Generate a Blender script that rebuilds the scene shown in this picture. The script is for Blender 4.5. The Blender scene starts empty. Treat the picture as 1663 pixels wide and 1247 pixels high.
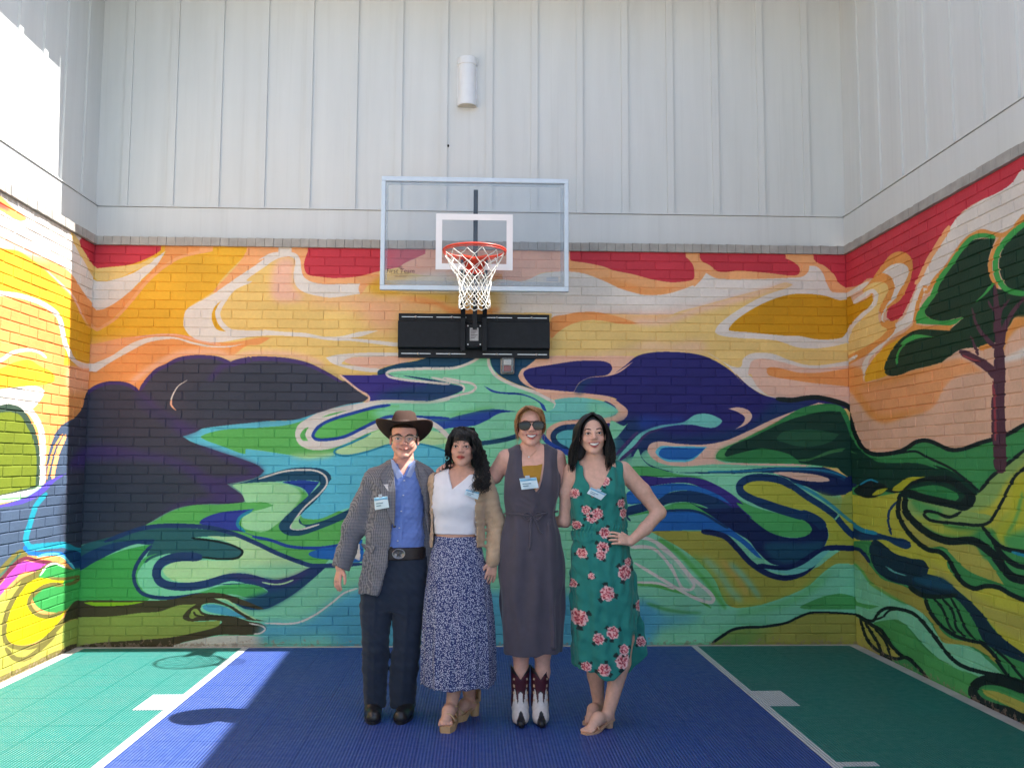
import bpy, math, random
import numpy as np
from mathutils import Vector, Matrix, noise as mnoise

# ------------------------------------------------------------------ camera, sky, sun, exposure
SC = bpy.context.scene
COL = SC.collection
CAM_F, CAM_PITCH, CAM_YAW, CAM_ROLL, CAM_H = 1454.8, 0.0861, 0.0395, 0.0042, 1.488   # pixels of a 1663 x 1247 frame, radians, metres
FW, FH = 1663.0, 1247.0
cam_data = bpy.data.cameras.new('camera')
cam = bpy.data.objects.new('camera', cam_data)
COL.objects.link(cam)
cam_data.sensor_fit = 'HORIZONTAL'
cam_data.sensor_width = 36.0
cam_data.lens = 36.0 * CAM_F / FW
cam_data.clip_start = 0.05
cam_data.clip_end = 2000.0
cam.location = (0, 0, CAM_H)
cam.matrix_world = (Matrix.Translation((0, 0, CAM_H)) @ Matrix.Rotation(-CAM_YAW, 4, 'Z')
                    @ Matrix.Rotation(math.pi / 2 + CAM_PITCH, 4, 'X') @ Matrix.Rotation(CAM_ROLL, 4, 'Z'))
SC.camera = cam

SUN_DIR = Vector((-0.68, 0.055, -1.0)).normalized()          # the way the light travels
SUN_EL = math.asin(-SUN_DIR.z)
world = bpy.data.worlds.new('World')
SC.world = world
world.use_nodes = True
_wn, _wl = world.node_tree.nodes, world.node_tree.links
_wn.clear()
_sky = _wn.new('ShaderNodeTexSky')
_sky.sky_type = 'NISHITA'
_sky.sun_disc = False
_sky.dust_density = 1.6
_sky.ozone_density = 0.8
_sky.sun_elevation = SUN_EL
_sky.sun_rotation = math.atan2(-SUN_DIR.x, -SUN_DIR.y)
_bg = _wn.new('ShaderNodeBackground')
_bg.inputs['Strength'].default_value = 0.09
_wo = _wn.new('ShaderNodeOutputWorld')
_wl.new(_sky.outputs[0], _bg.inputs['Color'])
_wl.new(_bg.outputs[0], _wo.inputs['Surface'])
_sd = bpy.data.lights.new('sun', 'SUN')
_sd.energy = 4.2
_sd.angle = math.radians(0.5)
_sd.color = (1.0, 0.975, 0.935)
sun = bpy.data.objects.new('sun', _sd)
COL.objects.link(sun)
sun.rotation_euler = SUN_DIR.to_track_quat('-Z', 'Y').to_euler()
sun.location = (8, 4, 14)

SC.view_settings.view_transform = 'Standard'
SC.view_settings.look = 'None'
SC.view_settings.exposure = 1.83
SC.view_settings.gamma = 1.0
SC.view_settings.use_curve_mapping = False
SC.cycles.max_bounces = 7
SC.cycles.diffuse_bounces = 4
SC.cycles.transparent_max_bounces = 16

# ------------------------------------------------------------------ measured layout (metres; camera at x = y = 0)
WL, WR, WD = -3.189, 3.165, 7.477            # faces of the left, right and back brick walls
CAPZ, CAPT = 3.267, 3.345                    # underside and top of the grey cap course
SB, SS = 0.26, 0.12                          # how far the siding stands back from the brick (back, sides)
WALL_NEAR = 1.2                              # where the side walls end


def ray(u, v):
    a, b = u - FW / 2, v - FH / 2
    c, s = math.cos(CAM_ROLL), math.sin(CAM_ROLL)
    uu, vv = c * a + s * b, -s * a + c * b
    xr, yf, zu = uu / CAM_F, 1.0, -vv / CAM_F
    c, s = math.cos(CAM_PITCH), math.sin(CAM_PITCH)
    yr, z = c * yf - s * zu, s * yf + c * zu
    c, s = math.cos(CAM_YAW), math.sin(CAM_YAW)
    return c * xr + s * yr, -s * xr + c * yr, z


def at(u, v, Y):
    """the place in the yard at distance Y that the photograph shows at (u, v)"""
    x, y, z = ray(u, v)
    t = Y / y
    return np.array([x * t, Y, CAM_H + z * t])


# ------------------------------------------------------------------ helpers
def tag(o, label=None, cat=None, group=None, kind=None):
    if label: o['label'] = label
    if cat: o['category'] = cat
    if group: o['group'] = group
    if kind: o['kind'] = kind
    return o


def empty(name, loc=(0, 0, 0)):
    o = bpy.data.objects.new(name, None)
    COL.objects.link(o)
    o.location = loc
    o.empty_display_size = 0.05
    return o


def put(name, mesh, parent=None, mat=None, loc=None):
    o = bpy.data.objects.new(name, mesh)
    COL.objects.link(o)
    if mat is not None and not mesh.materials:
        mesh.materials.append(mat)
    if parent is not None:
        o.parent = parent
        o.matrix_parent_inverse = parent_inv(parent)
    if loc is not None:
        o.location = loc
    return o


def world_of(p):
    M = Matrix.LocRotScale(p.location, p.rotation_euler, p.scale)
    return world_of(p.parent) @ p.matrix_parent_inverse @ M if p.parent is not None else M


def parent_inv(p):
    return world_of(p).inverted()


def mesh_from(name, verts, faces, smooth=False):
    me = bpy.data.meshes.new(name)
    me.from_pydata([tuple(map(float, v)) for v in verts], [], [tuple(map(int, f)) for f in faces])
    if smooth:
        me.polygons.foreach_set('use_smooth', [True] * len(me.polygons))
    me.update()
    return me


class MB:
    """collects simple shapes into one mesh"""
    def __init__(self):
        self.v, self.f, self.s = [], [], []

    def add(self, vs, fs, smooth=False):
        n = len(self.v)
        self.v += [tuple(map(float, a)) for a in vs]
        self.f += [tuple(i + n for i in f) for f in fs]
        self.s += [smooth] * len(fs)
        return self

    def box(self, x0, x1, y0, y1, z0, z1, ch=0.0):
        if ch <= 0:
            vs = [(x, y, z) for z in (z0, z1) for y in (y0, y1) for x in (x0, x1)]
            return self.add(vs, [(0, 2, 3, 1), (4, 5, 7, 6), (0, 1, 5, 4), (2, 6, 7, 3), (0, 4, 6, 2), (1, 3, 7, 5)])
        # chamfered on all edges
        X, Y, Z = (x0, x1), (y0, y1), (z0, z1)
        vs, idx = [], {}
        for i in (0, 1):
            for j in (0, 1):
                for k in (0, 1):
                    cx, cy, cz = X[i], Y[j], Z[k]
                    sx, sy, sz = (ch if i == 0 else -ch), (ch if j == 0 else -ch), (ch if k == 0 else -ch)
                    idx[(i, j, k, 'x')] = len(vs); vs.append((cx, cy + sy, cz + sz))
                    idx[(i, j, k, 'y')] = len(vs); vs.append((cx + sx, cy, cz + sz))
                    idx[(i, j, k, 'z')] = len(vs); vs.append((cx + sx, cy + sy, cz))
        fs = []
        for i in (0, 1):
            fs.append([idx[(i, a, b, 'x')] for a, b in ((0, 0), (1, 0), (1, 1), (0, 1))])
            fs.append([idx[(a, i, b, 'y')] for a, b in ((0, 0), (1, 0), (1, 1), (0, 1))])
            fs.append([idx[(a, b, i, 'z')] for a, b in ((0, 0), (1, 0), (1, 1), (0, 1))])
        for a in (0, 1):
            for b in (0, 1):
                fs.append([idx[(a, b, 0, 'x')], idx[(a, b, 1, 'x')], idx[(a, b, 1, 'y')], idx[(a, b, 0, 'y')]])
                fs.append([idx[(a, 0, b, 'x')], idx[(a, 1, b, 'x')], idx[(a, 1, b, 'z')], idx[(a, 0, b, 'z')]])
                fs.append([idx[(0, a, b, 'y')], idx[(1, a, b, 'y')], idx[(1, a, b, 'z')], idx[(0, a, b, 'z')]])
        for i in (0, 1):
            for j in (0, 1):
                for k in (0, 1):
                    fs.append([idx[(i, j, k, c)] for c in 'xyz'])
        c = np.array([(x0 + x1) / 2, (y0 + y1) / 2, (z0 + z1) / 2])
        out = []
        for f in fs:
            P = np.array([vs[i] for i in f])
            n = np.cross(P[1] - P[0], P[2] - P[0])
            out.append(f if np.dot(n, P.mean(0) - c) > 0 else f[::-1])
        return self.add(vs, out)

    def tube(self, pts, r, n=8, smooth=True, caps=True, sq=1.0):
        pts = [np.array(p, float) for p in pts]
        m = len(pts)
        rr = r if hasattr(r, '__len__') else [r] * m
        vs, fs = [], []
        up = None
        for i, p in enumerate(pts):
            t = pts[min(i + 1, m - 1)] - pts[max(i - 1, 0)]
            t = t / (np.linalg.norm(t) + 1e-9)
            if up is None:
                up = np.array([0, 0, 1.0]) if abs(t[2]) < 0.9 else np.array([0, 1.0, 0])
            a = np.cross(t, up); a /= np.linalg.norm(a) + 1e-9
            b = np.cross(a, t)
            up = b
            for k in range(n):
                q = 2 * math.pi * k / n
                vs.append(p + rr[i] * (math.cos(q) * a + math.sin(q) * b * sq))
        for i in range(m - 1):
            for k in range(n):
                fs.append((i * n + k, (i + 1) * n + k, (i + 1) * n + (k + 1) % n, i * n + (k + 1) % n))
        if caps:
            fs.append(tuple(range(n)))
            fs.append(tuple((m - 1) * n + k for k in range(n))[::-1])
        return self.add(vs, fs, smooth)

    def lathe(self, prof, c=(0, 0, 0), n=24, a0=0.0, a1=2 * math.pi, smooth=True, sx=1.0, sy=1.0):
        full = abs(a1 - a0 - 2 * math.pi) < 1e-6
        m = n if full else n + 1
        vs, fs = [], []
        for r, z in prof:
            for k in range(m):
                q = a0 + (a1 - a0) * k / n
                vs.append((c[0] + sx * r * math.cos(q), c[1] + sy * r * math.sin(q), c[2] + z))
        for i in range(len(prof) - 1):
            for k in range(n):
                k2 = (k + 1) % m
                fs.append((i * m + k, i * m + k2, (i + 1) * m + k2, (i + 1) * m + k))
        return self.add(vs, fs, smooth)

    def torus(self, c, R, r, n=48, k=10):
        vs, fs = [], []
        for i in range(n):
            a = 2 * math.pi * i / n
            for j in range(k):
                b = 2 * math.pi * j / k
                vs.append((c[0] + (R + r * math.cos(b)) * math.cos(a), c[1] + (R + r * math.cos(b)) * math.sin(a), c[2] + r * math.sin(b)))
        for i in range(n):
            for j in range(k):
                fs.append((i * k + j, ((i + 1) % n) * k + j, ((i + 1) % n) * k + (j + 1) % k, i * k + (j + 1) % k))
        return self.add(vs, fs, True)

    def build(self, name, mat=None, parent=None):
        me = bpy.data.meshes.new(name)
        me.from_pydata(self.v, [], self.f)
        me.polygons.foreach_set('use_smooth', self.s)
        me.update()
        return put(name, me, parent, mat)


def srgb(*c):
    """0..255 colour to linear"""
    out = []
    for x in c:
        x = x / 255.0
        out.append(x / 12.92 if x <= 0.04045 else ((x + 0.055) / 1.055) ** 2.4)
    return tuple(out)


class NT:
    """small node-tree builder"""
    def __init__(self, name):
        self.m = bpy.data.materials.new(name)
        self.m.use_nodes = True
        self.t = self.m.node_tree
        self.t.nodes.clear()
        self.out = self.t.nodes.new('ShaderNodeOutputMaterial')
        self.bsdf = self.t.nodes.new('ShaderNodeBsdfPrincipled')
        self.t.links.new(self.bsdf.outputs[0], self.out.inputs['Surface'])

    def n(self, kind, **kw):
        nd = self.t.nodes.new('ShaderNode' + kind)
        for k, v in kw.items():
            setattr(nd, k, v)
        return nd

    def l(self, a, b):
        self.t.links.new(a, b)

    def val(self, sock, v):
        if hasattr(v, 'is_output') or isinstance(v, bpy.types.NodeSocket):
            self.l(v, sock)
        else:
            sock.default_value = (*v, 1.0) if isinstance(v, tuple) and len(v) == 3 and sock.type == 'RGBA' else v

    def math(self, op, a, b=0.0, c=None, clamp=False):
        nd = self.n('Math', operation=op, use_clamp=clamp)
        self.val(nd.inputs[0], a); self.val(nd.inputs[1], b)
        if c is not None: self.val(nd.inputs[2], c)
        return nd.outputs[0]

    def mix(self, fac, a, b, blend='MIX'):
        nd = self.n('Mix', data_type='RGBA', blend_type=blend)
        self.val(nd.inputs[0], fac); self.val(nd.inputs[6], a); self.val(nd.inputs[7], b)
        return nd.outputs[2]

    def noise(self, scale, detail=3.0, vec=None, rough=0.55, dim='3D'):
        nd = self.n('TexNoise', noise_dimensions=dim)
        nd.inputs['Scale'].default_value = scale
        nd.inputs['Detail'].default_value = detail
        nd.inputs['Roughness'].default_value = rough
        if vec is not None: self.l(vec, nd.inputs['Vector'])
        return nd.outputs[0]

    def ramp(self, fac, stops):
        nd = self.n('ValToRGB')
        el = nd.color_ramp.elements
        while len(el) < len(stops): el.new(0.5)
        for e, (p, c) in zip(el, stops):
            e.position = p
            e.color = (*c, 1.0) if len(c) == 3 else c
        self.l(fac, nd.inputs[0])
        return nd.outputs[0]

    def maprange(self, v, a, b, c, d):
        nd = self.n('MapRange')
        self.l(v, nd.inputs[0])
        for i, x in enumerate((a, b, c, d)): nd.inputs[i + 1].default_value = x
        return nd.outputs[0]

    def pos(self):
        return self.n('NewGeometry').outputs['Position']

    def bump(self, h, strength=0.3, dist=0.01):
        nd = self.n('Bump')
        nd.inputs['Strength'].default_value = strength
        nd.inputs['Distance'].default_value = dist
        self.l(h, nd.inputs['Height'])
        self.l(nd.outputs[0], self.bsdf.inputs['Normal'])

    def set(self, **kw):
        for k, v in kw.items():
            self.val(self.bsdf.inputs[k], v)
        return self


def simple(name, col, rough=0.6, metal=0.0, var=0.12, nscale=14.0, bump=0.0, spec=0.5):
    t = NT(name)
    p = t.pos()
    nz = t.noise(nscale, 4.0, p)
    f = t.maprange(nz, 0.25, 0.75, 1.0 - var, 1.0 + var)
    c = t.n('Vector' + 'Math', operation='SCALE')
    c.inputs[0].default_value = col
    t.l(f, c.inputs['Scale'])
    t.l(c.outputs[0], t.bsdf.inputs['Base Color'])
    t.set(Roughness=rough, Metallic=metal)
    t.bsdf.inputs['Specular IOR Level'].default_value = spec
    if bump > 0:
        t.bump(t.noise(nscale * 6, 3.0, p), bump, 0.004)
    return t.m

# ------------------------------------------------------------------ the mural: flat paint, drawn as closed curves and brush strokes
# tile letter -> (x, y, scale): the curves are written in the coordinates of enlarged views of each stretch of wall
_T = {'A': (100, 380), 'B': (400, 380), 'C': (800, 380), 'D': (1080, 380), 'E': (100, 600), 'F': (400, 580), 'G': (700, 560),
      'H': (1000, 600), 'I': (1200, 600), 'J': (100, 820), 'K': (350, 740), 'L': (350, 820), 'M': (1000, 820), 'N': (1200, 820),
      'R1': (1333, 240), 'R2': (1333, 440), 'R3': (1333, 660), 'R4': (1333, 860), 'R5': (1333, 960),
      'S1': (0, 290), 'S2': (0, 540), 'S3': (0, 800)}


def curve_points(s, closed):
    pts, sharp = [], []
    k, buf = None, None
    for tok in s.split():
        if tok in _T:
            k = _T[tok]; sc = 4.617 if tok[0] == 'S' else 5.039
        elif tok == '/':
            sharp[-1] = True
        elif buf is None:
            buf = float(tok)
        else:
            pts.append((k[0] + buf / sc, k[1] + float(tok) / sc)); sharp.append(False); buf = None
    P = np.array(pts)
    n = len(P)
    out = []
    for i in range(n if closed else n - 1):
        j = (i + 1) % n
        p1, p2 = P[i], P[j]
        h, q = (i - 1, (j + 1) % n)
        p0 = P[h] if (closed or h >= 0) and not sharp[i] else p1 - (p2 - p1) * 0.5
        p3 = P[q] if (closed or j + 1 < n) and not sharp[j] else p2 + (p2 - p1) * 0.5
        # centripetal-like tangents keep tight bends from overshooting
        d1, d0, d2 = np.linalg.norm(p2 - p1) + 1e-6, np.linalg.norm(p1 - p0) + 1e-6, np.linalg.norm(p3 - p2) + 1e-6
        m1 = (p2 - p0) / (d0 + d1) * d1
        m2 = (p3 - p1) / (d1 + d2) * d1
        for t in np.linspace(0, 1, 9)[:-1]:
            t2, t3 = t * t, t * t * t
            out.append((2 * t3 - 3 * t2 + 1) * p1 + (t3 - 2 * t2 + t) * m1 + (-2 * t3 + 3 * t2) * p2 + (t3 - t2) * m2)
    if not closed: out.append(P[-1])
    return np.array(out)


def stroke_poly(P, w0, w1):
    d = np.gradient(P, axis=0)
    d /= np.linalg.norm(d, axis=1, keepdims=True) + 1e-9
    nrm = np.stack([-d[:, 1], d[:, 0]], 1)
    n = len(P)
    t = np.linspace(0, 1, n)
    w = (w0 + (w1 - w0) * t) * 0.5
    ends = np.minimum(1.0, np.minimum(np.arange(n) + 0.6, n - 0.4 - np.arange(n)) / 3.0) ** 0.5
    w = (w * ends)[:, None]
    return np.concatenate([P + nrm * w, (P - nrm * w)[::-1]])


class Wall:
    """one wall's paint, in metres along and up the wall"""
    RES = 0.0033

    def __init__(self, length, height, base, to_wall):
        self.w, self.h = int(length / self.RES), int(height / self.RES)
        self.img = np.empty((self.h, self.w, 3), np.float32)
        self.img[:] = np.array(base, np.float32)
        self.len, self.hgt, self.map = length, height, to_wall

    def mask(self, P):
        uv = np.array([self.map(u, v) for u, v in P]) / self.RES
        x0, y0 = np.floor(uv.min(0)).astype(int) - 1
        x1, y1 = np.ceil(uv.max(0)).astype(int) + 2
        x0, y0, x1, y1 = max(x0, 0), max(y0, 0), min(x1, self.w), min(y1, self.h)
        if x1 <= x0 or y1 <= y0: return None
        acc = np.zeros((y1 - y0, x1 - x0 + 1), np.int32)
        a, b = uv, np.roll(uv, -1, 0)
        for (ax, ay), (bx, by) in zip(a, b):
            if ay == by: continue
            if ay > by: ax, ay, bx, by = bx, by, ax, ay
            r0, r1 = max(int(math.ceil(ay - 0.5)), y0), min(int(math.ceil(by - 0.5)), y1)
            if r1 <= r0: continue
            rows = np.arange(r0, r1)
            xs = ax + (rows + 0.5 - ay) * (bx - ax) / (by - ay)
            cols = np.clip(np.ceil(xs - 0.5).astype(int), x0, x1) - x0
            np.add.at(acc, (rows - y0, cols), 1)
        return x0, y0, x1, y1, (np.cumsum(acc[:, :-1], 1) % 2).astype(np.float32)

    def lay(self, P, col, soft=0.0, alpha=1.0):
        if soft > 0:
            pad = int(soft * 0.0052 / self.RES) + 1
            full = np.zeros((self.h, self.w), np.float32)
            m = self.mask(P)
            if m is None: return
            x0, y0, x1, y1, k = m
            full[y0:y1, x0:x1] = k
            x0, y0, x1, y1 = max(0, x0 - 3 * pad), max(0, y0 - 3 * pad), min(self.w, x1 + 3 * pad), min(self.h, y1 + 3 * pad)
            k = full[y0:y1, x0:x1]
            for _ in range(3):
                for ax in (0, 1):
                    q = np.pad(k, [(pad, pad) if a == ax else (0, 0) for a in (0, 1)], mode='edge')
                    c = np.cumsum(q, ax)
                    c = np.insert(c, 0, 0, ax)
                    n = k.shape[ax]
                    k = (np.take(c, np.arange(n) + 2 * pad + 1, ax) - np.take(c, np.arange(n), ax)) / (2 * pad + 1)
        else:
            m = self.mask(P)
            if m is None: return
            x0, y0, x1, y1, k = m
        k = (k * alpha)[..., None]
        reg = self.img[y0:y1, x0:x1]
        reg[:] = reg * (1 - k) + np.array(col, np.float32) * k

    def paint(self, script):
        for line in script.strip().splitlines():
            line = line.strip()
            if not line or line.startswith('#'): continue
            head, body = line.split('|')
            h = head.split()
            col = PAL[h[1]]
            opt = {k: float(v) for k, v in (x.split('=') for x in h[2:] if '=' in x)}
            nums = [float(x) for x in h[2:] if '=' not in x]
            if h[0] == 'f':
                self.lay(curve_points(body, True), col, opt.get('soft', 0), opt.get('a', 1))
            else:
                P = curve_points(body, False)
                w0 = nums[0]; w1 = nums[1] if len(nums) > 1 else w0
                self.lay(stroke_poly(P, w0, w1), col, opt.get('soft', 0), opt.get('a', 1))

    def image(self, name):
        im = bpy.data.images.new(name, self.w, self.h)
        px = np.ones((self.h, self.w, 4), np.float32)
        px[..., :3] = np.clip(self.img / 255.0, 0, 1)
        im.pixels.foreach_set(px.ravel())
        im.update()
        im.pack()
        return im


PAL = {k: tuple(int(x) for x in v.split(',')) for k, v in (a.split(':') for a in '''
w:224,214,204 yel:228,172,46 sand:232,195,116 sand2:232,198,124 org:232,154,88 org2:236,168,112 sal:236,174,142 pink:234,184,158 pnk2:232,190,168
red:196,54,68 mus:206,148,18 mus2:222,166,34 dn:62,63,78 dn2:50,58,74 pur:70,54,108 ind:56,46,128 dind:38,36,108 nav:14,36,86 blk:16,34,36 tealD:18,70,102
cyan:98,196,216 blue:32,70,156 blue2:30,104,180 blue3:50,64,158 tealB:36,140,172 grn:96,182,92 grn2:70,166,84 grn3:82,176,98 mint:134,212,170 lm:166,222,164 pl:188,224,164
aqua:116,200,188 aqua2:92,182,186 nteal:18,58,100 dteal:24,76,104 teal3:42,96,102 navl:30,60,108 dblue:24,62,106 dol:70,62,42 olv:148,162,78 lime:142,186,34 skyb:86,172,198
pale:204,202,192 oli:172,168,70 oli2:166,160,74 yol:188,188,68 dgr:14,58,46 dgr2:34,88,62 mgr:52,136,76 lgr:62,120,72 rpk:222,178,150 rorg:222,150,76 rsal:230,160,106
tgr:18,54,36 lgn:62,160,76 trk:84,52,66 trk2:150,62,72 bgn:64,146,84 ykw:182,184,48 vgn:80,162,90 yog:176,172,82 lol:138,174,98 mint2:130,204,166 ntl:16,46,66
slate:70,84,106 vio:86,72,170 cy2:34,140,160 mag:170,66,160 mrn:108,42,60 bry:204,184,14 pyl:172,164,72 oliv3:112,102,50 gn5:56,144,72 dk5:54,72,58 ol5:108,120,34'''.split())}

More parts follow.
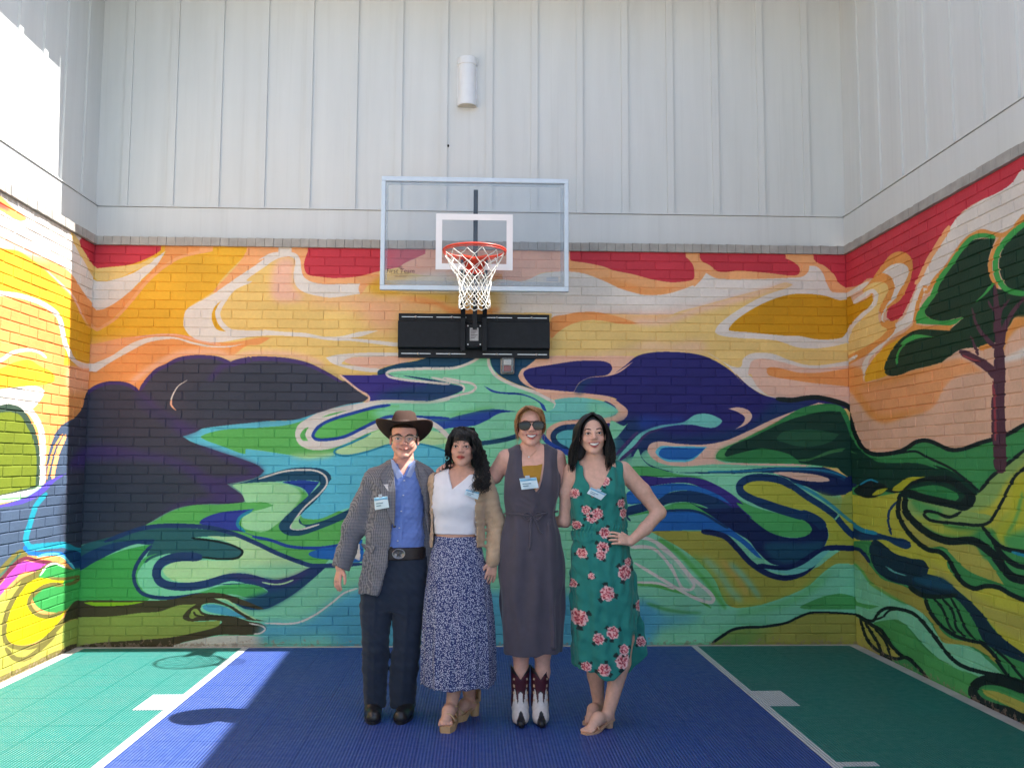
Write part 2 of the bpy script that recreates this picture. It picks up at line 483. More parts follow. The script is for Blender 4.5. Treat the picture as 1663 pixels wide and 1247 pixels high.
BACK = '''
f sand | A -100 0 D 1900 0 / H 1900 300 / H 1000 800 E 1700 700 E -100 900
f yel | A -100 60 1560 118 / 1300 380 1240 470 1040 600 1000 680 1000 760 1040 835 900 840 700 850 400 880 240 930 / -100 900
f org | A -100 880 240 900 500 850 850 815 1000 825 1200 880 1400 885 1640 845 B 200 850 / 100 905 0 915 A 1400 990 1200 990 950 1020 / 900 1300 -100 1300
f sal soft=6 a=0.6 | A 200 900 500 850 700 850 560 910 400 1000 260 1060 150 1050
f org | A 840 118 1290 118 / 1000 190 860 270 760 340 600 500 450 660 350 740 280 785 / 100 560 150 400 290 625 / 430 560 560 470 700 340 790 240 850 150
s org2 5 | A 1250 130 1000 180 850 260 700 390 560 560 440 690 350 750 280 780 100 560
f w | A 850 140 / 790 240 650 380 560 470 430 570 340 615 285 625 / 100 420 100 300 290 385 / 400 380 600 310 750 210
f sand2 | A 760 190 640 240 480 265 295 280 / 100 100 100 200 290 380 / 420 375 600 300 740 230
f red | A 60 60 300 110 840 116 / 720 190 560 250 400 270 290 282 / 100 100
f org2 | A 1530 116 / B 520 125 / 480 230 500 330 620 350 720 362 900 350 1085 305 / 1085 420 1000 420 930 490 460 490 380 250 340 190 200 230 0 380 / A 1240 480 1350 350 1450 240
f sand | A 1300 600 1400 480 1500 380 1663 290 B 100 300 200 240 340 190 400 210 395 330 400 430 480 480 700 520 930 490 1250 500 / 1250 800 950 830 600 850 0 780 A 1400 790 1320 740 1290 680
f pink soft=4 | B 250 220 340 190 400 220 390 330 400 450 470 500 / 450 545 230 545 200 400
f sal soft=10 a=0.8 | B 480 500 930 500 1250 520 1640 560 1663 620 / 1250 650 1250 800 / 1050 780 900 620 500 550
f mus2 soft=3 a=0.7 | B 1000 430 1090 350 / 1250 440 1663 470 1663 540 1300 500 1050 490
f red | B 510 130 / 1500 150 / 1400 215 1250 270 1085 305 900 350 720 362 600 350 500 330 472 260 485 190
f sal | B 1490 150 / C 660 170 / 640 320 550 310 400 320 280 380 0 390 / B 1400 330 1250 275
f w soft=4 a=0.9 | B 1360 360 1500 320 1663 305 C 100 390 / 0 480 B 1300 470 1200 420
f org soft=2 | B 1250 525 1450 530 1600 570 1663 600 C 40 600 / 20 660 B 1663 640 1580 590 1400 550
f org | C 10 320 70 330 80 380 0 395
f w | A 1000 680 1020 620 1080 580 1240 490 1400 380 1663 200 B 100 215 180 165 250 148 350 145 410 165 440 210 450 290 470 350 530 390 620 408 930 405 / 918 450 930 490 / 700 520 600 510 480 480 420 440 390 380 390 300 400 240 390 200 340 185 250 205 150 270 0 380 A 1560 390 1420 460 1340 560 1300 640 1310 700 1350 750 1400 780 1663 790 B 100 780 300 800 480 810 640 840 780 835 930 800 1080 790 / 930 840 850 850 1000 865 1240 890 / 1240 920 1100 905 850 875 680 870 500 845 200 830 0 845 A 1500 850 1300 885 1150 880 1050 830 1000 760
f mus2 | A 1310 540 / 1260 620 1265 700 1300 760 1345 800 / 1270 780 1235 720 1228 670 1250 600
f w | A 60 1000 150 1050 260 1060 / 400 1000 560 900 700 850 850 838 950 848 1100 890 1250 915 1400 912 1500 895 / 1380 925 1200 925 1050 895 950 862 850 862 700 890 560 960 400 1050 280 1130 / 60 1090
s sal 3 | A 600 845 850 822 1000 838 1140 880 1300 905
s pink 9 soft=2 a=0.8 | A 560 1220 700 1120 850 1030 950 985 1150 965 1300 975 1390 1010 1500 985 B 100 975 350 985 520 1025 640 1080
f w | B 650 1010 / 760 985 1000 970 1240 970 / 1240 1000 1000 1005 860 1010 800 1040 780 1062 900 1080 1090 1105 1080 1130 900 1115 760 1080 690 1050
f pink | B 800 1040 860 1012 1240 1000 1500 1005 / 1300 1050 1150 1080 1090 1100 900 1080
# upper right
f org2 | C 630 160 / D 1650 160 / 1650 500 1450 500 1370 480 1320 400 1290 320 1240 268 1180 262 / 1170 310 1120 350 1000 360 700 370 430 365 335 320 / 300 370 240 430 C 1520 465 1400 495 1250 500 1050 450 900 380 750 325 640 310
f org soft=2 | C 900 360 1100 400 1300 450 1500 430 / 1400 492 1250 500 1050 450
f red | C 630 165 / 1560 185 1630 240 1650 310 1640 370 1560 390 1450 395 1300 370 1150 330 1000 300 900 265 750 235 640 215
f red | D 275 170 / 950 195 1050 230 1100 280 1090 330 1020 340 850 320 600 300 480 312 420 300 370 260 300 220
f red | D 1195 185 / 1700 150 1700 450 1480 440 / 1420 400 1380 330 1300 260 1240 230
f w | C 250 385 400 325 550 308 640 310 750 325 900 380 1050 450 1150 480 1250 500 1400 495 1520 465 1640 420 / D 240 430 300 370 335 320 / 370 340 430 365 700 370 1000 360 1120 350 1170 310 1180 262 / 1240 268 1290 320 1320 400 1370 480 1450 510 1650 500 / 1600 640 400 640 0 660 / C 1200 660 900 650 700 640 480 690 / 480 650 0 650 / 0 390
f sal soft=6 a=0.7 | C 480 690 900 650 1200 650 D 0 640 300 590 / 0 700 C 1180 740 1050 720
f sand soft=7 a=0.85 | C -300 420 50 420 50 640 -300 640
f org soft=2 a=0.8 | B 1250 525 1450 530 1600 570 1663 600 C 60 600 / 40 640 B 1663 640 1580 590 1400 550
f org | C 480 690 600 660 720 640 850 640 980 665 1100 700 1200 735 / 1050 740 850 705 720 715 620 750 540 800 490 850 / 470 850
f sand2 | D 1045 415 / 980 398 850 440 650 490 430 550 250 600 100 640 0 700 / C 1200 735 1050 735 850 705 720 715 620 750 540 800 490 850 / 470 1020 1080 1010 1200 990 1350 965 D 0 960 300 990 500 1080 620 1085 / 640 1020 700 980 800 972 900 985 1000 1030 1200 1070 1600 1030 / 1600 880 1200 930 1050 920 850 870 600 845 430 820 410 790 450 730 600 620 800 510 1000 440
f pnk2 soft=3 a=0.85 | D 1045 415 980 400 650 490 250 600 0 690 C 1150 700 / 1180 740 D 0 740 300 640 600 560 900 460
f pnk2 soft=5 a=0.7 | D 0 900 300 880 330 960 C 1150 960 1000 1010 / 470 1020 C 1000 960 1300 880
f w | D 410 800 440 740 600 620 800 520 950 460 1200 450 1400 480 1650 480 / 1650 820 1490 890 1300 930 1100 930 900 870 600 850 450 830
f mus | D 520 780 600 690 800 570 1000 500 1150 490 1300 505 1430 545 / 1650 520 1650 700 1490 800 / 1440 850 1250 862 1100 835 950 830 700 805 560 795
f pnk2 | D 690 1090 710 1040 780 1020 880 1030 1000 1060 1150 1095 1300 1095 1650 1060 / 1650 1245 I 980 200 / 980 290 I 800 250 650 225 550 230 430 248 300 240 230 200 130 130 100 40 D 680 1150
f org | D 820 1110 / 860 1090 950 1100 1100 1135 1300 1130 1650 1070 / I 980 150 / 800 130 600 110 400 80 250 50 225 20 230 0
f w | D 340 970 500 1060 560 1085 620 1085 640 1020 700 980 800 972 900 985 1000 1025 1150 1070 1300 1070 1650 1010 / 1650 1050 1300 1095 1150 1095 1000 1060 880 1030 780 1020 710 1040 690 1090 680 1150 H 1110 60 1150 130 1230 200 1330 235 1450 245 / 1350 250 1200 200 1080 130 980 30 D 640 1245 560 1130 450 1030
# the river
f mint | F 1075 140 1200 105 1663 90 G 390 100 / 480 100 / 560 260 850 390 1010 480 1130 620 1200 900 / K 1600 500 1600 1700 -300 1700 -300 300 / F 0 560 400 520 800 400 1010 360
f dind | G 1130 600 1600 450 H 300 500 300 800 G 1150 1000
f mint | K -400 200 G 1700 700 H 1700 800 M 1900 400 1900 1400 J -200 1400 J -100 100
f pink | G 690 100 1663 90 / 1663 130 1550 220 1450 255 1300 270 1220 310 1170 385 / 1300 395 1450 420 1550 480 1610 540 1580 610 1450 640 1250 650 1100 660 1020 690 985 750 1010 810 1130 870 / 1130 890 1000 830 950 770 945 700 1000 650 1100 620 1250 610 1450 590 1520 560 1500 500 1400 450 1200 430 1050 450 950 430 850 380 760 320 710 260 740 200 700 150
f dind | G 1663 130 / C 1000 1140 1080 1080 1180 1000 1300 970 1430 962 D 0 962 200 975 350 1010 480 1080 560 1140 650 1240 H 980 40 1080 130 1200 205 1350 245 / I 430 250 560 230 650 225 780 250 890 290 / 1000 300 860 320 750 290 650 290 400 380 200 470 0 560 H 800 620 500 620 380 600 / 260 650 190 700 / 0 740 G 1640 900 1500 700 / 1570 620 1640 540 / 1550 460 1450 420 1170 385 / 1220 310 1300 270 1450 255 1550 220
f nteal soft=5 a=0.8 | H 0 450 150 380 60 300 / 300 480 500 540 900 500 1100 440 1300 260 I 430 260 700 260 / 300 420 0 560 H 800 610 500 610 380 590 200 680 0 730
f nteal soft=3 | G 1180 385 1200 330 1260 290 1350 280 1250 340 1240 390
f tealD | F 1500 0 G 390 100 / 300 150 180 185 0 195 B 1400 1100 1180 1110 1140 1135 1170 1165 1300 1200 / 1075 1150 1075 1125 1100 1105 1250 1060 1380 1040 1500 1005
f ind | F 765 145 / 1080 145 1140 130 / 1300 190 1450 205 1663 215 / 1663 320 1480 360 1160 350 1010 360 / 1000 320 900 250
f dblue soft=4 | F 1030 340 1200 270 1450 230 1663 225 / 1663 320 1480 355 1160 345
f dblue | G -20 290 150 320 250 340 270 360 200 400 100 430 -20 460
f dblue | F 1280 150 1450 170 1663 210 / 1500 195
s w 4.5 | F 1140 130 1200 108 1400 95 1663 88 G 0 195 180 190 300 155 400 102
s w 4 | F 1140 132 1170 160 1300 185 1450 200 1663 215 G 100 275 250 300 340 320 365 350 330 385 250 405 150 430 0 468 F 1480 370 1160 358 1010 368
s w 3.5 | G 0 265 150 300 240 325 270 350 260 385
f tealD | G 480 100 / 860 100 780 180 740 200 715 260 760 320 860 370 / 700 320 560 250 500 180
s w 5 | G 465 105 480 180 540 260 680 330 850 390 950 440 1020 480 1000 540
f tealD | G 720 150 760 110 860 100 / 800 160 770 185 740 180
f dind | G 755 230 800 195 1000 160 1200 132 1400 132 1470 160 1480 200 1440 245 1300 265 1210 310 1165 385 / 1000 370 850 350 780 290
f aqua | G 1020 480 1010 450 1200 430 1400 460 1500 510 1530 550 1450 590 1250 605 1080 620 940 640 920 560 / 1000 520
f mint soft=3 a=0.8 | G 1300 470 1480 510 1530 550 1450 590 1300 590
f aqua2 | G 1030 750 1060 700 1150 680 1300 700 / 1300 870 1130 870 1040 810
s nteal 9 | G 1300 672 1100 675 1020 710 1000 760 1040 820 1130 865
s blue 7 10 | G 900 720 950 790 1020 840 1130 885 1250 930
f blue | G 430 335 / 540 380 720 395 830 430 920 490 945 545 / 915 530 880 470 760 415 620 403 500 385
f blue | F 1440 495 1663 503 G 150 600 300 560 480 525 700 545 / 560 560 450 620 350 660 150 680 G 80 690 0 660 / F 1580 570
s tealD 6 8 | G 70 680 100 740 170 790 300 805 450 800 600 775 700 745 800 690
s grn 5 soft=2 a=0.7 | G 0 590 200 570 400 530 520 520
# left bank
f cyan | E 990 548 / 1250 700 1500 740 1640 830 F 150 910 / 100 1000 400 910 500 900 620 930 690 1000 K 950 170 900 260 800 380 700 460 690 520 850 520 1000 460 1200 350 / 1663 200 / G 150 1000 120 800 / F 1663 780 1500 720 1300 700 1150 720 1000 770 830 805 720 800 500 825 350 800 0 750 E 1400 640 1140 560
f cyan | E 990 548 / 1150 482 1663 422 F 200 522 400 510 600 450 800 392 960 365 / 900 430 650 460 500 520 300 560 0 585 E 1350 500 1200 530 1140 560 / 1250 620 / 1060 590
f grn | E 1140 555 1200 520 1350 490 1663 475 F 100 575 300 560 430 530 560 480 800 430 / 1100 590 / 1000 650 800 710 720 780 / 500 810 300 790 0 750 E 1500 690 1350 640
f pl soft=2 | F 350 800 500 790 720 780 / 700 810 500 830
f pl | F 715 780 740 750 850 700 1020 620 1200 560 / 1600 620 1663 700 / 1500 720 1300 700 1150 720 1000 770 850 800 750 800
s tealB 3 | F 1020 625 850 705 740 750 718 775 740 795 830 805 1000 770 1150 720 1300 700 1500 725 1663 780
f w | F 400 640 420 560 500 500 620 440 800 400 960 370 1010 360 1160 350 1480 360 1663 320 / 1663 350 1500 380 1200 375 1100 395 950 450 750 500 600 560 540 640 560 670 620 680 750 665 900 600 1000 550 1100 510 1250 480 / 1350 520 1200 560 1000 620 850 690 720 740 600 760 500 750 430 710
f grn | F 620 490 700 460 830 435 / 700 475
f grn | F 440 640 470 590 512 570 / 480 630 505 685 / 460 680
f grn | F 560 640 600 580 700 520 900 460 1100 400 1250 390 / 1250 480 1050 520 900 590 750 650 620 660
f mint soft=5 | F 1050 420 1300 390 1663 380 / 1663 490 1270 480 1080 500
s blue 5 | F 1180 390 1050 410 900 450 700 510 590 570 545 640 570 670 650 675 800 650 950 580 1050 530 1150 490 1270 485 1400 490 1663 500
s w 9 7 | F 1300 520 1450 520 1550 560 1650 650 G 130 770
# left mountains
f dn | E -100 420 160 340 185 260 200 200 250 150 350 110 450 103 550 120 630 175 / 700 80 780 0 A 850 1070 950 1020 1050 1000 1150 997 1280 1010 1390 1055 / 1450 1035 1550 1012 B 0 1015 150 1008 350 1020 500 1055 620 1110 780 1200 F 830 200 920 280 1000 330 / 960 362 800 390 600 450 400 510 200 520 0 540 / E 1400 450 1150 480 / 1100 510 990 548 / 1060 590 1200 640 1350 690 1500 740 1600 780 1660 830 / 1600 880 1450 920 1350 935 / 1430 990 1480 1030 1500 1075 / 1450 1095 1200 1100 1000 1120 880 1160 740 1240 J 640 190 / 300 300 150 330 -100 500 / -100 0
f dn2 soft=14 a=0.8 | E -100 760 500 760 900 800 1100 950 / 700 1240 J 500 200 -100 400
f dn2 soft=8 a=0.7 | B -100 1100 300 1060 600 1130 F 850 260 900 340 600 420 200 500 0 500 E 1200 400 1000 200
f pur soft=4 a=0.8 | E 640 180 720 230 800 320 1000 430 1145 480 / 1000 540 850 430 750 370 650 300 600 200
f pur soft=4 a=0.85 | E 200 640 400 620 600 660 900 720 1100 800 1200 870 1450 1000 1500 1075 / 1300 1090 1100 900 900 780 600 730 200 740
f pur soft=3 a=0.9 | E 1100 615 1350 690 1600 780 1660 830 / 1600 880 1350 935 1100 900 / 1500 860 1560 830 1300 720
f pur soft=3 a=0.8 | E 1500 1075 1450 1095 1200 1100 1000 1120 880 1160 740 1240 / 900 1120 1100 1060 1300 1040
s pur 6 | E 200 205 260 155 350 118 450 110 550 128 630 180
s pur 6 | E 640 172 700 85 780 5 A 850 1080 950 1028 1050 1008 1150 1005 1280 1018 1390 1060
s pur 10 5 | A 1380 1070 1450 1045 1550 1025 B 0 1025 150 1020 350 1034 500 1068 620 1122 780 1212
s pur 9 5 soft=2 | A 1390 1060 1300 1090 1250 1150 1200 1200
s dn2 5 soft=3 | E 600 210 700 300 850 400 920 450
s w 1 3 | E 1030 85 950 140 905 220 895 260
s sal 4 2 | E 895 250 897 290 935 335
s pnk2 3.5 | F 765 145 830 200 920 270 990 310 1005 345 970 370
# lower left
f grn | J 640 190 760 130 900 50 1080 0 K 0 400 250 380 / 700 380 1200 500 / 1000 720 900 880 800 890 / 500 800 300 690 J 1450 240 1200 180 850 165
f grn soft=3 | K 250 390 400 380 480 400 460 440 350 450 200 560 0 480
f lm | K 140 240 350 215 550 225 650 260 720 300 700 400 600 480 500 560 400 620 250 600 210 560 240 480 400 430 475 405 / 400 380 250 385 / 240 370 210 300
f grn soft=1 | K 640 240 720 290 760 330 720 400 560 540 640 430 700 340 690 290
f blue3 | J 1130 150 1160 110 1300 60 1580 30 / 1480 80 1440 140 1470 210 1600 260 K 450 690 350 665 / J 1500 225 1300 190
s tealB 5 | J 1560 40 1460 100 1440 160 1500 220
f dteal | K 100 235 200 225 400 160 600 105 750 95 880 110 940 160 940 220 880 310 760 420 690 500 720 560 850 540 1000 480 1200 380 / 1200 440 1000 540 850 600 700 650 600 650 530 610 520 560 600 470 700 380 850 240 850 210 700 200 500 210 300 220
f blue | K 550 215 700 200 850 212 / 800 280 720 380 / 760 330 720 270 640 240
f cyan | K 950 190 1200 100 1250 350 1000 455 850 515 720 510 700 480 800 385 900 270
s w 3 | K 350 190 550 130 700 115 830 125 900 170 910 230 850 310 720 430 640 540 615 590 700 600 850 560
f lm | K 620 590 640 530 700 480 680 540 740 580 / 690 600
s blue 5 | K 300 660 450 690 600 740 800 755 960 740 1200 690
f blue2 | K 760 800 850 760 960 745 1200 690 / 1200 860 950 850 800 830
f w | K 1120 790 1145 730 1180 720 / 1180 850 1140 840
f pl | J 1200 255 1480 262 1663 340 K 350 730 600 850 800 905 / 600 1000 500 1010 350 970 200 960 0 1000 / J 1663 590 1500 550 1350 570 1200 620 1050 635 900 610 830 540 870 490 960 455 1100 450 1400 450 1480 400 1470 360 1350 300
f mint soft=4 a=0.7 | L 130 520 400 500 700 480 800 495 650 560 450 600 300 560
f teal3 | J 130 360 400 260 700 190 1000 185 1350 220 1480 260 / 1200 255 1060 268 / 1250 300 1420 340 1480 380 1440 430 1300 440 1000 430 / 850 390 700 420 740 320 600 310 400 370 250 460 130 540
f dblue | J 60 560 130 440 350 330 600 285 760 280 / 740 322 600 320 400 400 130 545
s blk 3.5 | J 1060 268 1250 293 1400 330 1480 380 1440 430 1300 440 1150 425
f grn2 | J 60 590 150 540 300 450 500 370 740 318 / 650 420 590 540 590 640 640 710 720 760 / 700 780 60 780
f grn3 | J 960 375 800 400 700 450 620 560 640 660 720 730 900 745 1100 720 1300 660 1450 640 / L 350 660 430 710 / 300 760 150 730 0 730 J 1550 775 1300 730 1100 740 900 760 700 760 600 650 600 540 700 420
s navl 6 | J 740 325 650 430 595 540 600 640 660 720 780 755 950 755 1150 725
s teal3 4 | J 960 375 850 390 730 430 680 470
s navl 15 12 | J 1150 425 950 425 820 470 775 550 805 625 900 660 1050 665 1200 640 1350 595 1500 580
f navl | J 1340 600 1500 560 1663 600 L 200 560 350 590 500 610 650 570 800 500 920 490 / 800 600 650 720 500 810 400 850 250 850 150 800 / 300 770 430 710 350 660 200 640 0 650 J 1500 640
f pur soft=2 a=0.7 | L 100 575 200 562 350 592 500 612 650 572 800 502 / 650 640 500 660 350 630 200 600
f dteal soft=2 | L 430 710 600 670 800 560 / 700 680 500 810 400 850 250 840 200 790
s navl 7 | J 350 300 640 195 850 168 1200 182 1400 232 1600 315 K 500 795 700 872 800 898 1200 885
s pl 2.5 | L 380 630 480 648 560 640 640 610
f dol | J -60 1000 30 860 100 800 160 780 700 780 900 770 1100 725 1300 720 1500 780 1663 850 / 1600 850 1300 770 / 1250 760 1400 830 1560 920 1680 950 / 1500 930 1380 840 1250 800 1150 815 1140 860 1200 890 1400 910 1540 950 1640 970 1680 1010 1640 1050 1500 1062 1300 1060 1150 1090 1000 1120 880 1160 400 1165 -60 1190 / -60 1150 350 1120 600 1105 900 1080 1100 1040 1250 1000 1310 960 1300 945 1150 945 1030 950 990 920 1010 870 1100 810 / 950 820 800 870 650 880 400 910 100 920 -60 960
f lime | J 185 795 400 795 680 790 / 560 815 350 825 250 820
f olv | J -60 960 100 920 400 910 650 880 800 870 950 820 1100 810 / 1030 860 990 920 1050 950 1300 945 / 1280 990 1100 1040 900 1080 600 1105 350 1120 -60 1150
f olv | J 1030 910 1080 850 1110 850 1140 890 / 1170 905 1100 915 1050 940
s dol 3.5 | J 1080 870 1100 900 1180 915
s dol 3 | J 1060 850 1035 910 1060 935 1150 925
f skyb | J 1150 830 1200 808 1300 820 1400 860 1520 930 / 1350 900 1200 870
f pale | J 880 1165 1100 1100 1300 1070 1500 1068 1663 1080 L 400 1090 / 380 1165
f skyb soft=6 | L 380 980 650 970 800 910 1000 760 1160 680 / M 300 800 250 1140 L 400 1140
f mint soft=8 a=0.6 | L 380 1090 600 1080 900 1060 1000 1140 400 1150
s w 3 | L 400 965 650 965 800 905 950 800 1050 720 1160 680
s w 2.5 | L 275 965 380 990 405 1015 370 1045 310 1055
s pl 2.5 | L 0 765 100 780 200 860 330 935
# lower right
f aqua | H 20 720 100 620 200 520 350 460 550 430 650 370 750 362 850 400 870 425 820 470 750 475 600 450 400 470 280 510 200 580 100 680 30 745
f blue soft=4 a=0.8 | H 200 380 400 400 560 400 560 430 350 450 200 500
s pur 6 3 | H 30 745 150 640 250 530 380 480
s pur 5 | H 0 700 100 590 180 510
f mint | H -40 420 60 460 100 440 / 0 560 -40 560
f pnk2 | H 920 320 / 1000 310 1080 330 1115 380 1080 440 970 492 / 1040 440 1055 390 1000 350
f nteal | H 190 640 210 720 280 790 400 830 600 840 900 830 1300 800 1663 800 I 700 800 850 860 950 920 / 1000 990 800 1030 700 1020 600 970 450 930 / 350 860 200 850 / H 1300 850 1150 840 1000 850 900 850 700 850 500 840 330 800 250 760 200 700 / 280 620 380 590 500 605 / 260 660
f mint | H 130 800 180 650 210 720 280 800 400 840 600 850 950 855 / 910 900 900 980 960 1050 1100 1130 / 1000 1100 800 980 500 880
f pnk2 | H 260 670 280 610 360 588 500 605 700 615 900 580 1100 495 / 1300 400 I 650 270 / 720 285 500 330 200 480 0 585 / H 950 620 830 690 820 730 900 765 / 1400 772 1663 785 / 1300 785 800 775 600 790 450 785 330 750
f cyan | H 325 680 360 630 450 626 745 632 / 690 690 620 745 500 758 400 745
f blue2 | H 350 690 390 640 560 640 735 640 / 680 690 600 735 480 740 390 725
f mgr | H 820 720 850 660 1000 590 1300 440 I 500 320 650 285 750 280 830 300 880 350 920 450 1000 560 / 1000 790 500 775 / H 1400 770 950 758
f vgn soft=2 | H 820 720 850 660 1000 600 1200 500 / 900 700 900 740
f dgr | H 890 690 950 620 1100 560 1400 420 I 600 360 730 340 830 345 / 880 450 930 600 1000 690 / 1000 800 500 765 480 740 I 400 690 200 645 100 660 H 950 700 905 712
f dgr2 | I 310 570 360 510 500 490 650 495 820 530 / 750 590 600 630 480 625 380 600
f lgr | I 480 740 600 720 750 660 880 645 1000 690 / 900 670 780 680 650 720 540 752
s blk 8 | I 300 240 430 250 560 232 650 230 780 258 890 300 950 380 1000 470
s pnk2 2.5 | H 900 770 1200 778 1500 782 I 400 775 550 790
f nav | I 300 845 500 840 700 850 900 930 / 1000 970 800 1030 720 1030 620 990 500 930
s tealB 3.5 a=0.7 | H 750 835 1000 832 1300 815 I 300 812 600 818 800 852 1000 950
f pnk2 | I 280 845 400 838 600 855 720 885 740 910 650 918 500 905 370 870
f grn3 | H 130 800 300 800 500 855 700 885 900 1000 1100 1110 1300 1170 1663 1245 M 1663 140 / M 1600 250 1300 240 1000 60 H 900 1130 700 920 500 880 200 870
f mint | H 700 860 950 855 910 900 905 980 / 820 920
f ind | H 150 875 400 885 600 880 750 910 950 1020 1100 1150 1250 1245 M 1180 120 / 1100 100 900 20 H 900 1130 750 1000 600 930 400 935 100 980
f blue2 | H 100 1000 350 945 500 930 650 950 850 1030 950 1110 / 800 1040 600 990 450 1000 370 1050 100 1100
f nteal | H 50 1140 350 1060 430 1010 600 990 800 1040 950 1130 1100 1245 / 900 1245 750 1130 600 1085 450 1090 370 1120 50 1200
f grn3 | H 400 1120 500 1090 620 1090 750 1140 850 1245 M 900 160 / 720 70 600 45 H 500 1140 100 1200
f blue2 | M 200 200 340 90 400 60 600 45 700 60 850 130 950 200 1000 240 1100 320 1200 440 / 1150 420 1000 290 850 220 650 205 200 215
s nteal 4 | M 350 50 600 42 720 72 850 150 920 190
s nteal 3 | M 120 130 90 90 130 60 220 50
f nav | N -500 -80 -300 20 0 20 / 100 110 250 220 400 265 520 260 590 220 590 180 540 130 450 100 / 500 60 620 100 710 170 730 240 710 310 640 400 540 460 400 490 270 480 150 380 80 290 0 240 -150 140 -300 40
f dteal soft=3 | N 200 330 300 300 500 310 700 300 650 400 540 460 400 480 280 450
f grn3 | N -20 -20 150 40 400 90 520 130 590 180 590 220 540 255 450 262 350 245 200 170 80 80
f dgr | I 880 640 1100 640 1100 930 900 880 800 780
f nav | I 880 880 1100 900 1100 1000 880 1010
f yol | I 860 1035 1100 990 1100 1300 N 1100 350 860 340
f yol | I 25 980 60 920 180 905 330 915 430 970 600 1090 750 1200 800 1245 N 1000 300 / N 1000 350 700 340 / 735 240 690 140 560 60 300 0 I 350 1150 100 1060
f olv soft=2 a=0.8 | I 640 1000 800 1040 1000 1000 / 1000 1245 / 830 1180
s nteal 12 | I 520 1200 300 1130 100 1055 15 1000 10 940 80 892 200 882 350 908 450 965
s nteal 14 16 | I 100 1060 300 1130 500 1190 N 540 80 640 130 700 190
s nteal 10 | I 400 925 550 1035 700 1130 850 1245 N 800 100 900 220 1000 290
s tealB 5 a=0.8 | I 470 935 620 1015 750 1105 900 1230 N 1000 180
f oli | M 290 215 650 215 850 235 1000 350 1150 500 1300 590 1450 600 1663 500 / N 850 365 1000 370 / 1000 470 800 480 700 540 / M 1500 720 1300 790 1000 840 900 800 800 600 600 400 350 250
f mint2 | M 800 860 1000 860 1300 780 1500 700 N 600 640 780 510 880 490 1000 480 / 1000 860 800 870 600 875 400 960 0 1000 / M 700 1000
f grn soft=4 a=0.6 | M 1000 850 1200 830 1500 720 N 600 630 780 510 / 640 680 400 820 0 900
f vgn | N 500 840 650 760 800 725 880 730 1000 770 / 1000 840 800 850
f oli2 | M 780 1130 900 1040 1000 1000 1200 995 N 400 965 550 885 700 875 900 885 1050 900 / 1050 1160 M 780 1160
f vgn soft=10 a=0.6 | M 780 1130 900 1040 1050 1000 N 300 990 / 100 1120
s grn 12 soft=4 a=0.7 | M 620 420 740 560 830 720 900 830
s aqua 10 soft=3 a=0.6 | M 720 430 850 560 940 700 1030 790
s rsal 8 soft=3 a=0.4 | M 850 440 1000 600 1080 740
s aqua 8 soft=2 a=0.7 | M 930 470 1050 590 1180 760
s nav 9 | M 700 215 800 228 900 262 1000 360 1100 470 1250 565 1380 595 1500 570 1600 500 N 660 400 700 360 780 348 850 350 1020 358
s nav 9 | M 1160 492 1300 515 1450 500 1560 440 1663 370
f aqua | M 1215 520 1400 532 1540 480 N 680 380 745 368 / 640 480 540 540 430 568 300 545
s blk 5 3 | M 790 1125 870 1070 950 1020 1050 1000 1200 995 N 380 965 480 920 580 882 700 877 900 888 1050 905
f skyb soft=6 | M 100 800 400 900 700 900 600 950 100 1000
s grn 10 4 soft=1 | M 350 280 500 380 650 530 750 640 850 780 900 850
s grn 8 4 | M 150 640 300 650 450 690 620 740 780 840
s vgn 5 3 soft=1 | M 250 800 400 850 550 875 700 880
s w 6 4 | M 120 345 250 342 330 370 430 480 500 600 540 690
s w 6 4 | M 180 268 260 275 370 330 470 420 580 560 640 650 615 690 550 680 500 600 450 480
s w 6 5 | M 330 320 480 430 620 590 760 710 800 765 775 795 650 760 500 680 350 590 150 470
s w 4 | M 150 630 350 640 480 690
f w a=0.35 | M 330 320 480 430 620 590 760 710 800 765 775 795 680 760 600 640 480 500
'''

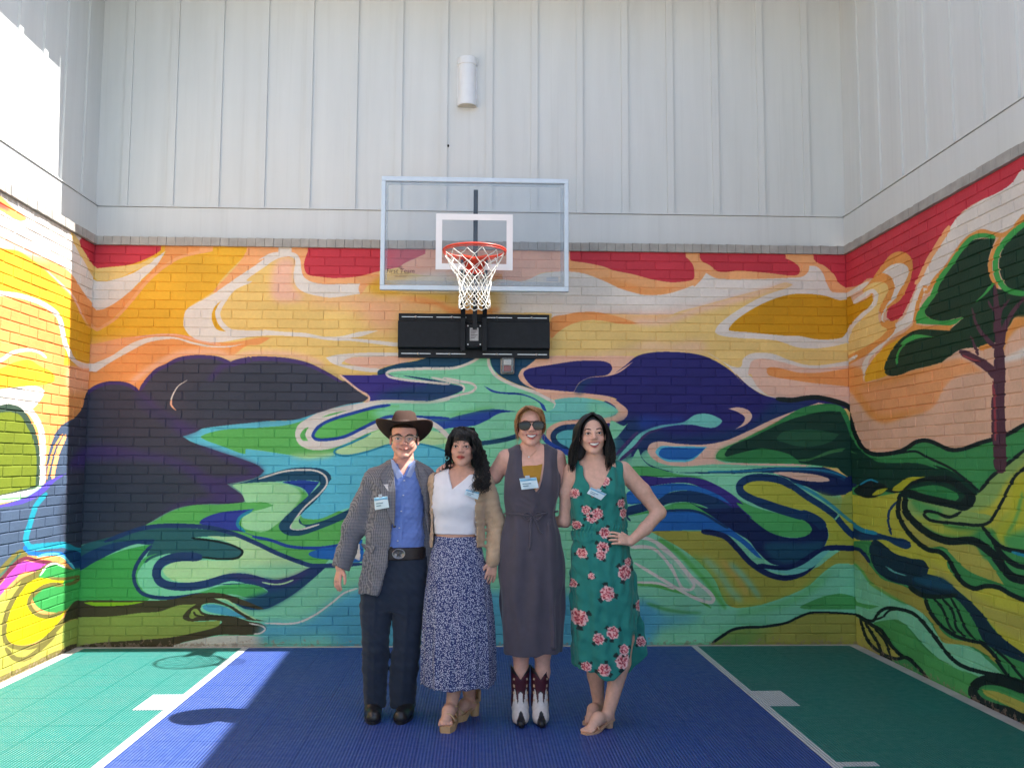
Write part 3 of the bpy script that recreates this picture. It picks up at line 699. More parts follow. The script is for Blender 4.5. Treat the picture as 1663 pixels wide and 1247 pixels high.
RIGHT = '''
f rpk | R1 -300 0 1800 -200 R5 1900 1300 R5 -300 1300
f red | R1 -100 700 150 880 / 1700 20 / 1700 100 1580 270 1480 350 1250 460 1120 560 1060 660 960 800 860 960 800 1090 R2 780 120 720 260 650 380 580 415 540 380 / 540 100 400 60 300 120 190 140 / -100 60
f org2 soft=1 | R2 -60 20 60 130 190 150 / 300 120 400 60 / 380 100 200 205 / -60 140
f w | R1 1700 60 / 1700 480 1600 620 1500 700 1400 700 1300 680 1200 720 1100 830 1000 980 900 1100 820 1245 R2 850 150 790 280 750 400 720 450 600 520 500 620 400 720 380 800 350 910 / 330 880 330 800 360 720 430 640 520 580 590 500 610 440 680 380 760 200 820 60 R1 900 930 960 800 1080 620 1150 540 1300 440 1480 350 1580 270
s org2 9 6 | R1 1055 640 955 800 875 930 815 1060 R2 770 110
s rorg 8 6 | R1 1700 520 1580 660 1490 715 1400 705 1310 685 1220 730 1130 830 1050 950 950 1060 860 1180 R2 850 130 800 250 770 400 765 450
f rorg | R2 765 440 850 450 1000 445 1090 440 / 1050 490 900 480 800 480 720 510 640 570 560 680 / 500 640 600 550 700 490
f rorg | R1 340 1180 400 1100 500 960 580 870 660 850 730 890 755 970 720 1110 650 1245 R2 560 300 510 380 540 420 610 430 590 510 480 600 350 700 150 810 / 150 700 / 350 500 500 400 470 300 500 220
f rsal soft=1 | R2 100 790 330 800 360 910 560 860 800 800 1000 750 1150 720 1330 820 / 1100 870 1000 970 950 1070 880 1140 700 1190 520 1240 420 1200 330 1090 190 930
f rorg soft=2 a=0.8 | R2 230 950 300 1060 400 1190 520 1240 700 1190 880 1140 / 700 1150 500 1180 400 1100 300 960
f rorg soft=2 a=0.7 | R2 100 800 330 800 360 910 560 865 900 780 1100 700 / 800 850 400 950 100 950
f sand2 | R2 340 180 400 110 480 90 540 110 550 160 500 260 470 360 490 440 540 480 450 570 150 730 / 150 600 / 350 350 440 270 460 200 430 165
f w | R1 470 1050 560 970 650 945 715 980 710 1050 650 1160 600 1245 R2 525 305 / 600 160 590 80 540 30 450 40
f rorg | R2 440 60 500 20 560 40 600 100 600 160 560 250 500 300 / 540 200 560 140 530 90 480 80
f mus | R2 100 240 190 230 240 210 270 265 350 240 420 190 / 420 270 300 380 200 530 / 100 550
s w 7 | R2 60 200 190 205 280 160 390 92
s w 7 | R2 265 265 340 210 420 165 450 195 430 280 330 370 250 460 210 560 200 610 60 620
s w 5 | R2 100 745 210 740 300 690
f mus2 | R2 360 850 400 760 480 660 580 590 700 530 / 560 700 520 800 550 850 400 900 365 905
s w 3 | R2 540 300 510 350 505 400 515 420
s rorg 4 | R2 530 410 590 422 630 400
# tree
f tgr | R1 1000 1020 1130 860 1240 760 1330 745 1430 745 / 1380 880 1370 980 1420 1120 1460 1160 / 1700 1170 R2 1700 370 1590 380 1550 440 / 1400 600 1150 640 1050 700 980 750 750 810 650 850 580 860 530 840 520 790 560 680 640 570 720 510 800 480 900 480 1050 490 / 1160 380 1000 410 900 390 860 360 850 320 900 250 R1 880 1245
s lgn 7 9 | R1 1430 735 1330 718 1240 738 1150 830 1060 960 960 1100 R2 920 190 860 270 810 350 790 430
f lgn | R2 780 420 800 350 860 260 / 850 330 865 370 900 392 1000 408 1165 378 / 1090 440 950 440
f tgr | R1 1700 600 1560 720 1480 850 1460 960 1490 1080 1560 1160 1700 1180
s lgn 9 | R1 1700 590 1550 720 1450 850 1430 970 1460 1090 1540 1170 1700 1200
s rorg 6 | R1 1470 735 1410 850 1385 960 1400 1060 1450 1150
s lgn 6 1 | R2 1410 100 1350 180 1260 260
f lgn | R2 650 600 700 550 780 520 930 540 / 800 550 700 590
s lgn 3 4 | R2 620 765 625 690 670 610 720 560
f rorg soft=1 | R2 1550 440 1590 380 1700 370 / 1700 430 1600 480 1520 580 1480 720 / 1480 560
f w soft=1 | R2 1700 610 1600 660 1480 710 / 1480 750 1700 690
s rorg 8 | R2 1290 640 1350 620 1400 600
s trk 26 16 | R3 1475 560 1460 300 1450 0 R2 1455 1000 1462 800 1455 600
s trk 16 4 | R2 1458 640 1445 400 1432 220 1425 110
s trk 17 11 | R2 1445 870 1380 800 1280 730 1130 655
s trk 9 3 | R2 1430 630 1360 560 1280 450 1235 300
s trk 10 5 | R2 1475 640 1500 480 1560 350 1700 180
s trk 6 3 | R2 1455 400 1480 310 1550 230
s trk 5 3 | R2 1440 350 1390 290 1370 240
s trk 6 3 | R2 1290 690 1250 600 1225 530
s trk2 4 3 | R3 1430 260 1420 0 R2 1405 900
s trk2 2.5 | R2 1300 740 1230 720 1160 690
# hills
f bgn | R3 -60 -200 120 -60 200 0 240 100 280 230 350 340 430 385 560 380 680 350 780 290 860 275 940 300 1050 350 1150 350 1300 300 1500 240 1700 130 / R5 1800 1300 R5 -200 1300
f dgr | R3 -60 0 150 20 230 200 / 300 330 480 450 800 460 1000 500 1150 580 1290 690 / 1250 780 1100 840 / 900 760 650 700 / 550 700 300 640 -60 640
f mgr | R3 -60 -60 180 30 240 220 330 350 430 400 480 430 800 420 980 520 / 800 465 480 455 380 400 300 330 220 200 / -60 40
f lgr | R3 -60 370 100 340 200 340 300 390 / 200 370 -60 400
f nav | R3 -60 520 60 520 180 590 300 640 / 200 700 100 725 -60 700
f yol | R3 -60 740 240 720 400 740 600 710 640 700 / 620 800 620 900 680 1000 800 1130 1000 1200 R4 1050 330 1200 470 1400 470 1700 590 / 1700 1040 1500 900 1300 660 1100 480 900 400 / 600 280 500 150 400 90 -60 90
f yog soft=3 | R4 880 260 1000 330 1200 480 1400 620 1663 700 / 1663 900 1450 800 1250 600 1000 420
f lol | R3 1290 700 1400 570 1700 330 / 1700 1190 1500 1160 1400 1000 1200 950 1100 900
f yol soft=2 | R3 1100 900 1200 880 1400 800 1500 640 1700 440 / 1700 700 1500 900 1400 1000 1250 960
f ykw soft=3 a=0.8 | R3 1580 620 1700 560 / 1700 900 1600 1100 1480 1120 1420 1000 1540 860
s vgn 5 soft=1 a=0.8 | R3 1650 700 1600 900 1520 1050
f lol | R3 680 760 900 780 1150 850 1400 900 1300 980 1000 960 / 1000 1040 800 950 700 850
f yol soft=2 a=0.8 | R3 750 900 900 930 1100 1000 1300 1010 / 1200 1060 1000 1050 850 970
f vgn soft=2 a=0.9 | R3 740 760 850 790 1000 850 / 950 940 850 880 770 830
f yog | R3 640 760 680 740 690 860 780 960 900 1060 1050 1100 / 1250 1110 R4 1400 300 1500 450 / 1200 330 1000 140 R3 880 1150 760 1060 660 930
f bgn soft=1 | R3 900 1050 1050 1090 1200 1080 / 1300 1060 1400 1150 1460 1245 1340 1245 1250 1130 1000 1110
f vgn soft=2 | R4 1500 60 1700 20 1700 180 1560 170
f mgr | R3 680 700 800 660 950 645 1080 690 1130 740 1080 780 950 770 800 730
s blk 6.72 | R3 180 -60 240 100 280 230 350 345 430 388 560 385 680 352 780 290 860 278 940 302 1050 352 1150 350 1300 300 1500 240 1700 130
s blk 3.36 4.2 | R3 560 395 680 375 780 368 880 420 1050 500 1200 610 1290 690
s blk 5.88 | R3 1290 700 1400 575 1700 330
s blk 11.76 13.44 | R3 900 600 1050 600 1180 690 1240 750 1180 820 1080 800 850 750 720 712 650 715
s blk 13.44 8.4 | R3 1230 720 1150 800 1060 800
s blk 7.56 | R3 645 712 630 850 680 980 780 1100 880 1170 980 1190 1040 1245 R4 1080 310 1150 420 1250 480 1350 460 1450 470 1560 530 1700 590
s blk 10.08 15.12 | R3 690 730 690 850 780 960 900 1050 1050 1100 1250 1100 1400 1200 R4 1450 250 1560 380 1700 420
s blk 5.04 | R3 1150 860 1050 905 950 870 860 855 845 885 900 930 1100 955 1300 970 1380 940 1480 780 1530 680 1600 560 1700 480
s blk 5.88 7.56 | R3 1310 970 1400 1080 1500 1160 1700 1195
s tealB 5 | R4 1560 180 1700 220
s blk 8.4 | R4 1400 80 1480 200 1600 290 1700 310
s blk 8.4 6.72 | R3 560 690 650 680 760 620 900 588 1050 590
f ykw | R3 580 680 650 620 720 580 860 575 / 750 610 650 690
f blk | R3 270 690 350 620 420 600 540 650 / 520 700 430 745 340 740
s tealB 3 | R3 320 640 400 600 470 620
f ykw | R3 420 725 470 680 540 670 500 712
f nteal | R3 -60 740 120 830 230 930 330 1000 450 1030 600 1070 700 1090 740 1140 700 1165 620 1140 520 1090 380 1095 280 1080 200 980 80 850 -60 760
s tealB 7 | R3 120 840 230 940 340 1010 460 1040
s nteal 4 | R3 615 780 560 850 550 950 580 1050
s nav 6 | R4 -60 152 100 150 200 148 310 160 360 210 400 270
f oli2 | R4 -60 170 200 165 310 180 400 290 500 400 700 470 830 560 900 700 1050 880 1330 940 1450 1100 / 1250 960 1010 930 900 750 800 660 600 560 450 490 350 370 280 280 -60 290
f mint2 | R4 -60 290 270 285 330 340 400 440 500 510 620 580 750 630 850 700 950 850 1000 920 1200 950 1350 1050 1550 1235 / 1300 1220 1100 1090 900 860 800 710 700 660 600 650 / 500 650 -60 640
s grn 3 soft=1 | R4 -60 280 270 280 330 330 400 430 500 500 620 570 700 610
f vgn | R4 -60 530 270 545 300 590 480 625 / 380 650 -60 650
f mint2 | R4 -60 640 270 620 420 650 560 640 680 660 820 750 950 920 1060 1060 1200 1130 / 1290 1200 1180 1200 1000 1080 850 950 700 780 600 735 430 770 -60 690
f vgn | R4 430 760 560 735 640 740 720 810 800 920 900 1010 1100 1130 1300 1210 R5 1250 740 / 1230 880 R5 900 720 850 680 700 540 / 560 380 500 300 450 270
f yog | R4 -60 700 270 700 330 740 500 830 600 960 690 1060 / 600 1060 500 1040 -60 960
f ntl | R4 400 200 405 120 440 80 500 110 600 190 750 235 840 250 880 310 870 360 / 1000 400 1100 480 1300 660 1450 850 1700 1040 / 1700 1090 1500 1020 1350 930 1300 850 1250 740 1100 560 950 540 850 560 720 460 600 430 500 380 430 300
f dteal soft=1 | R4 740 400 850 380 980 390 1060 440 1085 490 950 480 800 440
s aqua 3 2 a=0.8 | R4 530 300 600 345 700 375
s blk 8.4 6.72 | R4 720 460 800 520 900 545 1000 545 1120 530
s blk 6.72 5.04 | R4 850 560 900 680 1000 800 1130 880 1330 930
s blk 4.2 | R4 920 560 1000 650 1050 780 1100 850
s blk 4.2 | R4 990 555 1080 670 1110 800 1180 880
s blk 4.2 | R4 1060 550 1130 680 1180 800 1260 900
s blk 6.72 5.04 | R4 1290 900 1400 1000 1480 1120 1560 1230
s blk 4.2 | R4 1400 960 1520 1060 1640 1200 1700 1260
s blk 4.2 6.72 | R4 -60 675 200 685 300 700 380 740 430 740 470 680 540 640 650 650 750 680 830 750 950 900 1050 1030 1150 1110 1300 1160 1500 1200 1700 1260
s blk 3.36 | R4 420 740 500 715 560 660 620 650
s blk 5.88 | R4 300 700 420 780 500 830 580 950 680 1050
s blk 5.04 5.88 | R4 320 720 370 880 440 970 540 1030 620 1055 700 1045 780 1110 865 1200
s blk 5.04 | R4 360 760 450 900 500 1010
s blk 4.2 | R4 440 810 520 900 570 1030
s blk 16.8 14.28 | R5 1750 830 1500 740 1350 725 1265 765 1245 830 1300 900 1400 945 1550 985 1750 1080
f yog | R5 1320 800 1450 820 1750 950 1750 1030 1500 920 1350 850
s vgn 3 | R5 1320 795 1450 815 1750 940
s trk 22 17 | R3 1472 545 1462 300 1452 0 R2 1458 1000 1462 860
s trk2 4 3 | R3 1432 280 1424 0 R2 1420 960
'''

LEFT = '''
f org | S1 -400 -400 900 -100 S3 900 1500 S3 -400 1500
f w | S1 -300 -150 530 380 760 480 / 760 980 640 870 520 700 350 600 200 570 -300 380
f sal soft=3 a=0.8 | S1 -300 280 0 420 250 540 400 640 / 200 600 -300 430
f org | S1 -300 -40 0 130 100 220 200 300 150 320 0 240 -300 100
f red soft=1 a=0.8 | S1 -300 20 0 180 80 240 0 215 -300 80
f sand2 | S1 530 380 600 470 760 560 / 800 760 720 760 640 640 540 450
f red | S1 595 470 640 440 830 500 / 830 670 720 670 660 590
f yel | S1 -300 380 0 520 150 550 350 700 500 850 560 900 760 1160 / 760 1400 480 1400 / 490 1245 470 1100 400 980 280 920 150 860 0 840 -300 760
f org soft=1 | S1 300 640 520 740 700 980 760 1000 / 760 1150 660 1100 540 900 420 760
s pink 3 | S1 350 690 500 830 560 900 660 1100 760 1160
f mus2 soft=3 a=0.7 | S1 520 1000 760 1170 / S2 720 150 560 180 520 60
s w 8 7 | S1 -300 810 0 860 150 880 300 930 420 1010 460 1100 490 1245 S2 510 120 540 190 600 235 720 260
s w 8 | S2 560 210 620 250 760 240
f sal soft=5 a=0.7 | S2 520 250 760 270 / 760 400 640 440 520 440
s w 7 4 | S2 -300 330 0 210 100 150 220 130 300 150 350 190
f yel | S2 -300 350 0 270 120 220 220 205 300 250 400 310 400 370 250 400 0 415 -300 430
f w | S2 -300 450 0 425 250 400 330 430 320 480 260 560 200 600 / -300 560
s w 11 9 | S2 120 560 200 570 260 630 305 720 322 850 316 1000 310 1120 200 1190 0 1240 -300 1300
f dk5 | S2 -300 560 0 545 60 535 150 560 220 640 280 780 300 920 295 1130 280 1165 / 0 1222 -300 1260
f ol5 | S2 -300 620 0 600 80 595 150 620 200 700 250 800 275 950 265 1150 / 0 1215 -300 1250
f slate | S2 900 340 720 400 650 450 620 560 560 640 500 670 440 720 390 820 350 980 340 1130 / 200 1230 S3 0 90 -300 160 / -300 700 0 600 100 480 170 430 / 200 470 500 450 / 570 580 760 520 760 0
f dn | S2 900 340 720 400 650 450 620 560 560 640 520 680 / 500 1100 S3 500 400 760 400 760 0
f pur soft=4 | S2 520 1000 620 870 760 850 / 760 1000 600 1020
f dn2 soft=6 a=0.8 | S3 480 0 760 0 760 300 480 380
s org 3.5 | S2 470 760 410 860 370 1000 350 1100
s org2 7 | S2 495 765 440 890 410 1000 395 1100
f vio | S2 500 1055 350 1120 200 1235 S3 0 95 -300 170 / -300 200 0 112 180 80 320 5 S2 420 1110
f lm | S2 330 1140 180 1240 S3 0 80 -300 150 / -300 100 S2 0 1240 200 1190
s cy2 8 11 | S3 352 0 270 100 220 250 195 350 230 405 350 398 480 388
s cy2 9 11 | S3 230 405 350 398 480 390 560 430 640 440
s blue2 7 | S3 180 400 210 440 300 460 400 455 480 470 540 545 600 580
f dblue | S3 480 440 560 430 640 460 760 400 / 760 520 570 585 520 510
s cyan 4 | S3 280 480 350 460 430 460 490 490 560 570
f oliv3 | S3 -300 900 0 560 150 425 210 465 100 570 -300 1000
s teal3 4 a=0.6 | S3 -300 850 0 620 160 450
f mag | S3 -300 1000 0 690 100 570 180 510 250 520 370 530 300 585 180 595 100 660 0 770 -300 1080
s mrn 6 | S3 -300 960 0 660 120 530 200 490 280 510 400 525
f oliv3 | S3 -300 1080 0 800 150 650 250 600 400 515 500 560 620 600 / 600 690 350 690 250 740 / 100 1000 -300 1300
f pyl | S3 -300 1300 -100 900 60 740 160 660 / 100 800 60 900 40 1050 90 1130 250 1140 480 980 / 640 900 / 640 1500 -300 1500
f gn5 | S3 290 625 350 560 420 535 500 570 640 600 / 640 640 500 640 400 650
s w 3 | S3 300 620 360 545 420 530 490 560
f bry | S3 200 690 280 640 350 640 450 650 590 640 / 480 690 350 690 250 760 220 830 260 900 350 930 500 880 / 400 1020 300 1100 180 1140 80 1120 40 1050 50 930 100 800
f gn5 | S3 250 800 290 730 380 690 500 690 590 640 / 700 640 700 800 560 820 480 885 380 895 290 860
f grn2 soft=1 | S3 500 600 760 560 / 760 820 560 820 500 870
s oliv3 7 | S3 480 690 370 690 280 735 225 800 230 860 290 915 380 925 480 890
s oliv3 5 | S3 370 640 480 645 595 630 560 670 490 690
s oliv3 8 | S3 190 670 100 800 45 930 30 1050 60 1130 150 1160 280 1140 400 1040 500 930
s oliv3 8 | S3 40 1160 110 1240 200 1240 320 1150 420 1050
s oliv3 9 | S3 -300 1560 0 1400 250 1290 470 1180
f dol | S3 475 970 520 860 580 805 760 790 / 760 950 560 945
f olv soft=1 | S3 480 990 560 950 760 945 / 760 1130 560 1130 480 1160
f dol | S3 440 1215 500 1150 580 1130 760 1115 / 760 1190 560 1195
'''


def pix_to_back(u, v):
    p = at(u, v, WD)
    return p[0] - WL, p[2]


def pix_to_side(X):
    def g(u, v):
        x, y, z = ray(u, v)
        t = X / x if x * X > 0.02 else 50.0
        t = min(t, 30.0)
        return WD - y * t, CAM_H + z * t
    return g


WALL_LEN = WD - WALL_NEAR
mural_back = Wall(WR - WL, 3.30, PAL['sand'], pix_to_back)
mural_back.paint(BACK)
for _w in (mural_back,):
    _r = int(3.232 / _w.RES)
    _w.img[_r:] = _w.img[_r]
mural_left = Wall(WALL_LEN, 3.30, PAL['org'], pix_to_side(WL))
mural_left.paint(LEFT)
mural_right = Wall(WALL_LEN, 3.30, PAL['rpk'], pix_to_side(WR))
mural_right.paint(RIGHT)
# nearer the camera than the photograph shows, the side walls' paint goes on in the same manner
for _w, _d in ((mural_left, 1.66), (mural_right, 2.50)):
    _c = int(_d / _w.RES)
    _k = np.arange(_w.w - _c) % (2 * _c)
    _w.img[:, _c:] = _w.img[:, np.where(_k < _c, _c - 1 - _k, _k - _c)]

# ------------------------------------------------------------------ materials of the setting
def mural_mat(name, wall, axis):
    t = NT(name)
    p = t.pos()
    s = t.n('SeparateXYZ'); t.l(p, s.inputs[0])
    if axis == 'x':
        u = t.math('DIVIDE', t.math('SUBTRACT', s.outputs[0], WL), wall.len)
    else:
        u = t.math('DIVIDE', t.math('SUBTRACT', WD, s.outputs[1]), wall.len)
    v = t.math('DIVIDE', s.outputs[2], wall.hgt)
    c = t.n('CombineXYZ'); t.l(u, c.inputs[0]); t.l(v, c.inputs[1])
    im = t.n('TexImage'); im.image = wall.image(name + '_paint'); im.extension = 'EXTEND'; im.interpolation = 'Cubic'
    t.l(c.outputs[0], im.inputs['Vector'])
    # uneven coats of paint: slow blotches and fine brush grain
    n1 = t.maprange(t.noise(2.2, 5.0, p), 0.3, 0.7, 0.90, 1.08)
    n2 = t.maprange(t.noise(38.0, 4.0, p, 0.7), 0.25, 0.75, 0.93, 1.06)
    f = t.math('MULTIPLY', n1, n2)
    # every brick took the paint a little differently
    row = t.math('FLOOR', t.math('DIVIDE', s.outputs[2], CAPZ / 43))
    al = s.outputs[0] if axis == 'x' else s.outputs[1]
    org = WL if axis == 'x' else WD
    cl = t.math('FLOOR', t.math('ADD', t.math('DIVIDE', t.math('SUBTRACT', al, org), 0.2542), t.math('MULTIPLY', t.math('MODULO', row, 2.0), 0.5)))
    cv = t.n('CombineXYZ'); t.l(row, cv.inputs[0]); t.l(cl, cv.inputs[1])
    wn = t.n('TexWhiteNoise', noise_dimensions='2D'); t.l(cv.outputs[0], wn.inputs['Vector'])
    f = t.math('MULTIPLY', f, t.maprange(wn.outputs['Value'], 0.0, 1.0, 0.94, 1.05))
    g = t.n('VectorMath', operation='SCALE'); t.l(im.outputs[0], g.inputs[0]); t.l(f, g.inputs['Scale'])
    # bare flecks and grime at the foot of the wall
    foot = t.maprange(s.outputs[2], 0.0, 0.10, 1.0, 0.0)
    fl = t.math('GREATER_THAN', t.math('ADD', t.noise(26.0, 6.0, p, 0.7), t.math('MULTIPLY', foot, 0.22)), 0.74)
    col = t.mix(t.math('MULTIPLY', fl, 0.55), g.outputs[0], srgb(150, 128, 112))
    t.l(col, t.bsdf.inputs['Base Color'])
    t.set(Roughness=0.62)
    t.bsdf.inputs['Specular IOR Level'].default_value = 0.3
    t.bump(t.noise(60.0, 5.0, p, 0.65), 0.45, 0.006)
    return t.m


def siding_mat():
    t = NT('white_siding')
    p = t.pos()
    mp = t.n('Mapping'); mp.inputs['Scale'].default_value = (9, 9, 0.7); t.l(p, mp.inputs[0])
    n1 = t.maprange(t.noise(1.0, 4.0, mp.outputs[0]), 0.3, 0.7, 0.0, 1.0)
    n2 = t.maprange(t.noise(0.9, 3.0, p), 0.3, 0.7, 0.0, 1.0)
    c = t.mix(n1, (0.618, 0.622, 0.60), (0.672, 0.677, 0.655))
    c = t.mix(t.math('MULTIPLY', n2, 0.35), c, (0.572, 0.588, 0.576))
    st = t.n('Mapping'); st.inputs['Scale'].default_value = (16, 16, 0.35); t.l(p, st.inputs[0])
    sk = t.maprange(t.noise(1.0, 6.0, st.outputs[0], 0.7), 0.55, 0.80, 0.0, 0.45)
    c = t.mix(sk, c, (0.49, 0.485, 0.46))
    t.l(c, t.bsdf.inputs['Base Color'])
    t.set(Roughness=0.5)
    gr = t.n('Mapping'); gr.inputs['Scale'].default_value = (60, 60, 6); t.l(p, gr.inputs[0])
    t.bump(t.noise(2.0, 4.0, gr.outputs[0]), 0.12, 0.004)
    return t.m


def tile_mat(name, col):
    """snap-together court tile: raised grid with open squares"""
    t = NT(name)
    p = t.pos()
    s = t.n('SeparateXYZ'); t.l(p, s.inputs[0])
    k = 2 * math.pi / 0.025
    a = t.math('ADD', s.outputs[0], s.outputs[1]); b = t.math('SUBTRACT', s.outputs[0], s.outputs[1])
    wa = t.math('SINE', t.math('MULTIPLY', a, k * 0.7071)); wb = t.math('SINE', t.math('MULTIPLY', b, k * 0.7071))
    h = t.math('MULTIPLY', wa, wb)
    hole = t.maprange(h, 0.25, 0.65, 0.0, 1.0)
    n1 = t.maprange(t.noise(3.0, 5.0, p), 0.3, 0.7, 0.0, 1.0)
    n2 = t.maprange(t.noise(45.0, 3.0, p), 0.35, 0.75, 0.0, 1.0)
    c = t.mix(t.math('MULTIPLY', n1, 0.30), col, tuple(x * 0.72 for x in col))
    c = t.mix(t.math('MULTIPLY', hole, 0.6), c, tuple(x * 0.38 for x in col))
    dust = t.math('MULTIPLY', t.math('MULTIPLY', n1, n2), 0.10)
    c = t.mix(dust, c, (0.42, 0.42, 0.40))
    sc_ = t.math('GREATER_THAN', t.noise(16.0, 8.0, p, 0.75), 0.735)
    c = t.mix(t.math('MULTIPLY', sc_, 0.35), c, (0.5, 0.5, 0.48))
    t.l(c, t.bsdf.inputs['Base Color'])
    t.set(Roughness=t.maprange(t.noise(20.0, 3.0, p), 0.3, 0.7, 0.38, 0.55))
    t.bump(t.math('MULTIPLY', h, -1.0), 1.0, 0.005)
    return t.m


M_back = mural_mat('mural_back', mural_back, 'x')
M_left = mural_mat('mural_left', mural_left, 'y')
M_right = mural_mat('mural_right', mural_right, 'y')
M_siding = siding_mat()
M_cap = simple('grey_cap_brick', srgb(160, 155, 148), 0.85, var=0.2, nscale=9, bump=0.5)
M_roof = simple('eave_white', (0.62, 0.62, 0.60), 0.6)
M_teal = tile_mat('court_teal', srgb(18, 124, 116))
M_blue = tile_mat('court_blue', srgb(36, 72, 156))
M_line = tile_mat('court_white', (0.66, 0.67, 0.68))
M_conc = simple('concrete', srgb(186, 180, 170), 0.9, var=0.18, nscale=5, bump=0.4)

# ------------------------------------------------------------------ ground and court
ground = MB().add([(-300, -300, -0.013), (300, -300, -0.013), (300, 300, -0.013), (-300, 300, -0.013)], [(0, 1, 2, 3)]).build('ground', M_conc)
tag(ground, 'pale concrete ground under and around the court', kind='structure')

court = tag(empty('court_floor', (0, 4.4, 0)), 'blue and teal snap-together sports court tiles', kind='structure')
TS = 0.3
xs = [-3.09] + [-1.8 + TS * k for k in range(-4, 17)] + [3.065]
ys = [7.372 - TS * k for k in range(0, 11)]
_tm = {}


def tile_mesh(w, h, mat):
    key = (round(w, 3), round(h, 3), mat.name)
    if key not in _tm:
        me = MB().box(-w / 2 + .0006, w / 2 - .0006, -h / 2 + .0006, h / 2 - .0006, -0.012, 0.0, 0.0009)
        ms = bpy.data.meshes.new('floor_tile')
        ms.from_pydata(me.v, [], me.f); ms.update(); ms.materials.append(mat)
        _tm[key] = ms
    return _tm[key]


random.seed(3)
for i in range(len(xs) - 1):
    w = xs[i + 1] - xs[i]
    mid = (xs[i] + xs[i + 1]) / 2
    mat = M_blue if -1.8 < mid < 1.8 else M_teal
    for j in range(len(ys) - 1):
        h = ys[j] - ys[j + 1]
        put('floor_tile', tile_mesh(w, h, mat), court, loc=(mid, (ys[j] + ys[j + 1]) / 2, random.uniform(-0.0004, 0.0003)))
# the court goes on towards and behind the camera
for mat, x0, x1 in ((M_teal, -3.09, -1.8), (M_blue, -1.8, 1.8), (M_teal, 1.8, 3.065)):
    b = MB()
    n = max(1, round((x1 - x0) / TS))
    for i in range(n):
        for j in range(20):
            a0 = x0 + (x1 - x0) * i / n; a1 = x0 + (x1 - x0) * (i + 1) / n
            b.box(a0 + .0008, a1 - .0008, ys[-1] - TS * (j + 1) + .0008, ys[-1] - TS * j - .0008, -0.012, 0.0, 0.0012)
    tag(b.build('tile_field', mat, court), kind='stuff')


def marking(name, x0, x1, y0, y1):
    o = MB().box(x0, x1, y0, y1, 0.0008, 0.0036, 0.001).build(name, M_line, court)
    return o


marking('lane_line', -1.853, -1.797, -1.6, 7.372)
marking('lane_line', 1.757, 1.807, -1.6, 7.372)
marking('lane_block', -2.04, -1.8535, 5.577, 5.927)
marking('lane_block', 1.8075, 2.0, 5.574, 5.934)
marking('lane_hash', 1.8075, 2.0, 4.482, 4.545)
marking('lane_hash', -2.04, -1.8535, 4.482, 4.545)

# ------------------------------------------------------------------ brick walls
BL, BH, GAP, REC = 0.2542, CAPZ / 43, 0.008, 0.0065


def brick_mesh(L, seed, name='brick'):
    """front face towards -y at y = 0, slightly worn outline"""
    rnd = random.Random(seed)
    w, h, d, c = (L - GAP) / 2, (BH - GAP) / 2, 0.03, 0.0035
    j = lambda a=0.0012: rnd.uniform(-a, a)
    # front 2 x 1 grid, chamfer ring, back edge
    fx = [-w + c, 0, w - c]
    v, f = [], []
    for z in (-h + c, h - c):
        for x in fx:
            v.append((x + j(), j(0.0012), z + j()))
    ring = [(-w, -h), (0, -h), (w, -h), (w, h), (0, h), (-w, h)]
    for x, z in ring: v.append((x + j(), c + j(0.0006), z + j(0.0016)))
    for x, z in ring: v.append((x, d, z))
    f += [(0, 1, 4, 3), (1, 2, 5, 4)]
    inner = [0, 1, 2, 5, 4, 3]
    for k in range(6):
        a, b = inner[k], inner[(k + 1) % 6]
        f.append((a, 6 + k, 6 + (k + 1) % 6, b))
        f.append((6 + k, 12 + k, 12 + (k + 1) % 6, 6 + (k + 1) % 6))
    out = []
    for q in f:
        P = np.array([v[i] for i in q]); n = np.cross(P[1] - P[0], P[2] - P[0])
        out.append(q if np.dot(n, P.mean(0) - np.array([0, d, 0])) > 0 else q[::-1])
    return v, out


def people_hide(u, v):
    return (535 < u < 1085 and v > 650) or (610 < u < 930 and 285 < v < 600)


def pixel(x, y, z):
    q = np.array([x, y, z - CAM_H])
    c, s = math.cos(CAM_YAW), math.sin(CAM_YAW)
    xr, yr = c * q[0] - s * q[1], s * q[0] + c * q[1]
    c, s = math.cos(CAM_PITCH), math.sin(CAM_PITCH)
    yf, zu = c * yr + s * q[2], -s * yr + c * q[2]
    return (FW / 2 + CAM_F * xr / yf, FH / 2 - CAM_F * zu / yf) if yf > 0.1 else (-9999, -9999)


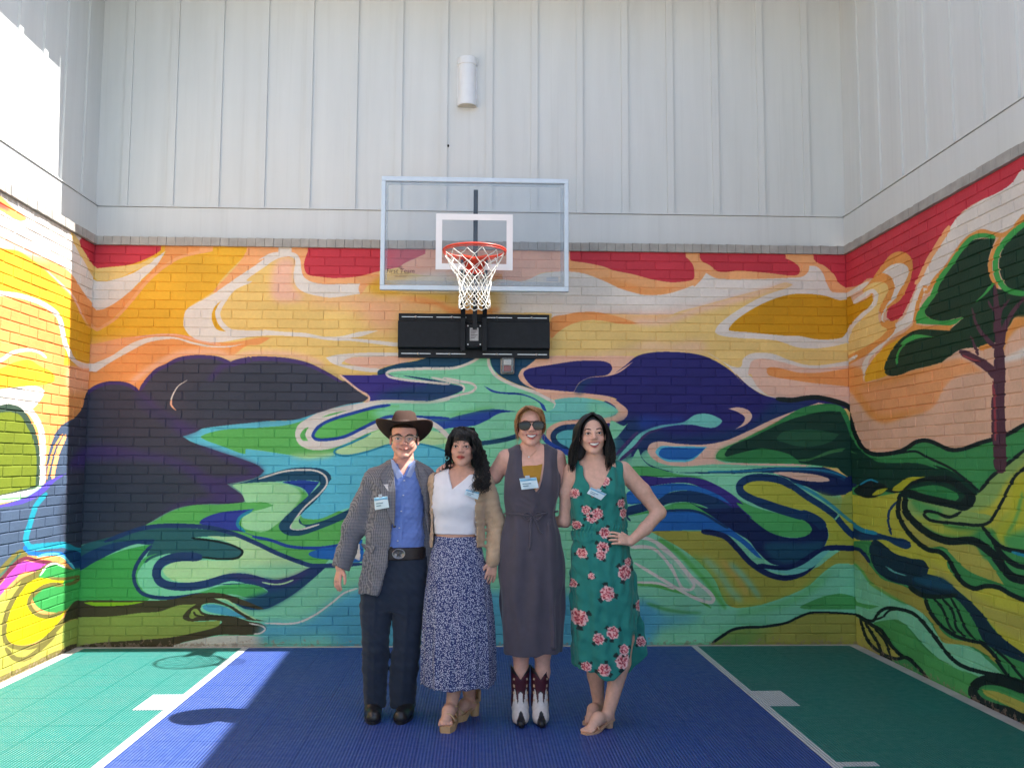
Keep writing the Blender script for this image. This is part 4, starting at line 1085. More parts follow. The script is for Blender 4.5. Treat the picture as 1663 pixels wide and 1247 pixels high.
def brick_wall(wall, origin, ax, length, mat, seed):
    """ax: unit vector along the wall; the face looks to the left-hand normal n of it"""
    ax = np.array(ax, float); n = np.array([ax[1], -ax[0], 0.0])
    o = np.array(origin, float)
    ang = math.atan2(ax[1], ax[0])
    meshes = {}
    for k in range(6):
        for half in (0, 1):
            v, f = brick_mesh(BL if not half else BL / 2, seed * 100 + k * 2 + half)
            me = mesh_from('brick', v, f); me.materials.append(mat)
            meshes[(k, half)] = (me, np.array(v), f)
    rnd = random.Random(seed)
    nb = int(round(length / BL))
    spots = []
    for r in range(43):
        z = BH * (r + 0.5)
        if r % 2 == 0:
            cells = [((i + 0.5) * BL, 0) for i in range(nb)]
        else:
            cells = [(BL / 4, 1)] + [((i + 1) * BL, 0) for i in range(nb - 1)] + [(nb * BL - BL / 4, 1)]
        for s, half in cells:
            out = rnd.gauss(0, 0.0011)
            c = o + ax * s - n * out + np.array([0, 0, z])
            u, w = pixel(*c)
            vis = -20 < u < FW + 20 and not people_hide(u, w)
            spots.append((0 if vis else 1, float(np.hypot(c[0], c[1])), c, half, rnd.randrange(6), rnd.gauss(0, 0.006)))
    spots.sort(key=lambda q: (q[0], q[1]))
    for q in spots[:300]:
        b = put('brick', meshes[(q[4], q[3])][0], wall, loc=tuple(q[2]))
        b.rotation_euler = (0, q[5] * 0.5, ang)
    V, F = [], []
    R = np.array([[math.cos(ang), -math.sin(ang), 0], [math.sin(ang), math.cos(ang), 0], [0, 0, 1]])
    for q in spots[300:]:
        _, v, f = meshes[(q[4], q[3])]
        k = len(V)
        V += list((v @ R.T) + q[2]); F += [tuple(i + k for i in g) for g in f]
    if V:
        me = mesh_from('brickwork', V, F); me.materials.append(mat)
        tag(put('brickwork', me, wall), kind='stuff')
    # painted mortar, set back from the brick faces
    a = o - n * REC - ax * 0.08; b = a + ax * (length + 0.16)
    e = a - n * 0.08; g = b - n * 0.08
    zz = CAPZ + 0.03
    vs = [a, b, g, e]; vs = [np.array([p[0], p[1], zc]) for zc in (-0.012, zz) for p in vs]
    m = MB().add(vs, [(0, 1, 5, 4), (1, 2, 6, 5), (2, 3, 7, 6), (3, 0, 4, 7), (4, 5, 6, 7)])
    m.build('mortar', mat, wall)
    # grey rowlock cap course: bricks on edge, sloping back to the siding
    cw = 0.0735
    nc = int(round(length / cw)); cw = length / nc
    cmesh = []
    for k in range(4):
        r2 = random.Random(seed * 7 + k)
        j = lambda a=0.0015: r2.uniform(-a, a)
        w = cw / 2 - 0.0014
        t = -0.024 + j(0.003)
        v = [(-w, t + j(), 0.004 + j()), (w, t + j(), 0.004 + j()), (w, t + 0.003 + j(), CAPT - CAPZ - 0.004 + j(0.003)), (-w, t + 0.003 + j(), CAPT - CAPZ - 0.004 + j(0.003)),
             (-w, 0.05, 0.004), (w, 0.05, 0.004), (w, 0.05, CAPT - CAPZ + 0.012), (-w, 0.05, CAPT - CAPZ + 0.012)]
        me = mesh_from('cap_brick', v, [(0, 1, 2, 3), (4, 7, 6, 5), (0, 4, 5, 1), (1, 5, 6, 2), (2, 6, 7, 3), (3, 7, 4, 0)])
        me.materials.append(M_cap)
        cmesh.append(me)
    for i in range(nc):
        c = o + ax * (i + 0.5) * cw + np.array([0, 0, CAPZ])
        b = put('cap_brick', cmesh[rnd.randrange(4)], wall, loc=tuple(c)); b.rotation_euler = (0, 0, ang)


def siding(wall, o, ax, length, battens, back, z0, ztrim, ztop):
    """vertical board-and-batten above a wide fascia board, standing back from the brick"""
    ax = np.array(ax, float); n = np.array([ax[1], -ax[0], 0.0]); o = np.array(o, float)

    def slab(name, s0, s1, out0, out1, za, zb, mat=M_siding, ch=0.0):
        P = []
        for z in (za, zb):
            for s, q in ((s0, out0), (s1, out0), (s1, out1), (s0, out1)):
                p = o + ax * s - n * (back - q); P.append((p[0], p[1], z))
        # out0 is the inner, out1 the outer face
        return MB().add(P, [(0, 3, 2, 1), (4, 5, 6, 7), (0, 1, 5, 4), (1, 2, 6, 5), (2, 3, 7, 6), (3, 0, 4, 7)]).build(name, mat, wall)

    slab('siding_panel', -0.3, length + 0.3, -0.06, 0.0, ztrim - 0.05, ztop)
    slab('fascia_board', -0.3, length + 0.3, -0.055, 0.030, z0 - 0.02, ztrim - 0.012)
    slab('trim_strip', -0.3, length + 0.3, -0.055, 0.040, ztrim - 0.008, ztrim)
    for s in battens:
        slab('batten', s - 0.03, s + 0.03, -0.002, 0.018, ztrim + 0.001, ztop)
    # sloping bed behind the cap course so that no gap shows
    P = []
    for s in (-0.02, length + 0.02):
        for q, z in ((back - 0.045, CAPT - 0.004), (-0.05, CAPT + 0.055), (-0.05, CAPT - 0.09), (back - 0.045, CAPT - 0.09)):
            p = o + ax * s - n * (back - q); P.append((p[0], p[1], z))
    MB().add(P, [(0, 4, 5, 1), (1, 5, 6, 2), (2, 6, 7, 3), (3, 7, 4, 0), (0, 1, 2, 3), (4, 7, 6, 5)]).build('cap_bed', M_cap, wall)


EAVE_B, EAVE_T = 5.7, 5.9
wall_back = tag(empty('courtyard_wall', (0, WD, 0)), 'back brick wall with sunset, mountains and river mural under white siding', 'wall', kind='thing')
brick_wall(wall_back, (WL, WD, 0), (1, 0, 0), WR - WL, M_back, 11)
kz = (WD + SB) / WD
fz, tz = CAM_H + (CAPT - CAM_H) * kz, CAM_H + (3.601 - CAM_H) * kz
bat = [at(721 + 73.35 * k, 200, WD + SB)[0] - WL for k in range(-8, 10)]
siding(wall_back, (WL, WD, 0), (1, 0, 0), WR - WL, [b for b in bat if -0.09 < b < WR - WL + 0.09], SB, fz, tz, 6.0)
MB().box(-4.6, 4.6, 6.917, 9.5, EAVE_B, EAVE_T).build('eave', M_roof, wall_back)

wall_left = tag(empty('courtyard_wall', (WL, 4.3, 0)), 'left brick wall, mural lit by sun, with olive oval and yellow swirls', 'wall', kind='thing')
LB = int(round((WD - WALL_NEAR) / BL)) * BL
brick_wall(wall_left, (WL, WD - LB, 0), (0, 1, 0), LB, M_left, 12)
siding(wall_left, (WL, WD - LB, 0), (0, 1, 0), LB, [LB - y for y in (0.02 + 0.372 * k for k in range(0, 17)) if LB - y > 0], SS, fz, tz, 6.0)
MB().box(-5.2, -2.535, WD - LB - 0.3, 6.91, EAVE_B, EAVE_T).build('eave', M_roof, wall_left)

wall_right = tag(empty('courtyard_wall', (WR, 4.3, 0)), 'right brick wall in shade with mural of a dark green tree', 'wall', kind='thing')
brick_wall(wall_right, (WR, WD, 0), (0, -1, 0), LB, M_right, 13)
siding(wall_right, (WR, WD, 0), (0, -1, 0), LB, [y for y in (0.08 + 0.372 * k for k in range(0, 17)) if y < LB], SS, fz, tz, 6.0)
_e0, _e1 = 2.555, 2.70
_ev = [(x, y, z) for z in (EAVE_B, EAVE_T) for x, y in ((_e0 - 0.012, 6.91), (_e1 + 0.13, WD - LB - 0.3), (5.4, WD - LB - 0.3), (5.4, 6.91))]
MB().add(_ev, [(0, 1, 2, 3), (4, 7, 6, 5), (0, 4, 5, 1), (1, 5, 6, 2), (2, 6, 7, 3), (3, 7, 4, 0)]).build('eave', M_roof, wall_right)

# ------------------------------------------------------------------ basketball hoop on its wall mount
M_alu = simple('board_frame_alu', srgb(200, 212, 222), 0.35, 0.1, 0.05)
M_white = simple('white_paint', (0.82, 0.82, 0.82), 0.45, var=0.03)
M_black = simple('black_powdercoat', (0.010, 0.013, 0.018), 0.5, 0.0, 0.25, 30, 0.12, 0.22)
M_rim = simple('orange_rim', srgb(206, 62, 40), 0.4, 0.0, 0.1)
M_net = simple('net_cord', (0.78, 0.76, 0.70), 0.85, 0.0, 0.08, 60)
M_steel = simple('zinc_bolt', (0.62, 0.63, 0.64), 0.35, 0.8, 0.1)


def glass_mat(name='tempered_glass', tint=(0.96, 0.97, 0.972), haze=0.035):
    t = NT(name)
    tr = t.n('BsdfTransparent'); tr.inputs[0].default_value = (*tint, 1)
    gl = t.n('BsdfGlossy'); gl.inputs['Roughness'].default_value = 0.03
    fr = t.n('Fresnel'); fr.inputs['IOR'].default_value = 1.45
    df = t.n('BsdfDiffuse'); df.inputs[0].default_value = (0.62, 0.66, 0.72, 1)
    m0 = t.n('MixShader')
    sm = t.math('MULTIPLY', t.maprange(t.noise(3.0, 4.0, t.pos()), 0.3, 0.7, 0.5, 1.5), haze)
    t.l(sm, m0.inputs[0]); t.l(tr.outputs[0], m0.inputs[1]); t.l(df.outputs[0], m0.inputs[2])
    m1 = t.n('MixShader'); t.l(fr.outputs[0], m1.inputs[0]); t.l(m0.outputs[0], m1.inputs[1]); t.l(gl.outputs[0], m1.inputs[2])
    t.l(m1.outputs[0], t.out.inputs['Surface'])
    return t.m


M_glass = glass_mat()
BX, BY = -0.023, 7.10                              # hoop centre line, front face of the board
BZ0, BZ1, BW = 2.850, 3.778, 1.515
hoop = tag(empty('basketball_hoop', (BX, WD, 2.5)), 'wall-mounted basketball hoop with clear glass backboard, red rim and white net', 'basketball hoop')
x0, x1 = BX - BW / 2, BX + BW / 2
glass = MB().box(x0 + 0.03, x1 - 0.03, BY + 0.012, BY + 0.022, BZ0 + 0.03, BZ1 - 0.03).build('glass_pane', M_glass, hoop)
fr = MB()
for a in ((x0, x1, BZ1 - 0.038, BZ1), (x0, x1, BZ0, BZ0 + 0.038), (x0, x0 + 0.034, BZ0 + 0.0385, BZ1 - 0.0385), (x1 - 0.034, x1, BZ0 + 0.0385, BZ1 - 0.0385)):
    fr.box(a[0], a[1], BY, BY + 0.05, a[2], a[3], 0.003)
fr.build('board_frame', M_alu, hoop)
# target square and painted edge band on the glass
tg = MB()
tx0, tx1, tz0, tz1, tw = BX - 0.315, BX + 0.305, 3.02, 3.478, 0.05
gy = BY + 0.0105
for a in ((tx0, tx1, tz1 - tw, tz1), (tx0, tx1, tz0, tz0 + tw), (tx0, tx0 + tw, tz0 + tw + .0005, tz1 - tw - .0005), (tx1 - tw, tx1, tz0 + tw + .0005, tz1 - tw - .0005)):
    tg.box(a[0], a[1], gy - 0.0008, gy, a[2], a[3])
tg.build('target_square', M_white, hoop)
eb = MB()
for a in ((x0 + 0.036, x1 - 0.036, BZ0 + 0.042, BZ0 + 0.078), (x0 + 0.036, x1 - 0.036, BZ1 - 0.07, BZ1 - 0.042), (x0 + 0.036, x0 + 0.056, BZ0 + 0.079, BZ1 - 0.071), (x1 - 0.066, x1 - 0.036, BZ0 + 0.079, BZ1 - 0.071)):
    eb.box(a[0], a[1], gy - 0.0007, gy, a[2], a[3])
M_band = glass_mat('edge_band', (0.88, 0.90, 0.91), 0.12)
eb.build('edge_band', M_band, hoop)


def lettering(name, text, x, z, size, mat, y, parent, shear=0.0):
    cu = bpy.data.curves.new(name, 'FONT')
    cu.body = text; cu.size = size; cu.align_x = 'CENTER'; cu.extrude = 0.0003; cu.shear = shear; cu.resolution_u = 3
    tmp = bpy.data.objects.new(name, cu)
    COL.objects.link(tmp)
    dg = bpy.context.evaluated_depsgraph_get()
    me = bpy.data.meshes.new_from_object(tmp.evaluated_get(dg))
    bpy.data.objects.remove(tmp)
    me.transform(Matrix.Translation((x, y, z)) @ Matrix.Rotation(math.pi / 2, 4, 'X'))
    me.materials.clear(); me.materials.append(mat)
    return put(name, me, parent)


M_ink = simple('dark_print', srgb(58, 30, 44), 0.6)
M_ink2 = simple('blue_print', srgb(110, 140, 176), 0.6)
ly = gy - 0.0018
lettering('board_lettering', 'First Team', at(650, 440, BY)[0], at(650, 443, BY)[2], 0.052, M_ink, ly, hoop, 0.15)
sw = MB()
c = at(650, 434, BY)
sw.tube([(c[0] + 0.017 * (1 - k / 26) * math.cos(k * 0.55), ly, c[2] + 0.012 * (1 - k / 26) * math.sin(k * 0.55)) for k in range(22)], 0.0016, 5)
for v, a, b in ((444.5, 635, 664), (449.5, 641, 660)):
    p, q = at(a, v, BY), at(b, v, BY); sw.box(p[0], q[0], ly - .0004, ly, p[2] - 0.001, p[2] + 0.001)
sw.build('board_emblem', M_ink, hoop)
lettering('small_print', '1 8 8 8  8 8 4  6 6 7 7', at(650, 448, BY)[0], at(650, 448.3, BY)[2], 0.012, M_ink, ly, hoop)
b = MB()
for r in range(3):
    for k in range(11):
        p = at(888 + k * 1.75, 450.5 + r * 2.6, BY); b.box(p[0], p[0] + 0.0045, ly - .0004, ly, p[2] - 0.0035, p[2] + 0.0035)
b.build('small_print', M_ink2, hoop)

# rim, bracket, net
RZ, RR = 3.085, 0.2286
RY = BY - 0.152 - RR
rim = MB().torus((BX, RY, RZ), RR + 0.008, 0.0085, 64, 10)
rim.build('rim', M_rim, hoop)
br = MB()
br.box(BX - 0.075, BX + 0.075, BY - 0.012, BY - 0.001, RZ - 0.10, RZ + 0.035, 0.003)
for s in (-1, 1):
    br.add([(BX + s * 0.075, BY - 0.012, RZ + 0.004), (BX + s * 0.10, BY - 0.24, RZ + 0.004), (BX, BY - 0.155, RZ + 0.004), (BX, BY - 0.012, RZ + 0.004),
            (BX + s * 0.075, BY - 0.012, RZ - 0.05), (BX + s * 0.10, BY - 0.24, RZ - 0.008), (BX, BY - 0.155, RZ - 0.012), (BX, BY - 0.012, RZ - 0.07)],
           [(0, 1, 2, 3), (4, 7, 6, 5), (0, 4, 5, 1), (1, 5, 6, 2)])
br.torus((BX, RY, RZ - 0.016), RR + 0.010, 0.004, 48, 6)
br.build('rim_bracket', M_rim, hoop)
hk = MB()
NC = 12
for k in range(NC):
    a = 2 * math.pi * (k + 0.5) / NC
    p = (BX + (RR + 0.004) * math.cos(a), RY + (RR + 0.004) * math.sin(a))
    hk.tube([(p[0] - 0.01 * math.sin(a) * math.cos(q), p[1] + 0.01 * math.cos(a) * math.cos(q), RZ - 0.012 - 0.012 * math.sin(q)) for q in np.linspace(0, math.pi, 6)], 0.002, 5)
tag(hk.build('net_hook', M_rim, hoop), kind='stuff')
rnd = random.Random(5)
LV = [(0.0, 0.224), (0.05, 0.205), (0.10, 0.178), (0.155, 0.150), (0.21, 0.128), (0.265, 0.116), (0.315, 0.112), (0.35, 0.114), (0.385, 0.12)]
knots = []
for i, (dz, r) in enumerate(LV):
    row = []
    for k in range(NC):
        a = 2 * math.pi * (k + 0.5 * (i % 2) + 0.5) / NC
        jr = 1 + rnd.uniform(-0.05, 0.05)
        row.append(np.array([BX + r * jr * math.cos(a), RY + r * jr * math.sin(a), RZ - 0.022 - dz + rnd.uniform(-0.006, 0.006)]))
    knots.append(row)
net = MB()
for i in range(len(LV) - 1):
    for k in range(NC):
        sh = 0 if i % 2 == 0 else 1
        for kk in ((k + sh) % NC, (k + sh - 1) % NC):
            p, q = knots[i][k], knots[i + 1][kk]
            m = (p + q) / 2 + np.array([rnd.uniform(-.004, .004), rnd.uniform(-.004, .004), -0.004])
            net.tube([p, m, q], 0.0031, 5, caps=False)
for k in range(NC):                               # loose loops at the hem
    p = knots[-1][k]; q = knots[-1][(k + 1) % NC]
    net.tube([p, p + np.array([0.003, -0.004, -0.018]), (p + q) / 2 + np.array([0, 0, -0.034]), q + np.array([0, 0, -0.016]), q], 0.0045, 5, caps=False)
net.build('net', M_net, hoop)

# mount: wall plate, twin arms, centre post, bracket
PY = WD - 0.10
px0, px1 = at(646, 545, PY)[0], at(893, 545, PY)[0]
pz0, pz1 = at(770, 580, PY)[2], at(770, 508, PY)[2]
prof = [(PY + 0.085, pz1), (PY + 0.06, pz1), (PY + 0.06, pz1 - 0.062), (PY, pz1 - 0.075), (PY, pz0 + 0.082), (PY + 0.05, pz0 + 0.066), (PY + 0.05, pz0), (PY + 0.085, pz0)]
n = len(prof)
vs = [(x, y, z) for x in (px0, px1) for y, z in prof]
fs = [(i, i + n, (i + 1) % n + n, (i + 1) % n) for i in range(n)] + [tuple(range(n)), tuple(range(n, 2 * n))[::-1]]
MB().add(vs, fs).build('wall_plate', M_black, hoop)
for zz, yy, spans in ((pz1 - 0.03, PY + 0.06, ((651, 702, 674), (708, 757, 733), (784, 832, 807), (841, 889, 864))), (pz0 + 0.032, PY + 0.05, ((651, 699, 679), (708, 756, 730), (784, 832, 808), (841, 889, 872)))):
    for a, b_, c_ in spans:
        MB().box(at(a, 545, PY)[0], at(b_, 545, PY)[0], yy - 0.002, yy - 0.0002, zz - 0.0028, zz + 0.0028).build('slot', M_steel, hoop)
        bx = at(c_, 545, PY)[0]
        q = MB().lathe([(0.0, -0.009), (0.009, -0.008), (0.011, 0.0)], (0, 0, 0), 8)
        q.v = [(bx + v[0], yy - 0.002 + v[2], zz + v[1]) for v in q.v]
        q.build('bolt', M_steel, hoop)
ar = MB()
az1 = at(770, 497, BY)[2]
for u in (752, 787):
    xx = at(u, 530, PY)[0]
    ar.add([(xx + sx * 0.019, y, z) for sx in (-1, 1) for y, z in ((PY - 0.05, pz0 + 0.05), (PY, pz0 + 0.05), (PY, pz1 - 0.06), (BY + 0.11, BZ0 + 0.30), (BY + 0.055, BZ0 + 0.30), (BY + 0.055, BZ0 + 0.02), (PY - 0.05, pz1 - 0.05))],
           [(0, 1, 2, 6), (2, 3, 5, 6), (3, 4, 5), (7, 13, 9, 8), (9, 13, 12, 10), (10, 12, 11)] + [(i, (i + 1) % 7, (i + 1) % 7 + 7, i + 7) for i in range(7)])
ar.build('support_arm', M_black, hoop)
pt = MB()
pw = 0.018
pt.box(BX - pw + 0.004, BX + pw + 0.004, BY + 0.051, BY + 0.10, BZ0 - 0.30, BZ1 - 0.085, 0.002)
pt.box(BX - 0.30, BX + 0.30, BY + 0.052, BY + 0.075, BZ0 + 0.012, BZ0 + 0.036)
pt.build('centre_post', M_black, hoop)
bk = MB()
bx0, bx1 = at(757, 545, PY)[0], at(783, 545, PY)[0]
bz0, bz1 = at(770, 565, PY)[2], at(770, 524, PY)[2]
bk.box(bx0 - 0.005, bx1 + 0.005, PY - 0.022, PY - 0.002, bz0, bz1, 0.002)
bk.tube([(bx0 - 0.01, PY - 0.03, bz1 - 0.004), (bx1 + 0.01, PY - 0.03, bz1 - 0.004)], 0.009, 8)
bk.tube([(bx0 - 0.01, PY - 0.03, bz0 + 0.004), (bx1 + 0.01, PY - 0.03, bz0 + 0.004)], 0.009, 8)
bk.build('centre_bracket', M_black, hoop)
M_sticker = simple('grey_sticker', srgb(170, 172, 176), 0.5, var=0.15, nscale=60)
p, q = at(763, 533, PY), at(777, 554, PY)
MB().box(p[0], q[0], PY - 0.0242, PY - 0.0224, q[2], p[2]).build('sticker', M_sticker, hoop)
lb = MB()
for k in range(6):
    z = p[2] - 0.02 - k * 0.013
    lb.box(p[0] + 0.008, q[0] - 0.008 - 0.012 * (k % 3), PY - 0.0250, PY - 0.0243, z - 0.002, z + 0.002)
lb.build('sticker_print', M_ink, hoop)
for u, v in ((760, 530), (780, 530), (760, 560), (780, 560)):
    p = at(u, v, PY); MB().box(p[0] - .006, p[0] + .006, PY - 0.028, PY - 0.022, p[2] - .006, p[2] + .006, 0.002).build('bolt', M_steel, hoop)

# ------------------------------------------------------------------ key switch under a clear cover, below the mount
sw_o = at(824, 594, WD)
switch = tag(empty('wall_switch', (sw_o[0], WD, sw_o[2])), 'red and white wall switch under clear cover below the hoop mount', 'switch')
M_grey = simple('grey_box', srgb(150, 148, 146), 0.5)
M_red = simple('red_switch', srgb(160, 50, 44), 0.4)
hw, hh = 0.058, 0.07
MB().box(sw_o[0] - hw, sw_o[0] + hw, WD - 0.03, WD + 0.004, sw_o[2] - hh, sw_o[2] + hh, 0.008).build('back_box', M_grey, switch)
MB().box(sw_o[0] - 0.032, sw_o[0] + 0.032, WD - 0.045, WD - 0.029, sw_o[2] - 0.05, sw_o[2] + 0.0, 0.005).build('red_button', M_red, switch)
MB().box(sw_o[0] - 0.032, sw_o[0] + 0.032, WD - 0.044, WD - 0.029, sw_o[2] + 0.003, sw_o[2] + 0.047, 0.005).build('white_plate', M_white, switch)
MB().box(sw_o[0] - hw + .006, sw_o[0] + hw - .006, WD - 0.065, WD - 0.0305, sw_o[2] - hh + .006, sw_o[2] + hh - .006, 0.006).build('clear_cover', glass_mat('clear_plastic', (0.9, 0.9, 0.9), 0.08), switch)

# ------------------------------------------------------------------ half-round wall light on the siding
LY = WD + SB
la, lb_ = at(743, 97, LY), at(775, 172, LY)
lx, lr = (la[0] + lb_[0]) / 2, (lb_[0] - la[0]) / 2
lamp = tag(empty('wall_light', (lx, LY, lb_[2])), 'white half-cylinder wall light high on the back siding', 'wall light')
M_lamp = simple('white_lamp_metal', (0.74, 0.75, 0.76), 0.4, var=0.04)
zt, zb = la[2], lb_[2] - 0.02


def half_cyl(z0, z1, r, n=20):
    b = MB()
    prof = [(r, z0), (r, z1)]
    b.lathe(prof, (lx, LY - 0.018, 0), n, math.pi, 2 * math.pi)
    for z in (z0, z1):
        b.add([(lx + r * math.cos(math.pi + math.pi * k / n), LY - 0.018 + r * math.sin(math.pi + math.pi * k / n), z) for k in range(n + 1)], [tuple(range(n + 1)) if z == z1 else tuple(range(n + 1))[::-1]])
    return b


half_cyl(zb + 0.012, zt - 0.012, lr * 0.90).build('lamp_body', M_lamp, lamp)
for z0 in (zt - 0.07, zb):
    half_cyl(z0, z0 + 0.062, lr * 1.0).build('end_band', M_lamp, lamp)
MB().box(lx - lr * 0.98, lx + lr * 0.98, LY - 0.0185, LY + 0.001, zb + 0.01, zt - 0.01).build('back_plate', M_lamp, lamp)
M_lens = simple('frosted_lens', srgb(196, 190, 176), 0.6)
half_cyl(zb - 0.004, zb - 0.0005, lr * 0.9).build('lens', M_lens, lamp)
MB().tube([at(728, 238, LY) + np.array([0, 0.0, 0]), at(728, 238, LY) + np.array([0, -0.02, 0.004])], 0.007, 8).build('cable_stub', M_black, wall_back)

# ------------------------------------------------------------------ people: distance fields turned into smooth, continuous surfaces
def hermite(zs, vals, q):
    zs, vals = np.asarray(zs, float), np.asarray(vals, float)
    m = np.gradient(vals, zs)
    i = np.clip(np.searchsorted(zs, q) - 1, 0, len(zs) - 2)
    h = zs[i + 1] - zs[i]
    t = np.clip((q - zs[i]) / h, 0, 1)
    t2, t3 = t * t, t * t * t
    return (2 * t3 - 3 * t2 + 1) * vals[i] + (t3 - 2 * t2 + t) * h * m[i] + (-2 * t3 + 3 * t2) * vals[i + 1] + (t3 - t2) * h * m[i + 1]


class Prof:
    """a trunk or tube of fabric given by stacked ovals: (v, left, right, half depth[, depth shift]) in photo pixels at distance Y"""
    def __init__(self, Y, keys, p=2.3, folds=None):
        rows = []
        for k in keys:
            v, l, r, ry = k[:4]
            a, b = at(l, v, Y), at(r, v, Y)
            rows.append(((a[2] + b[2]) / 2, (a[0] + b[0]) / 2, Y + (k[4] if len(k) > 4 else 0.0), (b[0] - a[0]) / 2, ry))
        rows.sort()
        self.k = np.array(rows)
        self.p, self.folds = p, folds
        self.z0, self.z1 = self.k[0, 0], self.k[-1, 0]

    def at(self, z):
        return [hermite(self.k[:, 0], self.k[:, i], np.clip(z, self.z0, self.z1)) for i in (1, 2, 3, 4)]

    def front(self, x, z, out=0.0):
        cx, cy, rx, ry = self.at(np.asarray(z, float))
        q = np.clip(np.abs((x - cx) / (rx + out)), 0, 0.995)
        return cy - (ry + out) * (1 - q ** self.p) ** (1 / self.p)

    def dist(self, X, Y, Z, out=0.0):
        cx, cy, rx, ry = self.at(Z)
        rx, ry = rx + out, ry + out
        if self.folds is not None:
            th = np.arctan2((Y - cy) / ry, (X - cx) / rx)
            f = self.folds(th, Z)
            rx, ry = rx * (1 + f), ry * (1 + f)
        rho = (np.abs((X - cx) / rx) ** self.p + np.abs((Y - cy) / ry) ** self.p) ** (1 / self.p)
        return np.maximum((rho - 1) * np.minimum(rx, ry), np.maximum(self.z0 - Z, Z - self.z1))


